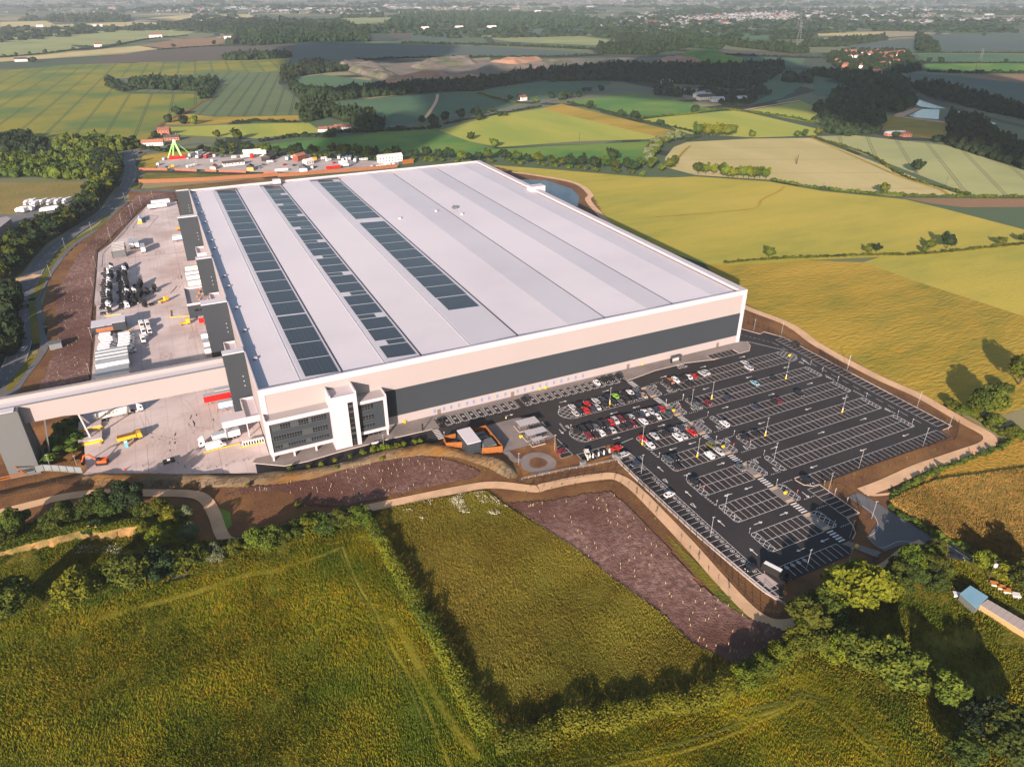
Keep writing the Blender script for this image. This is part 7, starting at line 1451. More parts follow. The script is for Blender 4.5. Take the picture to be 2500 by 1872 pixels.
for fr, px, h, lab in [(Z4, (385, 1070), 8, 'at the left tip of the second right row'), (Z5, (1430, 282), 8, 'at the left tip of the fifth right row'), (Z5, (240, 392), 8, 'by the western bays, upper'), (Z5, (985, 752), 8, 'in the hatched tip of the sixth left row'), (Z5, (860, 962), 8, 'by the western bays, lower'), (Z5, (1720, 1262), 8, 'behind the bottom row'), (Z5, (2100, 1200), 6, 'on a pad outside the bottom right corner'), (Z5, (1920, 555), 8, 'between the small bays and the fence'), (Z5, (2112, 972), 7, 'on the curved kerb at the bottom right'), (Z6, (250, 192), 7, 'third along the eastern fence'), (Z6, (875, 542), 7.5, 'fourth along the eastern fence'), (Z6, (1155, 742), 7, 'at the eastern corner'), (Z6, (930, 882), 8, 'on the lower fence, right'), (Z6, (355, 1078), 8, 'on the lower fence, middle'), (Z6, (80, 1292), 8, 'on the lower fence, left'), (Z6, (470, 1532), 7, 'on the access lane island'), (Z4, (1060, 252), 6, 'first along the eastern fence'), (Z4, (1355, 308), 7, 'second along the eastern fence'), (Z4, (2070, 672), 7, 'eastern fence beside the path'), (Z2, (982, 1052), 5, 'in the soil left of the ring path'), (Z2, (1305, 925), 7, 'beside the dark red off-roader'), (ZI, (1245, 905), 6, 'on the verge before the office'),
                          (LW, (1185, 672), 9, 'on the yard fence, fourth from the top'), (LW, (1105, 757), 9, 'on the yard fence, fifth from the top'), (LW, (1212, 640), 8, 'on the yard fence, third from the top'), (LW, (1275, 572), 8, 'on the yard fence, second from the top'), (LW, (1375, 500), 6, 'on the yard fence, topmost'), (LW, (1000, 882), 9, 'on the yard fence beside the cage'), (LW, (870, 1132), 8, 'on the yard fence beside the tractor ranks'), (LW, (850, 1335), 8, 'on the yard fence, lower tractor ranks'), (LW, (1130, 530), 7, 'on the left road, upper'), (LW, (910, 605), 9, 'among the road side trees'), (LW, (825, 790), 6, 'on the left road, middle'), (LW, (590, 950), 7, 'on the left road verge'), (LW, (460, 1200), 7, 'on the left road verge, lower'), (LY, (715, 420), 7, 'on the soil bank above the bridge'), (LY, (395, 1405), 6, 'below the tower, left of two'), (LY, (605, 1412), 6, 'below the tower, right of two'), (LY, (700, 690), 6, 'at the fence beside the trailer stack')]:
    lamp(fr, px, f'grey lamp post {lab}', h)
# little sign posts with white heads at the row ends
for i, (fr, px) in enumerate([(Z3, (1797, 765)), (Z3, (360, 850)), (Z3, (2028, 690)), (Z4, (115, 1045)), (Z4, (295, 990)), (Z4, (562, 1180)), (Z4, (652, 1445)), (Z4, (845, 1385)), (Z4, (1018, 1495)), (Z5, (1340, 228)), (Z5, (1455, 490)), (Z5, (1070, 815)), (Z5, (1210, 930)), (Z5, (915, 680)), (Z5, (645, 455)), (Z5, (400, 250)), (Z5, (1970, 860)), (Z5, (1975, 590)), (Z5, (1880, 505)), (Z5, (2085, 660)), (Z6, (165, 300)), (Z6, (420, 445)), (Z6, (702, 605)), (Z6, (833, 680)), (Z4, (1670, 630)), (Z4, (1797, 700)), (Z4, (1965, 795)), (Z6, (140, 1310)), (Z6, (245, 1390)), (Z2, (312, 800)), (Z2, (1450, 735))]):
    g = G(fr[0] + px[0] / fr[2], fr[1] + px[1] / fr[2]); t = empty('sign_post', (*g, .1), 0, f'small white headed sign post at a row end, {ordinal(i + 1)} in the car park', 'sign', 'small sign posts at row ends')
    MB().bar((0, 0, 0), (0, 0, 2.2), .09, n=5).build('post', m_post, t); MB().box(-.2, .2, -.05, .05, 2.0, 2.35).build('sign_face', m_whitev2, t)
for fr, px, lab in ((Z5, (797, 555), 'round red no entry sign at the fifth left row'), (Z5, (1635, 590), 'round red no entry sign at the sixth row walkway'), (Z4, (835, 1530), 'round red no entry sign by the fourth row crossing'), (Z3, (1985, 850), 'round red no entry sign by the second row crossing')):
    g = G(fr[0] + px[0] / fr[2], fr[1] + px[1] / fr[2]); t = empty('no_entry_sign', (*g, .1), .2, lab, 'road sign'); MB().bar((0, 0, 0), (0, 0, 2.1), .08, n=5).build('post', m_post, t); b = MB(); b.cyl((0, -.05, 2.3), .35, .05, 'y', 12); d_ = b.build('disc', m_redv, t); MB().box(-.22, .22, -.085, -.078, 2.25, 2.35).build('white_bar', m_whitev, d_)
# charging posts and bench-like frames along the planted bed
for i, px in enumerate(((742, 1510), (815, 1478), (890, 1455), (962, 1432), (1037, 1408))):
    g = G(Z3[0] + px[0] / Z3[2], Z3[1] + px[1] / Z3[2]); t = empty('charging_post', (*g, .13), 0, f'white vehicle charging post at the bays, {ordinal(i + 1)} from the left', 'charging post', 'charging posts'); MB().box(-.22, .22, -.18, .18, 0, 1.7).build('housing', m_whitev, t); MB().box(-.16, .16, -.2, -.18, 1.1, 1.5).build('screen', m_cglass, t)
for i, px in enumerate(((680, 1570), (1100, 1475), (1160, 1500))):
    g = G(Z3[0] + px[0] / Z3[2], Z3[1] + px[1] / Z3[2]); t = empty('feeder_cabinet', (*g, .13), .2, ('large grey cabinet at the foot of the planting bed', 'grey cabinet, left of two by the red saloon', 'grey cabinet, right of two by the red saloon')[i], 'cabinet'); s = (1.1, .6, .5)[i]; MB().box(-s, s, -.5, .5, 0, 1.5).build('casing', m_steelgrey, t); MB().box(-s - .05, s + .05, -.55, .55, 1.5, 1.58).build('lid', m_mull, t)
# bus shelter
g = G(1600 + 215 / 4.416, 750 + 590 / 4.416); t = empty('bus_shelter', (*g, .2), 0, 'glass bus shelter on the pavement near the far end of the wall', 'bus shelter'); MB().box(-2.6, 2.6, -.8, .8, 2.4, 2.5).build('roof', m_mull, t)
for s in (-2.5, 2.5): MB().box(s - .05, s + .05, -.75, .75, 0, 2.4).build('side_panel', m_cglass, t)
MB().box(-2.5, 2.5, .7, .75, 0, 2.4).build('rear_panel', m_poly, t)
# perimeter fences
def meshfence(pts, lab, h=2.4, sp=3.0, z=0.0, col=None):
    P = hedge_pts(pts, sp); t = empty('mesh_fence', (float(P[0, 0]), float(P[0, 1]), z), 0, lab, 'fence'); c = col or m_fence
    pm = MB().bar((0, 0, 0), (0, 0, h), .12).mesh('post', c)
    for p in P[:290]: obj('post', pm, t, (p[0] - P[0, 0], p[1] - P[0, 1], 0))
    b = MB()
    for a, c2 in zip(P[:-1], P[1:]):
        a = a - P[0]; c2 = c2 - P[0]; b.bar((*a, h - .05), (*c2, h - .05), .05); b.bar((*a, .15), (*c2, .15), .05)
        b.bar((*a, h * .5), (*c2, h * .5), .04)
        for k in range(1, 8): q = a + (c2 - a) * k / 8; b.bar((*q, .1), (*q, h - .05), .028, n=3)
    tag(b.build('mesh_panel', c, t), kind='stuff')
FA = Q(L1, (200, 50), (400, 78), (700, 85), (1100, 84), (1400, 75)) + Q(ZI, (100, 1195), (500, 1165), (750, 1110), (950, 1050), (1200, 1000), (1450, 955), (1650, 925), (1850, 940), (2050, 1000)) + Q(Z2, (640, 1015), (760, 1065), (850, 1130), (950, 1195), (1060, 1225), (1300, 1200), (1600, 1150), (1850, 1095), (1920, 1085))
FB = Q(Z2, (1920, 1085), (2050, 1180), (2200, 1310)) + Q(L3, (700, 75), (850, 210), (1000, 355), (1150, 510), (1240, 620), (1350, 740), (1440, 812), (1500, 818)) + Q(Z7, (340, 780), (430, 735), (520, 650), (620, 600), (740, 525), (790, 490))
meshfence(FA, 'dark mesh fence along the bund in front of the office and planting bed'); meshfence(FB, 'dark mesh fence between footpath and western bays')
meshfence(Q(Z6, (35, 1250), (60, 1185), (350, 1085), (600, 1000), (900, 905), (1160, 825), (1225, 815), (1245, 690)), 'dark mesh fence below the lower right bays')
meshfence(Q(Z6, (1150, 690), (900, 560), (600, 390), (300, 230), (0, 50), Z4, (2100, 760), (1800, 590), (1500, 420), (1250, 280), (1000, 180)) , 'dark mesh fence along the eastern bays')
meshfence(Q(Z7, (560, 130), (620, 160), (690, 215), (665, 300), (655, 350)), 'short dark mesh fence beside the access lane island')
meshfence(Q(LW, (1590, 500), (1450, 480), (1330, 540), (1180, 690), (1090, 790), (1000, 890), (880, 975), (862, 1200), (838, 1475)), 'mesh fence along the left edge of the yard', 2.4)
meshfence(Q(LY, (738, 150), (725, 400), (695, 720)), 'mesh fence along the lower left yard edge'); 
# galvanised rail and stone edge along the western bays
def rail(pts, lab):
    P = hedge_pts(pts, 2.4); t = empty('guard_rail', (float(P[0, 0]), float(P[0, 1]), .1), 0, lab, 'railing'); pm = MB().bar((0, 0, 0), (0, 0, 1.0), .09).mesh('post', m_post)
    for p in P: obj('post', pm, t, (p[0] - P[0, 0], p[1] - P[0, 1], 0))
    for z in (.95, .5):
        b = MB()
        for a, c2 in zip(P[:-1], P[1:]): b.bar((*(a - P[0]), z), (*(c2 - P[0]), z), .08)
        b.build('rail', m_post, t)
rail(Q(Z2, (1010, 1188), (1350, 1115), (1700, 1050), (1912, 1003)), 'pale galvanised rail below the ring path'); rail([(115.6, -55), (114.3, -62), (114.6, -100), (116.6, -133), (119, -141), (118.6, -143)], 'long pale rail beside the numbered western bays')
sheet('concrete_pad', Q(Z5, (1260, 1320), (1345, 1285), (1470, 1380), (1390, 1430)), .14, GR['concrete'])
rail(Q(Z5, (1350, 1395), (1470, 1510)), 'short white rail below the concrete pad')
kerb([(p[0], p[1]) for p in hedge_pts([(115.2, -55), (113.9, -62), (114.2, -100), (116.3, -133), (117.5, -136)], 5)], .5, 0, .3)
# bund in front of the office
mound('grass_bund', Q(L1, (430, 25), (800, 18), (1200, 28), (1606, 32)) + Q(ZI, (0, 1130), (250, 1112), (520, 1105), (760, 1062), (1000, 1000), (1250, 930), (1500, 880), (1650, 862), (1850, 885), (2100, 960)) + Q(Z2, (700, 960), (900, 1040), (1010, 1150), (1000, 1200), (900, 1165), (750, 1075), (560, 1005)) + Q(ZI, (1850, 960), (1650, 950), (1400, 980), (1000, 1060), (750, 1140), (400, 1205), (0, 1220)) + Q(L1, (1400, 78), (1000, 82), (430, 70)), 3.0, mat('dry_grass_bund', (.13, .09, .045), (.22, .17, .11), (.17, .085, .02), .6, .05, bump=.5, stretch=(.1, .4, 2)), 1.1)
# low shrubs on the verge before the office road
for i, (x, y, r) in enumerate([(400, 1100, .9), (550, 1128, .7), (570, 1085, .7), (680, 1068, .9), (810, 1030, .9), (945, 995, .9), (1060, 965, 1.2), (1150, 942, 1.3), (1190, 930, .8), (1245, 920, 1.3), (1300, 922, 1.0), (1360, 905, 1.2), (1425, 888, 1.0), (1525, 862, 1.0), (1570, 855, .9), (820, 1095, .8), (1230, 1012, .8), (20, 1255, .8), (480, 1440, 1.2)]):
    g = G(ZI[0] + x / ZI[2], ZI[1] + y / ZI[2]); bush(g[0], g[1], r * 1.15, 'C', 'mid', f'low green shrub on the office road verge, {ordinal(i + 1)} in the row', 'low shrubs on the office road verge', hk=1.0).location.z = .3
# tree guards
tg = MB(); tg.bar((0, 0, 0), (0, 0, 1.0), .13, n=5); tgm = tg.mesh('tree_guard', mat('pale_tree_guard', (.42, .38, .20)))
def guards(poly, n, where):
    for p in rand_in(poly, n):
        o = obj('tree_guard', tgm, None, (p[0], p[1], .15)); o.rotation_euler = (random.uniform(-.08, .08), random.uniform(-.08, .08), 0); tag(o, f'pale plastic tree guard standing {where}', 'tree guard', f'tree guards {where}')
guards(MULCH, 95, 'on the long mulch bed below the car park'); guards(MULCH2, 75, 'on the mulch bed in front of the office'); guards(MULCH3, 55, 'on the mulch bank left of the yard'); guards(MULCH4, 50, 'on the mulch bank above the bridge')
# young trees along the paths
saps = Q(L3, (80, 150), (152, 145), (220, 120), (280, 105), (350, 95), (485, 80), (560, 100), (605, 90), (640, 130), (680, 190), (720, 210), (760, 250), (800, 300), (940, 440), (990, 510), (1040, 570), (1095, 630), (1155, 680), (1210, 745)) + Q(Z6, (1140, 910), (1080, 935), (1015, 960), (950, 985), (870, 1010), (770, 1040), (690, 1050), (630, 1075), (560, 1110), (490, 1130), (405, 1160), (300, 1190), (230, 1210)) + Q(ZI, (2140, 1110), (2150, 1150), (2090, 1090))
sb_ = MB(); sb_.bar((0, 0, 0), (0, 0, 2.4), .07, n=4)
V, F = crown(.45, .9, 5, 60, .13, 77, z0=2.3, core=.01)
stem_m = sb_.mesh('stem', bark); leaf_m = mesh_np('leaves', V, F, leafC)
for i, p in enumerate(saps):
    t = empty('sapling', (p[0], p[1], .0), random.uniform(0, 6), f'thin newly planted tree beside the footpath, {ordinal(i + 1)} along it from the left', 'sapling', 'newly planted trees beside the footpath'); obj('stem', stem_m, t); s = obj('leaves', leaf_m, t)
    if 'x' and i % 3: s.scale = (.6, .6, .5); s.location.z = .9
# people
def person(x, y, z, ang, top, lab, stride=.3):
    me = bpy.data.meshes.new('body'); J = [(0, 0, .95), (0, 0, 1.2), (0, 0, 1.45), (0, 0, 1.58), (0, 0, 1.70), (.0, .1, .92), (stride * .5, .11, .5), (stride, .11, .06), (stride + .14, .11, .03), (0, -.1, .92), (-stride * .3, -.11, .5), (-stride, -.11, .08), (-stride + .14, -.11, .03), (0, .2, 1.42), (-.12, .26, 1.15), (.02, .27, .92), (0, -.2, 1.42), (.12, -.26, 1.15), (.22, -.25, .95)]
    E_ = [(0, 1), (1, 2), (2, 3), (3, 4), (0, 5), (5, 6), (6, 7), (7, 8), (0, 9), (9, 10), (10, 11), (11, 12), (2, 13), (13, 14), (14, 15), (2, 16), (16, 17), (17, 18)]
    R_ = [.15, .14, .15, .06, .105, .10, .075, .05, .045, .10, .075, .05, .045, .07, .05, .04, .07, .05, .04]
    me.from_pydata(J, E_, []); o = bpy.data.objects.new('body', me); COL.objects.link(o); m = o.modifiers.new('s', 'SKIN')
    for i, v in enumerate(me.skin_vertices[0].data): v.radius = (R_[i], R_[i] * (1.0 if i not in (1, 2) else 1.35))
    me.skin_vertices[0].data[0].use_root = True; o.modifiers.new('b', 'SUBSURF').levels = 1
    dg = bpy.context.evaluated_depsgraph_get(); fin_ = bpy.data.meshes.new_from_object(o.evaluated_get(dg)); bpy.data.objects.remove(o)
    sk = bpy.data.materials.get('skin') or mat('skin', (.45, .28, .2)); tr = bpy.data.materials.get('dark_trousers') or mat('dark_trousers', (.02, .02, .03)); hr = bpy.data.materials.get('dark_hair') or mat('dark_hair', (.03, .02, .015))
    fin_.materials.clear(); [fin_.materials.append(q) for q in (top, tr, sk, hr)]
    for f in fin_.polygons:
        c = f.center; f.material_index = 3 if c.z > 1.72 or (c.z > 1.63 and c.x < -.02) else 2 if c.z > 1.52 else 1 if c.z < .93 and abs(c.y) < .2 else 2 if c.z < 1.0 else 0
        f.use_smooth = True
    t = empty('person', (x, y, z), ang, lab, 'person'); obj('body', fin_, t)
g = G(2000 + 1370 / 3.68, 850 + 958 / 3.68); person(*g, .15, 2.6, m_redv, 'person in a red top walking on the right footpath bend')
g = G(600 + 1175 / 3.687, 850 + 1375 / 3.687); person(*g, .1, .2, m_redv, 'person in a red top on the soil above the footpath')
g = G(1000 + 868 / 3.687, 850 + 652 / 3.687); person(*g, .12, .4, mat('hi_vis_yellow', (.7, .65, .15)), 'person in a pale yellow top crossing the road by the plaza')
g = G(1500 + 1198 / 3.68, 1050 + 352 / 3.68); person(*g, .2, -1.5, m_black, 'person in dark clothes on the fifth row walkway')
g = G(1600 + 412 / 4.416, 750 + 1305 / 4.416); person(*g, .2, -1.5, m_black, 'person in dark clothes on the third row walkway')
# yard details: fuel island, kiosks, cages, workshop
g0 = G(200 + 790 / 5.52, 450 + 520 / 5.52); t = empty('fuel_island', (*g0, .1), .0, 'fuel island with long grey tank on a marked slab', 'fuel island')
tb = MB(); tb.loft([[(math.cos(a) * 1.3, 0, 1.6 + math.sin(a) * 1.3) for a in np.linspace(0, 2 * math.pi, 12, endpoint=False)], [(math.cos(a) * 1.3, 11, 1.6 + math.sin(a) * 1.3) for a in np.linspace(0, 2 * math.pi, 12, endpoint=False)]]); tb.build('tank', m_alu, t); MB().box(-1.5, 1.5, -.3, 11.3, 0, .4).build('plinth', m_mull, t); MB().box(-1.8, 1.2, -2.4, -1.2, 0, 1.4).build('pump_guard', m_yel, t); MB().box(2.6, 2.9, -3, 14, 0, .35).build('bund_wall', m_mull, t)
sl_ = MB(); 
for a, c in (((685, 595), (900, 585)), ((900, 585), (1030, 428)), ((1030, 428), (800, 420)), ((800, 420), (685, 595))):
    u, v = T(*YD, a, c); strip(sl_, u, v, .35, .125)
for a, c in (((600, 600), (860, 300)), ((270, 1120), (285, 940)), ((285, 940), (620, 600)), ((620, 990), (1380, 915))):
    u, v = T(*YD, a, c); strip(sl_, u, v, .35, .125)
tag(sl_.build('drain_channel', GR['asphalt']), kind='structure')
W0 = Tz(0, *V5, (250, 590), (605, 640), (1000, 630)); 
t = empty('wash_building', (*W0[1], .1), 0, 'dark walled vehicle wash building with pale roof, taller right half', 'building')
R0 = Tz(5.0, *V5, (580, 440), (935, 410), (575, 245)); wW = R0[1][0] - R0[0][0]; dD = R0[2][1] - R0[0][1]
b = MB(); b.box(R0[0][0] - t.location.x, R0[1][0] - t.location.x, R0[0][1] - t.location.y, R0[2][1] - t.location.y, 0, 5.0); b.build('wall', m_dark, t)
b = MB(); b.box(R0[0][0] - t.location.x - .15, R0[1][0] - t.location.x + .15, R0[0][1] - t.location.y - .15, R0[2][1] - t.location.y + .15, 5.0, 5.15); b.build('roof', m_roof, t)
b = MB(); b.box(R0[0][0] - t.location.x - 9.5, R0[0][0] - t.location.x - .16, R0[0][1] - t.location.y + 1, R0[2][1] - t.location.y, 0, 3.9); b.build('side_wall', m_dark, t); b = MB(); b.box(R0[0][0] - t.location.x - 9.6, R0[0][0] - t.location.x - .16, R0[0][1] - t.location.y + .9, R0[2][1] - t.location.y, 3.9, 4.05); b.build('side_roof', m_roof, t)
g = Tz(1.5, *V5, (420, 610))[0]; trailer(g[0], g[1], 0, mat('rust_container', (.40, .12, .04)), 'rust brown open container in front of the wash building', L=8, H=2.9, group=None)
yb = MB()
for a, c in (((395, 240), (840, 185)), ((975, 650), (1110, 600)), ((655, 690), (745, 690))):
    u, v = Tz(.5, *V5, a, c); yb.bar((*u, .6), (*v, .6), .35)
for i, (a, c) in enumerate((((395, 240), (840, 185)), ((975, 650), (1110, 600)), ((655, 690), (745, 690)))):
    u, v = Tz(.5, *V5, a, c); b = MB(); b.bar((*u, .6), (*v, .6), .35); tag(b.build('yellow_barrier', m_yel), ('long yellow barrier behind the wash building', 'yellow barrier right of the wash building', 'short yellow barrier between van stacks')[i], 'barrier')
for i, (a, c) in enumerate((((1575, 1285), (1850, 1215)), ((1850, 1250), (2035, 1205)), ((1310, 190), (1315, 240)), ((1315, 240), (1550, 225)), ((775, 1035), (775, 1225)))):
    u, v = T(*LY, a, c); b = MB(); b.bar((*u, .5), (*v, .5), .3); tag(b.build('yellow_barrier', m_yel), ('long yellow barrier below the white van', 'yellow barrier below the white turnstile row', 'short yellow barrier by the dock office corner', 'long yellow barrier by the dock office', 'yellow barrier beside the bridge blocks')[i], 'barrier')
for i in range(8):
    g = Tz(1, *D5, (640 + 36 * i, 1455 - 7.5 * i))[0]; t = empty('locker_cage', (*g, .1), 0, f'white framed cage left of the office, {ordinal(i + 1)} of eight from the left', 'cage', 'row of white cages beside the office'); MB().box(-.55, .55, -.5, .5, 0, 2.1).build('frame', m_whitev, t); MB().box(-.32, .32, -.53, -.5, .5, 1.8).build('opening', m_black, t)
g = G(980 / 3.16, 700 + 1235 / 3.16); t = empty('portable_toilet', (*g, .1), .1, 'light blue portable toilet beside the yellow tipper', 'portable toilet'); MB().box(-.55, .55, -.55, .55, 0, 2.2).build('cabin', mat('toilet_blue', (.12, .40, .55)), t); MB().box(-.6, .6, -.6, .6, 2.2, 2.4).build('roof', m_whitev, t)
g = G(1305 / 3.16, 700 + 1352 / 3.16); t = empty('plate_compactor_skid', (*g, .1), .1, 'flat black steel skid lying on the front yard', 'skid'); MB().box(-2, 2, -1, 1, 0, .9).build('frame', m_black, t); MB().box(-.5, .5, -.4, .4, .9, 1.2).build('lid', m_whitev, t)
g = G(968 / 3.16, 700 + 1415 / 3.16); t = empty('traffic_cone', (*g, .1), 0, 'red traffic cone at the lower yard edge', 'cone'); b = MB(); b.loft([[(math.cos(a) * .35, math.sin(a) * .35, 0.05) for a in np.linspace(0, 6.28, 8, endpoint=False)], [(math.cos(a) * .06, math.sin(a) * .06, 1.1) for a in np.linspace(0, 6.28, 8, endpoint=False)]]); b.build('cone_body', m_redv, t); MB().box(-.42, .42, -.42, .42, 0, .05).build('base', m_black, t)
# rows of bollards along the lower yard edge
bolm = MB().cyl((0, 0, .5), .12, 1.0, n=8).mesh('bollard', m_mull)
for i, (x, y) in enumerate([(1105, 1388), (1150, 1380), (1250, 1370), (1375, 1365), (1430, 1395), (1485, 1395), (1530, 1405), (1600, 1405), (1670, 1395), (1745, 1385), (1800, 1355), (1880, 1345), (1920, 1335)]):
    g = G(x / 3.16, 700 + y / 3.16); tag(obj('bollard', bolm, None, (*g, .1)), f'dark bollard on the lower yard edge, {ordinal(i + 1)} from the left', 'bollard', 'bollards on the lower yard edge')
# white retaining wall of panels below the tower
pts = Q(LY, (275, 1430), (330, 1415), (450, 1420), (550, 1428), (640, 1435)); t = empty('retaining_wall', (*pts[0], 0), 0, 'pale curved panel wall with dark posts below the conveyor tower', 'wall'); P = hedge_pts(pts, 2.5)
for a, c in zip(P[:-1], P[1:]): b = MB(); b.bar((*(a - P[0]), 1.2), (*(c - P[0]), 1.2), .3, 2.6); b.build('panel', m_steelgrey, t)
for a in P: b = MB(); b.bar((*(a - P[0] - np.array([0, .3])), 0), (*(a - P[0] - np.array([0, .3])), 2.9), .15); b.build('post', m_mull, t)
t = empty('pump_kiosk', (*G(435 / 3.16, 700 + 470 / 3.16), 0), .1, 'small grey kiosk on the soil bank beside the left track', 'kiosk'); MB().box(-2.6, 2.6, -2, 2, 0, 2.8).build('wall', m_steelgrey, t); MB().box(-2.8, 2.8, -2.2, 2.2, 2.8, 3.0).build('roof', m_mull, t)
for i, (a, c) in enumerate((((0, 1480), (200, 1440)), ((0, 1500), (190, 1455)), ((60, 1360), (215, 1455)))):
    u, v = T(*LY, a, c); b = MB(); b.bar((*u, .4), (*v, .4), .35); tag(b.build('timber_rail', m_timber), f'orange timber edge on the building plot at the lower left, {ordinal(i + 1)} of three', 'timber')
# orange cliff above the hollow
BL = smooth_line(Q(L1, (-150, 540), (0, 492), (110, 470), (300, 428), (480, 388), (590, 405), (700, 378), (810, 370), (850, 420), (880, 500)), 6); P = np.array(BL); dd = np.gradient(P, axis=0); dd /= np.linalg.norm(dd, axis=1)[:, None]; nrm = np.stack([-dd[:, 1], dd[:, 0]], 1); n = len(P)
rows = []; hs = np.interp(np.arange(n), [0, n * .25, n * .55, n * .85, n - 1], [1.6, 3.4, 4.4, 4.0, .8])
for k, (off, hk) in enumerate(((0, 0), (.5, .35), (.7, .7), (1.3, 1.0))): rows.append(np.c_[P + nrm * (off + rng.normal(0, .5, (n, 1))), hs * hk + (k > 0) * rng.normal(0, .35, n)])
V = np.vstack(rows); F = [(k * n + i, k * n + i + 1, (k + 1) * n + i + 1, (k + 1) * n + i) for k in range(3) for i in range(n - 1)]
tag(obj('cliff_face', mesh_np('cliff_face', V, F, mat('orange_sandstone', (.34, .19, .07), (.20, .125, .05), (.11, .10, .03), .5, .1, bump=.6))), kind='structure')
rows = [rows[-1]] + [np.c_[P + nrm * o_, hs * k_] for o_, k_ in ((4, .85), (8, .4), (12, -.02))]; V = np.vstack(rows)
tag(obj('grassy_bank', mesh_np('grassy_bank', V, F, GR['roughg'])), kind='structure')
nb = 26000; tt = rng.uniform(0, n - 1.01, nb); ii_ = tt.astype(int); off = np.abs(rng.uniform(-2.2, 11.5, nb)) * np.where(rng.random(nb) < .12, .3, 1); C_ = np.c_[P[ii_] + (P[ii_ + 1] - P[ii_]) * (tt - ii_)[:, None] + nrm[ii_] * off[:, None], np.interp(off, [1, 4, 8, 12], [1, .85, .4, 0]) * hs[ii_] + rng.uniform(.05, .5, nb)]
V, F = leaf_quads(C_, np.tile([0, 0, 1.0], (nb, 1)), .25, rng); tag(obj('undergrowth', mesh_np('undergrowth', V, F, leafC)), 'bright undergrowth covering the bank above the orange cliff', 'undergrowth', None, 'stuff')
# sheds at the lower right
Zs = (2200, 1250, 4.73)
r4 = Tz(3.2, *Zs, (685, 940), (800, 850), (1000, 975), (870, 1105)); t = empty('blue_shed', (*r4[0], 0), 0, 'light blue metal shed among the bushes at the lower right', 'shed'); x0, y0 = r4[0]
b = MB(); b.prism([(x - x0, y - y0) for x, y in r4], 0, 3.1); b.build('wall', mat('shed_wall', (.12, .14, .13)), t); b = MB(); c0 = np.mean(r4, 0); b.prism([((x - c0[0]) * 1.04 + c0[0] - x0, (y - c0[1]) * 1.04 + c0[1] - y0) for x, y in r4], 3.1, 3.25); b.build('roof', mat('pale_blue_roof', (.20, .37, .47), (.17, .33, .43), None, .4), t)
r4 = Tz(2.6, *Zs, (915, 1070), (1000, 1005), (1560, 1330), (1480, 1420)); t = empty('long_shed', (*r4[0], 0), 0, 'long low shed with pale corrugated roof behind the blue shed', 'shed'); x0, y0 = r4[0]
b = MB(); b.prism([(x - x0, y - y0) for x, y in r4], 0, 2.5); b.build('wall', mat('yellow_shed_wall', (.36, .26, .12)), t)
a0, a1 = np.array(r4[0]), np.array(r4[3]); b0, b1 = np.array(r4[1]), np.array(r4[2]); n = 16
for i in range(n):
    q = [a0 + (a1 - a0) * i / n, a0 + (a1 - a0) * (i + .96) / n, b0 + (b1 - b0) * (i + .96) / n, b0 + (b1 - b0) * i / n]; b = MB(); b.prism([(p[0] - x0, p[1] - y0) for p in q], 2.5, 2.6 + .03 * (i % 2)); b.build('roof_sheet', mat('shed_roof_grey', (.40, .34, .31)) if 'shed_roof_grey' not in bpy.data.materials else bpy.data.materials['shed_roof_grey'], t)
for i, (x, y) in enumerate(((1062, 850), (1140, 890), (1205, 930), (1310, 980), (635, 975))):
    g = G(Zs[0] + x / Zs[2], Zs[1] + (y + 10) / Zs[2]); t = empty('storage_box', (*g, 0), -.7, f'pale crate in the grass near the sheds, {ordinal(i + 1)} from the left of the row' if i < 4 else 'pale crate left of the blue shed', 'crate'); MB().box(-1, 1, -.8, .8, 0, 1.4).build('body', m_cream, t); MB().box(-1.1, 1.1, -.9, .9, 1.4, 1.5).build('lid', m_letter if i < 3 else m_whitev, t)
g = G(Zs[0] + 995 / Zs[2], Zs[1] + 800 / Zs[2]); t = empty('wooden_pole', (*g, 0), 0, 'wooden power pole with crossarm and white transformer box', 'pole'); MB().bar((0, 0, 0), (0, 0, 8.5), .32, n=7).build('pole', bark, t); MB().bar((-1.1, 0, 8), (1.1, 0, 8), .18).build('crossarm', bark, t); MB().box(-.4, .4, -.7, -.1, 6, 7.1).build('transformer', m_whitev, t)
# ------------------------------------------------------------------ houses, caravans, far country, haze, clouds
m_tile = mat('red_roof_tile', (.24, .10, .07), (.19, .085, .06), None, .5); m_tiled = mat('dark_roof_tile', (.07, .06, .06)); m_brick = mat('red_brick', (.33, .14, .09)); m_render = mat('white_render', (.68, .65, .62))
HM = {}
def house(x, y, ang, w, d, h, lab, wall=None, roof=None, group=None, chim=True, name='house', cat='house'):
    t = empty(name, (x, y, 0), ang, lab, cat, group); wall = wall or m_render; roof = roof or m_tile; rh = d * .32
    MB().box(-w / 2, w / 2, -d / 2, d / 2, 0, h).build('wall', wall, t)
    b = MB(); e = .4; b.add([(-w / 2 - e, -d / 2 - e, h), (w / 2 + e, -d / 2 - e, h), (w / 2 + e, d / 2 + e, h), (-w / 2 - e, d / 2 + e, h), (-w / 2 - e, 0, h + rh), (w / 2 + e, 0, h + rh)], [(0, 1, 5, 4), (2, 3, 4, 5), (0, 4, 3), (1, 2, 5), (0, 3, 2, 1)]); r = b.build('roof', roof, t)
    if chim: MB().box(w * .25, w * .25 + .8, -.4, .4, h + rh * .6, h + rh + 1.0).build('chimney', m_brick, r)
    b = MB(); n = max(2, int(w / 3))
    for s in (-1,):
        for i in range(n):
            for z in ([1.0, 3.6] if h > 4.5 else [1.0]): q = MB(); u = -w / 2 + (i + .5) * w / n; q.box(u - .5, u + .5, -d / 2 - .03, -d / 2 + .02, z, z + 1.2); q.build('window', m_cglass, t)
    return t
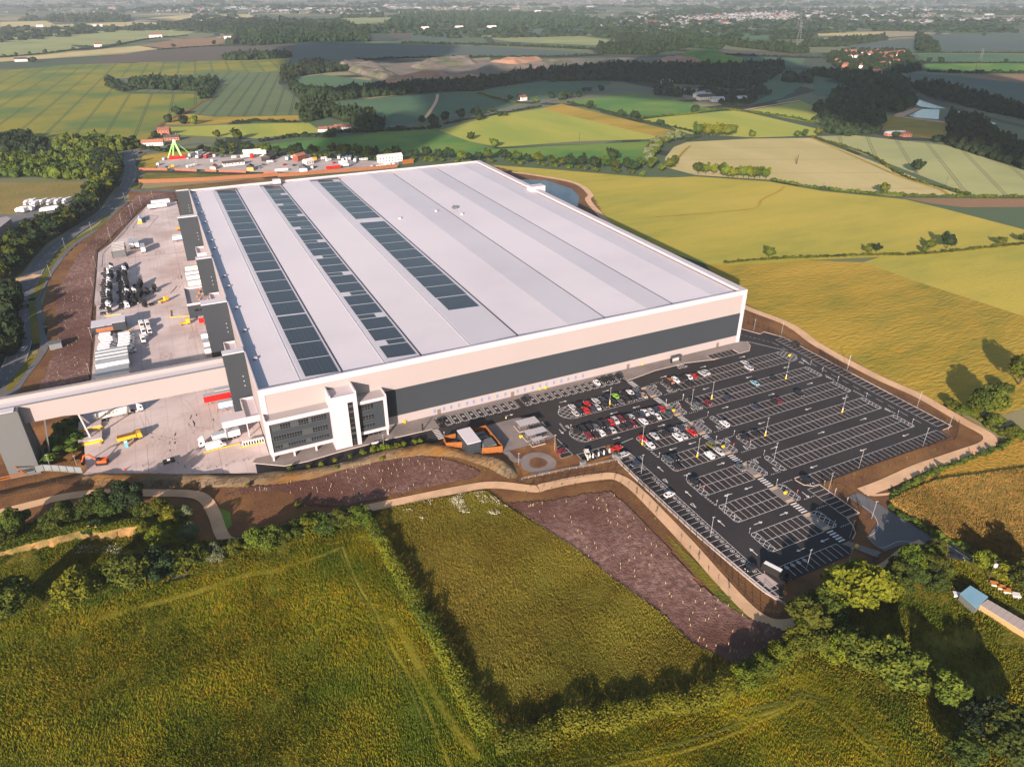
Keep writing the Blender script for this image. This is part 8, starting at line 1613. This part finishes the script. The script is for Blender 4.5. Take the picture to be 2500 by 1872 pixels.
def H(fr, px, *a, **k): g = G(fr[0] + px[0] / fr[2], fr[1] + px[1] / fr[2]); return house(g[0], g[1], *a, **k)
FYa = (340, 350, 6.506); FYb = (640, 350, 6.506)
for i, px in enumerate(((1940, 790), (2000, 785), (2035, 775), (2080, 775))): H(A, px, -.35, 11, 8, 3, f'red and white bungalow in the row by the main road, {ordinal(i + 1)} from the left', group='bungalows by the main road')
H(A, (990, 808), -.3, 13, 9, 5.5, 'red brick house beside the dark round tree', m_brick); H(A, (920, 872), -.2, 22, 9, 3.4, 'long white bungalow with brown roof by the junction', None, m_brick); H(A, (1035, 840), -.2, 16, 8, 3.2, 'low grey roofed building beside the junction', m_brick, m_tiled)
H(A, (935, 228), 0, 40, 16, 9, 'large red roofed farmhouse beyond the orange field'); H(A, (590, 283), .2, 18, 12, 7, 'small pale house with red roof beside a field tree'); H(A, (130, 370), 0, 26, 12, 5, 'white farm barn at the left edge', None, m_tiled, name='barn', cat='barn'); H(A, (240, 163), 0, 26, 10, 5, 'distant white farm buildings, left', None, m_render, name='barn', cat='barn'); H(A, (585, 163), 0, 42, 12, 5, 'distant long white barn, left', None, m_render, name='barn', cat='barn'); H(A, (1375, 235), 0, 30, 16, 9, 'pale country house at the wood edge', None, m_tiled)
H(A, (1210, 142), 0, 40, 18, 8, 'distant white house left of centre', None, m_render)
for i, px in enumerate(((295, 178), (585, 180), (790, 175), (985, 173), (1262, 75))): H(B, px, 0, 26 + 4 * i, 14, 7, f'distant white building near the skyline, {ordinal(i + 1)} from the left', None, m_render, chim=False)
H(B, (1168, 604), .3, 12, 9, 5, 'white cottage among trees beside the road')
for i, px in enumerate([(1140, 315), (1170, 345), (1215, 345), (1240, 335), (1255, 325), (1275, 335), (1290, 322), (1310, 325), (1330, 312), (1345, 330), (1390, 330), (1410, 345), (1430, 325), (1450, 335), (1470, 320), (1085, 370), (1105, 390), (1130, 400), (1440, 378), (1375, 390), (1290, 445), (1230, 405), (1320, 440), (1360, 355), (1180, 315)]):
    H(C, (px[0], px[1] + 4), random.uniform(-.8, .8), random.uniform(13, 22), 10, random.choice((4.0, 5.6, 5.6)), f'village house with red roof on the right, {ordinal(i + 1)} in the cluster', random.choice((m_render, m_brick, m_brick)), m_tile, 'village houses among the trees')
for i, px in enumerate([(75, 500), (120, 495), (165, 490), (190, 490), (240, 545), (265, 585), (300, 600), (255, 490), (370, 610), (515, 605), (285, 575), (210, 545)]):
    H(C, px, random.uniform(-.4, .4), random.uniform(14, 30), 11, random.choice((3.5, 5)), f'pale building of the hamlet in the dark trees, {ordinal(i + 1)} in the cluster', m_render, random.choice((m_tiled, m_troof)), 'hamlet buildings', chim=False)
for i, px in enumerate([(1405, 815), (1465, 812), (1500, 820)]): H(C, px, -.2, 11, 7, 3, f'farm shed behind the pale crop, {ordinal(i + 1)} from the left', m_brick, (m_troof, m_troof, m_tile)[i], 'farm sheds', chim=False, name='farm_shed', cat='shed')
# fair and caravan yard
def F_(fr, px): return G(fr[0] + px[0] / fr[2], fr[1] + px[1] / fr[2])
H(FYa, (1500, 345), .12, 20, 6, 2.6, 'long white hut with dark roof in the caravan yard', m_render, m_tiled, chim=False, name='hut', cat='hut'); H(FYa, (1190, 405), 1.2, 8, 5, 2.6, 'small hut with brown roof in the caravan yard', m_cream, m_brick, chim=False, name='hut', cat='hut'); H(FYa, (1770, 425), 1.35, 8, 6, 3.4, 'hut with orange striped gable in the caravan yard', mat('orange_hut_wall', (.60, .33, .10)), m_tiled, chim=False, name='hut', cat='hut'); H(FYa, (2060, 265), 1.0, 14, 9, 4, 'dark roofed open barn at the back of the yard', m_black, m_tiled, chim=False, name='barn', cat='barn')
H(FYb, (660, 430), 1.35, 12, 7, 3, 'pale bungalow with grey roof in the caravan yard', m_render, m_mull, chim=False, name='hut', cat='hut'); H(FYa, (1840, 200), -.1, 22, 7, 4.5, 'long white roofed store at the back of the yard', m_render, m_render, chim=False, name='store', cat='shed'); H(FYb, (2030, 290), 0, 24, 8, 5, 'white marquee with green band at the right of the yard', m_render, m_render, chim=False, name='marquee', cat='marquee')
H(FYb, (600, 270), .6, 12, 7, 5, 'rust brown shed at the back of the yard', mat('rust_shed', (.22, .07, .04)), m_brick, chim=False, name='store', cat='shed'); H(FYb, (735, 330), .5, 9, 6, 3.5, 'cream hut behind the pale bungalow', m_cream, m_cream, chim=False, name='hut', cat='hut')
def caravan(fr, px, ang, lab, L=6.5, col=None, Hh=2.5):
    g = F_(fr, px); t = empty('caravan', (*g, 0), ang, lab, 'caravan', 'caravans in the yard'); h = L / 2; b = MB(); b.loft([sec(-h, 1.1, .5, Hh - .3, .2), sec(-h + .5, 1.15, .5, Hh, .25), sec(h - .7, 1.15, .5, Hh, .25), sec(h, 1.05, .7, Hh - .6, .2)]); b.build('body', col or m_whitev, t)
    for i in range(3):
        for s in (-1, 1): q = MB(); u = -h + (i + .5) * L / 3; q.box(u - .5, u + .5, s * 1.15 - .03, s * 1.15 + .03, 1.3, 2.0); q.build('window', m_cglass, t)
    wheels(t, (0,), 1.1, .35, .25)
cv = [(FYa, (300, 350), 1.4, 'grey white caravan at the left end of the yard', 5, None), (FYa, (405, 265), 1.0, 'silvery caravan behind the left end one', 5, m_alu), (FYa, (835, 375), .6, 'long white caravan in the middle left of the yard', 11, None), (FYa, (1155, 295), 1.5, 'white box caravan beside the lane', 4, None), (FYa, (1190, 215), 1.5, 'white box caravan behind the trailers', 4, None), (FYa, (1510, 240), .2, 'white caravan left of the cream one', 5, None), (FYa, (2080, 310), .1, 'white caravan behind the dark track', 6, None), (FYb, (130, 310), .1, 'low white caravan near the barn', 6, None), (FYb, (310, 445), 0, 'big white caravan next to the timber fence', 12, None), (FYb, (800, 400), 1.2, 'white caravan right of the pale bungalow', 5, None), (FYb, (735, 225), 0, 'white box on the hedge line', 6, None), (FYb, (985, 255), .1, 'white caravan at the back, centre', 6, None), (FYb, (1060, 285), .4, 'white and red caravan at the back, centre', 6, None), (FYb, (1610, 275), 0, 'low white caravan beside the van', 9, None), (FYb, (1900, 385), .1, 'long white caravan at the right by the fence', 11, None), (FYb, (1765, 385), .8, 'silvery caravan at the right by the fence', 6, m_alu), (FYb, (2085, 355), 1.4, 'round ended white caravan at the right corner', 5, None), (FYb, (1990, 355), .2, 'white caravan next to the right corner', 7, None)]
for fr, px, a, lab, L, col in cv: caravan(fr, px, a, lab, L, col)
for i, (fr, px, a, L, col, rf) in enumerate([(FYa, (960, 235), 1.1, 12, m_alu, None), (FYa, (1010, 215), 1.1, 12, m_troof, None), (FYa, (1090, 225), 1.1, 13, m_redv, None), (FYa, (960, 175), 1.0, 11, m_whitev, None), (FYa, (1690, 240), .1, 9, m_cream, None), (FYa, (840, 215), 1.0, 10, m_troof, None), (FYb, (410, 265), 1.2, 11, m_whitev, None), (FYb, (520, 245), .8, 9, m_whitev, None), (FYb, (1130, 415), 0, 13, m_redv, None), (FYb, (1230, 250), 1.2, 10, m_whitev, None), (FYb, (1290, 285), 1.2, 10, m_whitev, None), (FYb, (1345, 270), 1.2, 10, m_whitev, None), (FYb, (1400, 265), 1.2, 10, m_alu, None), (FYb, (1290, 335), .1, 8, m_whitev, None), (FYb, (1330, 375), .3, 9, m_whitev, None), (FYb, (1400, 360), .8, 10, m_alu, None), (FYb, (1485, 290), 1.2, 12, m_whitev, None)]):
    g = F_(fr, px); trailer(g[0], g[1], a, col, f'showman trailer standing in the fair yard, {ordinal(i + 1)} counted from the left', 'trailers in the fair yard', L=L, H=3.8, z=0)
for i, (fr, px, col, a) in enumerate([(FYa, (430, 385), 'grey', 1.2), (FYa, (1330, 220), 'navy', 0), (FYa, (1420, 215), 'grey', 0), (FYb, (360, 350), 'red', .7), (FYb, (515, 360), 'navy', .5), (FYb, (850, 385), 'black', .9), (FYb, (1150, 320), 'red', .5), (FYb, (1415, 400), 'silver', .6), (FYb, (30, 350), 'grey', .3), (FYa, (780, 245), 'white', 1.2), (FYa, (1920, 400), 'silver', .8)]):
    g = F_(fr, px); car(g[0], g[1], a, col, 'estate', f'{col} car or pickup in the fair yard, {ordinal(i + 1)} from the left', 'cars in the fair yard', z=0.02)
shunter((510, 375), FYa, .3, 'small orange tractor in the left part of the fair yard'); 
g = F_(FYa, (1795, 235)); t = empty('storage_tank', (*g, 0), 0, 'red cylindrical tank beside the cream trailer', 'tank'); MB().cyl((0, 0, 2), 2.0, 4, n=14).build('shell', m_redv, t); MB().cyl((0, 0, 4.1), 2.1, .2, n=14).build('rim', m_black, t)
g = F_(FYb, (815, 265)); t = empty('orange_skip', (*g, 0), 0, 'orange covered skip at the back of the yard', 'skip'); MB().box(-3, 3, -2, 2, 0, 3).build('body', m_orange, t); MB().box(-3.1, 3.1, -2.1, 2.1, 3, 3.2).build('cover', m_tiled, t)
# green ride on a red base
g = F_(FYa, (610, 240)); t = empty('fairground_ride', (*g, 0), 0, 'lime green pendulum ride tower on a bright red base', 'fairground ride'); mg = mat('ride_lime', (.35, .80, .22))
for s, e in ((-1, 0), (-.45, -1)): b = MB(); b.bar((s * 9 * 1.0, e * 1.5, 1), (-.5, 0, 17), .9); b.build('leg', mg, t)
b = MB(); b.bar((4.5, -2, 1), (0, 0, 17), 1.6); b.build('leg', mg, t); b = MB(); b.bar((12, 6, 3), (0, 0, 17), .5); b.build('stay', mg, t); b = MB(); b.cyl((0, 0, 17), 1.4, 3, 'y'); b.build('hub', m_whitev, t)
for k_, (x0, x1, y0, y1, z1) in enumerate(((-8, 8, -4, 4, 1.4), (-7, -2, -3, 3, 3.2), (1, 7, -3, 3, 2.8), (-2, 2, -3, 2, 2.2))): MB().box(x0, x1, y0, y1, 0 if k_ == 0 else 1.4, z1).build('red_platform', m_redv, t)
# brick walls and the long timber fence
for i, (fr, a, c) in enumerate(((FYa, (565, 432), (920, 450)), (FYa, (1045, 445), (1230, 455)), (FYa, (1265, 455), (1700, 470)), (FYa, (1975, 475), (2212, 492)), (FYa, (0, 425), (450, 430)))):
    u, v = G(fr[0] + a[0] / fr[2], fr[1] + a[1] / fr[2]), G(fr[0] + c[0] / fr[2], fr[1] + c[1] / fr[2]); t = empty('brick_wall', (*u, 0), 0, f'orange brick wall along the lane below the caravan yard, {ordinal(i + 1)} section', 'wall'); d = (v[0] - u[0], v[1] - u[1]); L = math.hypot(*d); n = max(1, int(L / 5))
    for j in range(n): b = MB(); b.bar((d[0] * j / n, d[1] * j / n, 1.0), (d[0] * (j + .97) / n, d[1] * (j + .97) / n, 1.0), .3, 2.0); b.build('wall_bay', mat('orange_brick', (.30, .11, .06)) if 'orange_brick' not in bpy.data.materials else bpy.data.materials['orange_brick'], t)
pts = Q(FYa, (0, 635), (300, 630), (700, 615), (1100, 598), (1500, 570), (1900, 545), (2212, 520), FYb, (250, 535), (600, 515), (1000, 480), (1400, 452), (1800, 420), (2150, 385)); P = hedge_pts(pts, 2.6); t = empty('timber_fence', (*P[0], 0), 0, 'long tall timber fence between the warehouse and caravan yard', 'fence')
bm_ = MB().box(-1.27, 1.27, -.06, .06, 0, 3.4).mesh('fence_panel', mat('tan_fence_panel', (.26, .115, .055), (.21, .092, .045), None, 2)); pm = MB().box(-.1, .1, -.14, .14, 0, 3.6).mesh('post', m_timber)
for k_, (a, c) in enumerate(zip(P[:-1], P[1:])):
    q = (a + c) / 2; o = obj('fence_panel', bm_, t, (q[0] - P[0, 0], q[1] - P[0, 1], random.uniform(-.05, .05)), math.atan2(c[1] - a[1], c[0] - a[0]));  obj('post', pm, t, (a[0] - P[0, 0], a[1] - P[0, 1], 0), math.atan2(c[1] - a[1], c[0] - a[0]))
g = F_(FYb, (2140, 175 + 105)); t = empty('timber_screen', (*G(340 + 2135 / 3.253, 340 + 195 / 3.253), 0), .1, 'short orange timber screen right of the white marquee', 'fence')
for j in range(10): b = MB(); b.box(-6 + j * 1.2, -6 + j * 1.2 + 1.1, -.1, .1, 0, 4.2); b.build('board', m_timber, t)
# lorries by the left edge of the picture: workshop roof
rp = Tz(6, *LW, (-120, 700), (60, 660), (100, 680), (-40, 790)); t = empty('workshop', (*rp[0], 0), 0, 'pale roofed workshop cut by the left picture edge', 'building'); MB().prism([(x - rp[0][0], y - rp[0][1]) for x, y in rp], 0, 6).build('wall', m_steelgrey, t); MB().prism([(x - rp[0][0], y - rp[0][1]) for x, y in rp], 6.0, 6.2).build('roof', m_beige, t)
# poles and pylons
m_pyl = mat('pylon_grey', (.16, .17, .18))
def pylon(fr, px, h, lab):
    g = G(fr[0] + px[0] / fr[2], fr[1] + px[1] / fr[2]); t = empty('pylon', (*g, 0), .5, lab, 'pylon', 'power line pylons')
    b = MB(); w0, w1 = h * .09, h * .02
    for sx in (-1, 1):
        for sy in (-1, 1): b.bar((sx * w0, sy * w0, 0), (sx * w1, sy * w1, h), .32)
    for k in range(8):
        z0, z1 = h * k / 8, h * (k + 1) / 8; a0 = w0 + (w1 - w0) * k / 8; a1 = w0 + (w1 - w0) * (k + 1) / 8
        for s in (-1, 1): b.bar((-a0, s * a0, z0), (a1, s * a1, z1), .16); b.bar((a0, s * a0, z0), (-a1, s * a1, z1), .16)
    b.build('lattice', m_pyl, t)
    for z, L in ((.62, .22), (.76, .27), (.9, .2)): b = MB(); b.bar((-h * L, 0, h * z), (h * L, 0, h * z), .5); b.build('crossarm', m_pyl, t)
pylon(C, (855, 272), 62, 'tall grey pylon above the distant woods, right of centre'); pylon(C, (1925, 445), 46, 'pylon beyond the bright green strip on the right'); pylon(A, (403, 140), 55, 'pale distant pylon, left of two'); pylon(A, (540, 130), 55, 'pale distant pylon, right of two'); pylon(C, (852, 215), 75, 'farther grey pylon behind the tall one'); pylon(A, (1020, 100), 55, 'faint distant pylon above the pale fields')
for fr, px, h, lab in ((A, (222, 530), 9, 'wooden pole in the barley field at the left'), (B, (1510, 847), 9, 'wooden pole in the yellow triangle field'), (A, (1808, 610), 10, 'wooden pole at the wood corner'), (D, (1742, 128), 8, 'wooden pole in the pale striped crop'), (D, (1005, 155), 6, 'short pole on the barley top edge'), (A, (1137, 870), 9, 'pole by the road junction'), (B, (652, 985), 9, 'pole in the tree belt behind the warehouse'), (B, (1527, 1030), 9, 'pole right in the rear tree belt'), (A, (632, 925), 9, 'pole at the wood edge left of the roundabout')):
    g = G(fr[0] + px[0] / fr[2], fr[1] + px[1] / fr[2]); tag(MB().bar((0, 0, 0), (0, 0, h), .3, n=6).build('wooden_pole', bark, None, (*g, 0)), lab, 'pole')
g = G(C[0] + 848 / C[2], C[1] + 985 / C[2]); t = empty('twin_pole', (*g, 0), .3, 'leaning twin wooden pole in the middle of the wheat field', 'pole'); MB().bar((0, 0, 0), (.8, 0, 9), .35).build('pole', bark, t); MB().bar((0, 0, 0), (-2.2, 0, 8), .35).build('prop', bark, t)
m_cream2 = mat('grey_render', (.19, .19, .19))
# far towns: uncountable small buildings
def town(cx, cy, n, sx, sy, lab, seed):
    r = np.random.default_rng(seed); V = []; F = []; MI = []
    for i in range(n):
        x, y = cx + r.normal(0, sx), cy + r.normal(0, sy); w, d, h = r.uniform(8, 18), r.uniform(7, 12), r.uniform(4, 7)
        if r.random() < .06: w *= 4; d *= 2.5
        k = len(V); a = r.uniform(0, 3.1); ca, sa = math.cos(a), math.sin(a)
        for z in (0, h):
            for u, v in ((-w, -d), (w, -d), (w, d), (-w, d)): V.append((x + (u * ca - v * sa) / 2, y + (u * sa + v * ca) / 2, z))
        for z in (0,):
            for u in (-w, w): V.append((x + (u * ca) / 2, y + (u * sa) / 2, h + d * .25))
        mi = int(r.integers(1, 4))
        F += [(k, k + 1, k + 5, k + 4), (k + 1, k + 2, k + 6, k + 5), (k + 2, k + 3, k + 7, k + 6), (k + 3, k, k + 4, k + 7), (k + 4, k + 5, k + 9, k + 8), (k + 6, k + 7, k + 8, k + 9)]; MI += [0, 0, 0, 0, mi, mi]
    tag(obj('distant_town', mesh_np('distant_town', V, F, (m_cream2, m_tile, m_troof, m_cream2), MI)), lab, 'town', None, 'stuff')
def far_pt(x, y): return G(x, y)
for i, (px, py, n, sx, sy) in enumerate(((1500, 60, 220, 260, 140), (1800, 42, 300, 420, 260), (1980, 38, 260, 420, 260), (2350, 52, 110, 300, 120), (2200, 25, 300, 900, 500), (900, 25, 260, 900, 400), (560, 24, 200, 800, 400), (1250, 12, 260, 1600, 700), (1650, 5, 300, 2200, 900), (250, 8, 200, 1600, 700), (2100, 2, 300, 2500, 900), (850, 22, 160, 300, 150))):
    g = G(px, py); town(g[0], g[1], n, sx, sy, f'hazy town of small pale houses near the skyline, {ordinal(i + 1)} cluster', 100 + i)
# clouds high above, outside the frame, shading the middle distance
m_cloud = mat('cloud_white', (.85, .85, .87), rough=1.0, spec=0)
def cloud(pts, alt, thick, lab):
    k = alt / math.tan(SUN_EL); P = [(x - math.sin(SUN_AZ) * k, y - math.cos(SUN_AZ) * k) for x, y in pts]; A_ = np.array(P); lo, hi = A_.min(0), A_.max(0); n = 60
    X, Y = np.meshgrid(np.linspace(lo[0] - 40, hi[0] + 40, n), np.linspace(lo[1] - 40, hi[1] + 40, n)); d = inpoly(X, Y, P).astype(float)
    for _ in range(3): q = np.pad(d, 1); d = (q[:-2, 1:-1] + q[2:, 1:-1] + q[1:-1, :-2] + q[1:-1, 2:] + d) / 5
    d = d + .35 * (vnoise(X, Y, 110, 41) - .5) + .25 * (vnoise(X, Y, 45, 42) - .5); top = alt + thick * np.clip(d - .45, 0, 1) * (1 + vnoise(X, Y, 80, 43)); bot = alt - thick * .15 * np.clip(d - .45, 0, 1)
    ins = d > .45; ii = np.arange(n * n).reshape(n, n); kk = ins[:-1, :-1] & ins[1:, :-1] & ins[:-1, 1:] & ins[1:, 1:]
    F1 = np.stack([ii[:-1, :-1][kk], ii[:-1, 1:][kk], ii[1:, 1:][kk], ii[1:, :-1][kk]], 1); F2 = F1[:, ::-1] + n * n
    V = np.vstack([np.stack([X.ravel(), Y.ravel(), top.ravel()], 1), np.stack([X.ravel(), Y.ravel(), bot.ravel() - 8], 1)])
    e = {}
    for f in F1:
        for a, b in zip(f, np.roll(f, -1)): e[(a, b)] = 1
    side = [(b, a, a + n * n, b + n * n) for (a, b) in e if (b, a) not in e]
    tag(obj('cloud', mesh_np('cloud', V, np.vstack([F1, F2, np.array(side)]), m_cloud, smooth=False)), lab, None, None, 'structure')
cloud([G(*p) for p in ((830, 235), (1010, 222), (1060, 300), (1180, 285), (1290, 232), (1480, 228), (1700, 245), (1960, 262), (2040, 300), (2200, 320), (2320, 345), (2560, 420), (2560, 205), (2300, 195), (2050, 192), (1850, 150), (1650, 148), (1450, 165), (1250, 200), (1000, 205), (830, 215))], 620, 90, 'broad cloud over the middle distance')
cloud([G(*p) for p in ((690, 112), (1060, 116), (1050, 148), (700, 158))], 700, 80, 'far cloud over the dark crop field')
cloud([G(*p) for p in ((830, 315), (1000, 335), (1020, 365), (900, 372), (800, 350))], 560, 60, 'small cloud over the green pasture')
# haze
hz = bpy.data.materials.new('haze_air'); hz.use_nodes = True; t_ = hz.node_tree; t_.nodes.clear(); o_ = t_.nodes.new('ShaderNodeOutputMaterial'); pv = t_.nodes.new('ShaderNodeVolumePrincipled')
pv.inputs['Color'].default_value = (.80, .90, 1.0, 1); pv.inputs['Density'].default_value = 0.000075; pv.inputs['Anisotropy'].default_value = .2; t_.links.new(pv.outputs[0], o_.inputs['Volume'])
hb_ = MB().box(-50000, 50000, -50000, 50000, -6.5, 166).build('haze', hz); tag(hb_, kind='stuff', label='thin pale blue haze over the whole landscape', cat='haze')
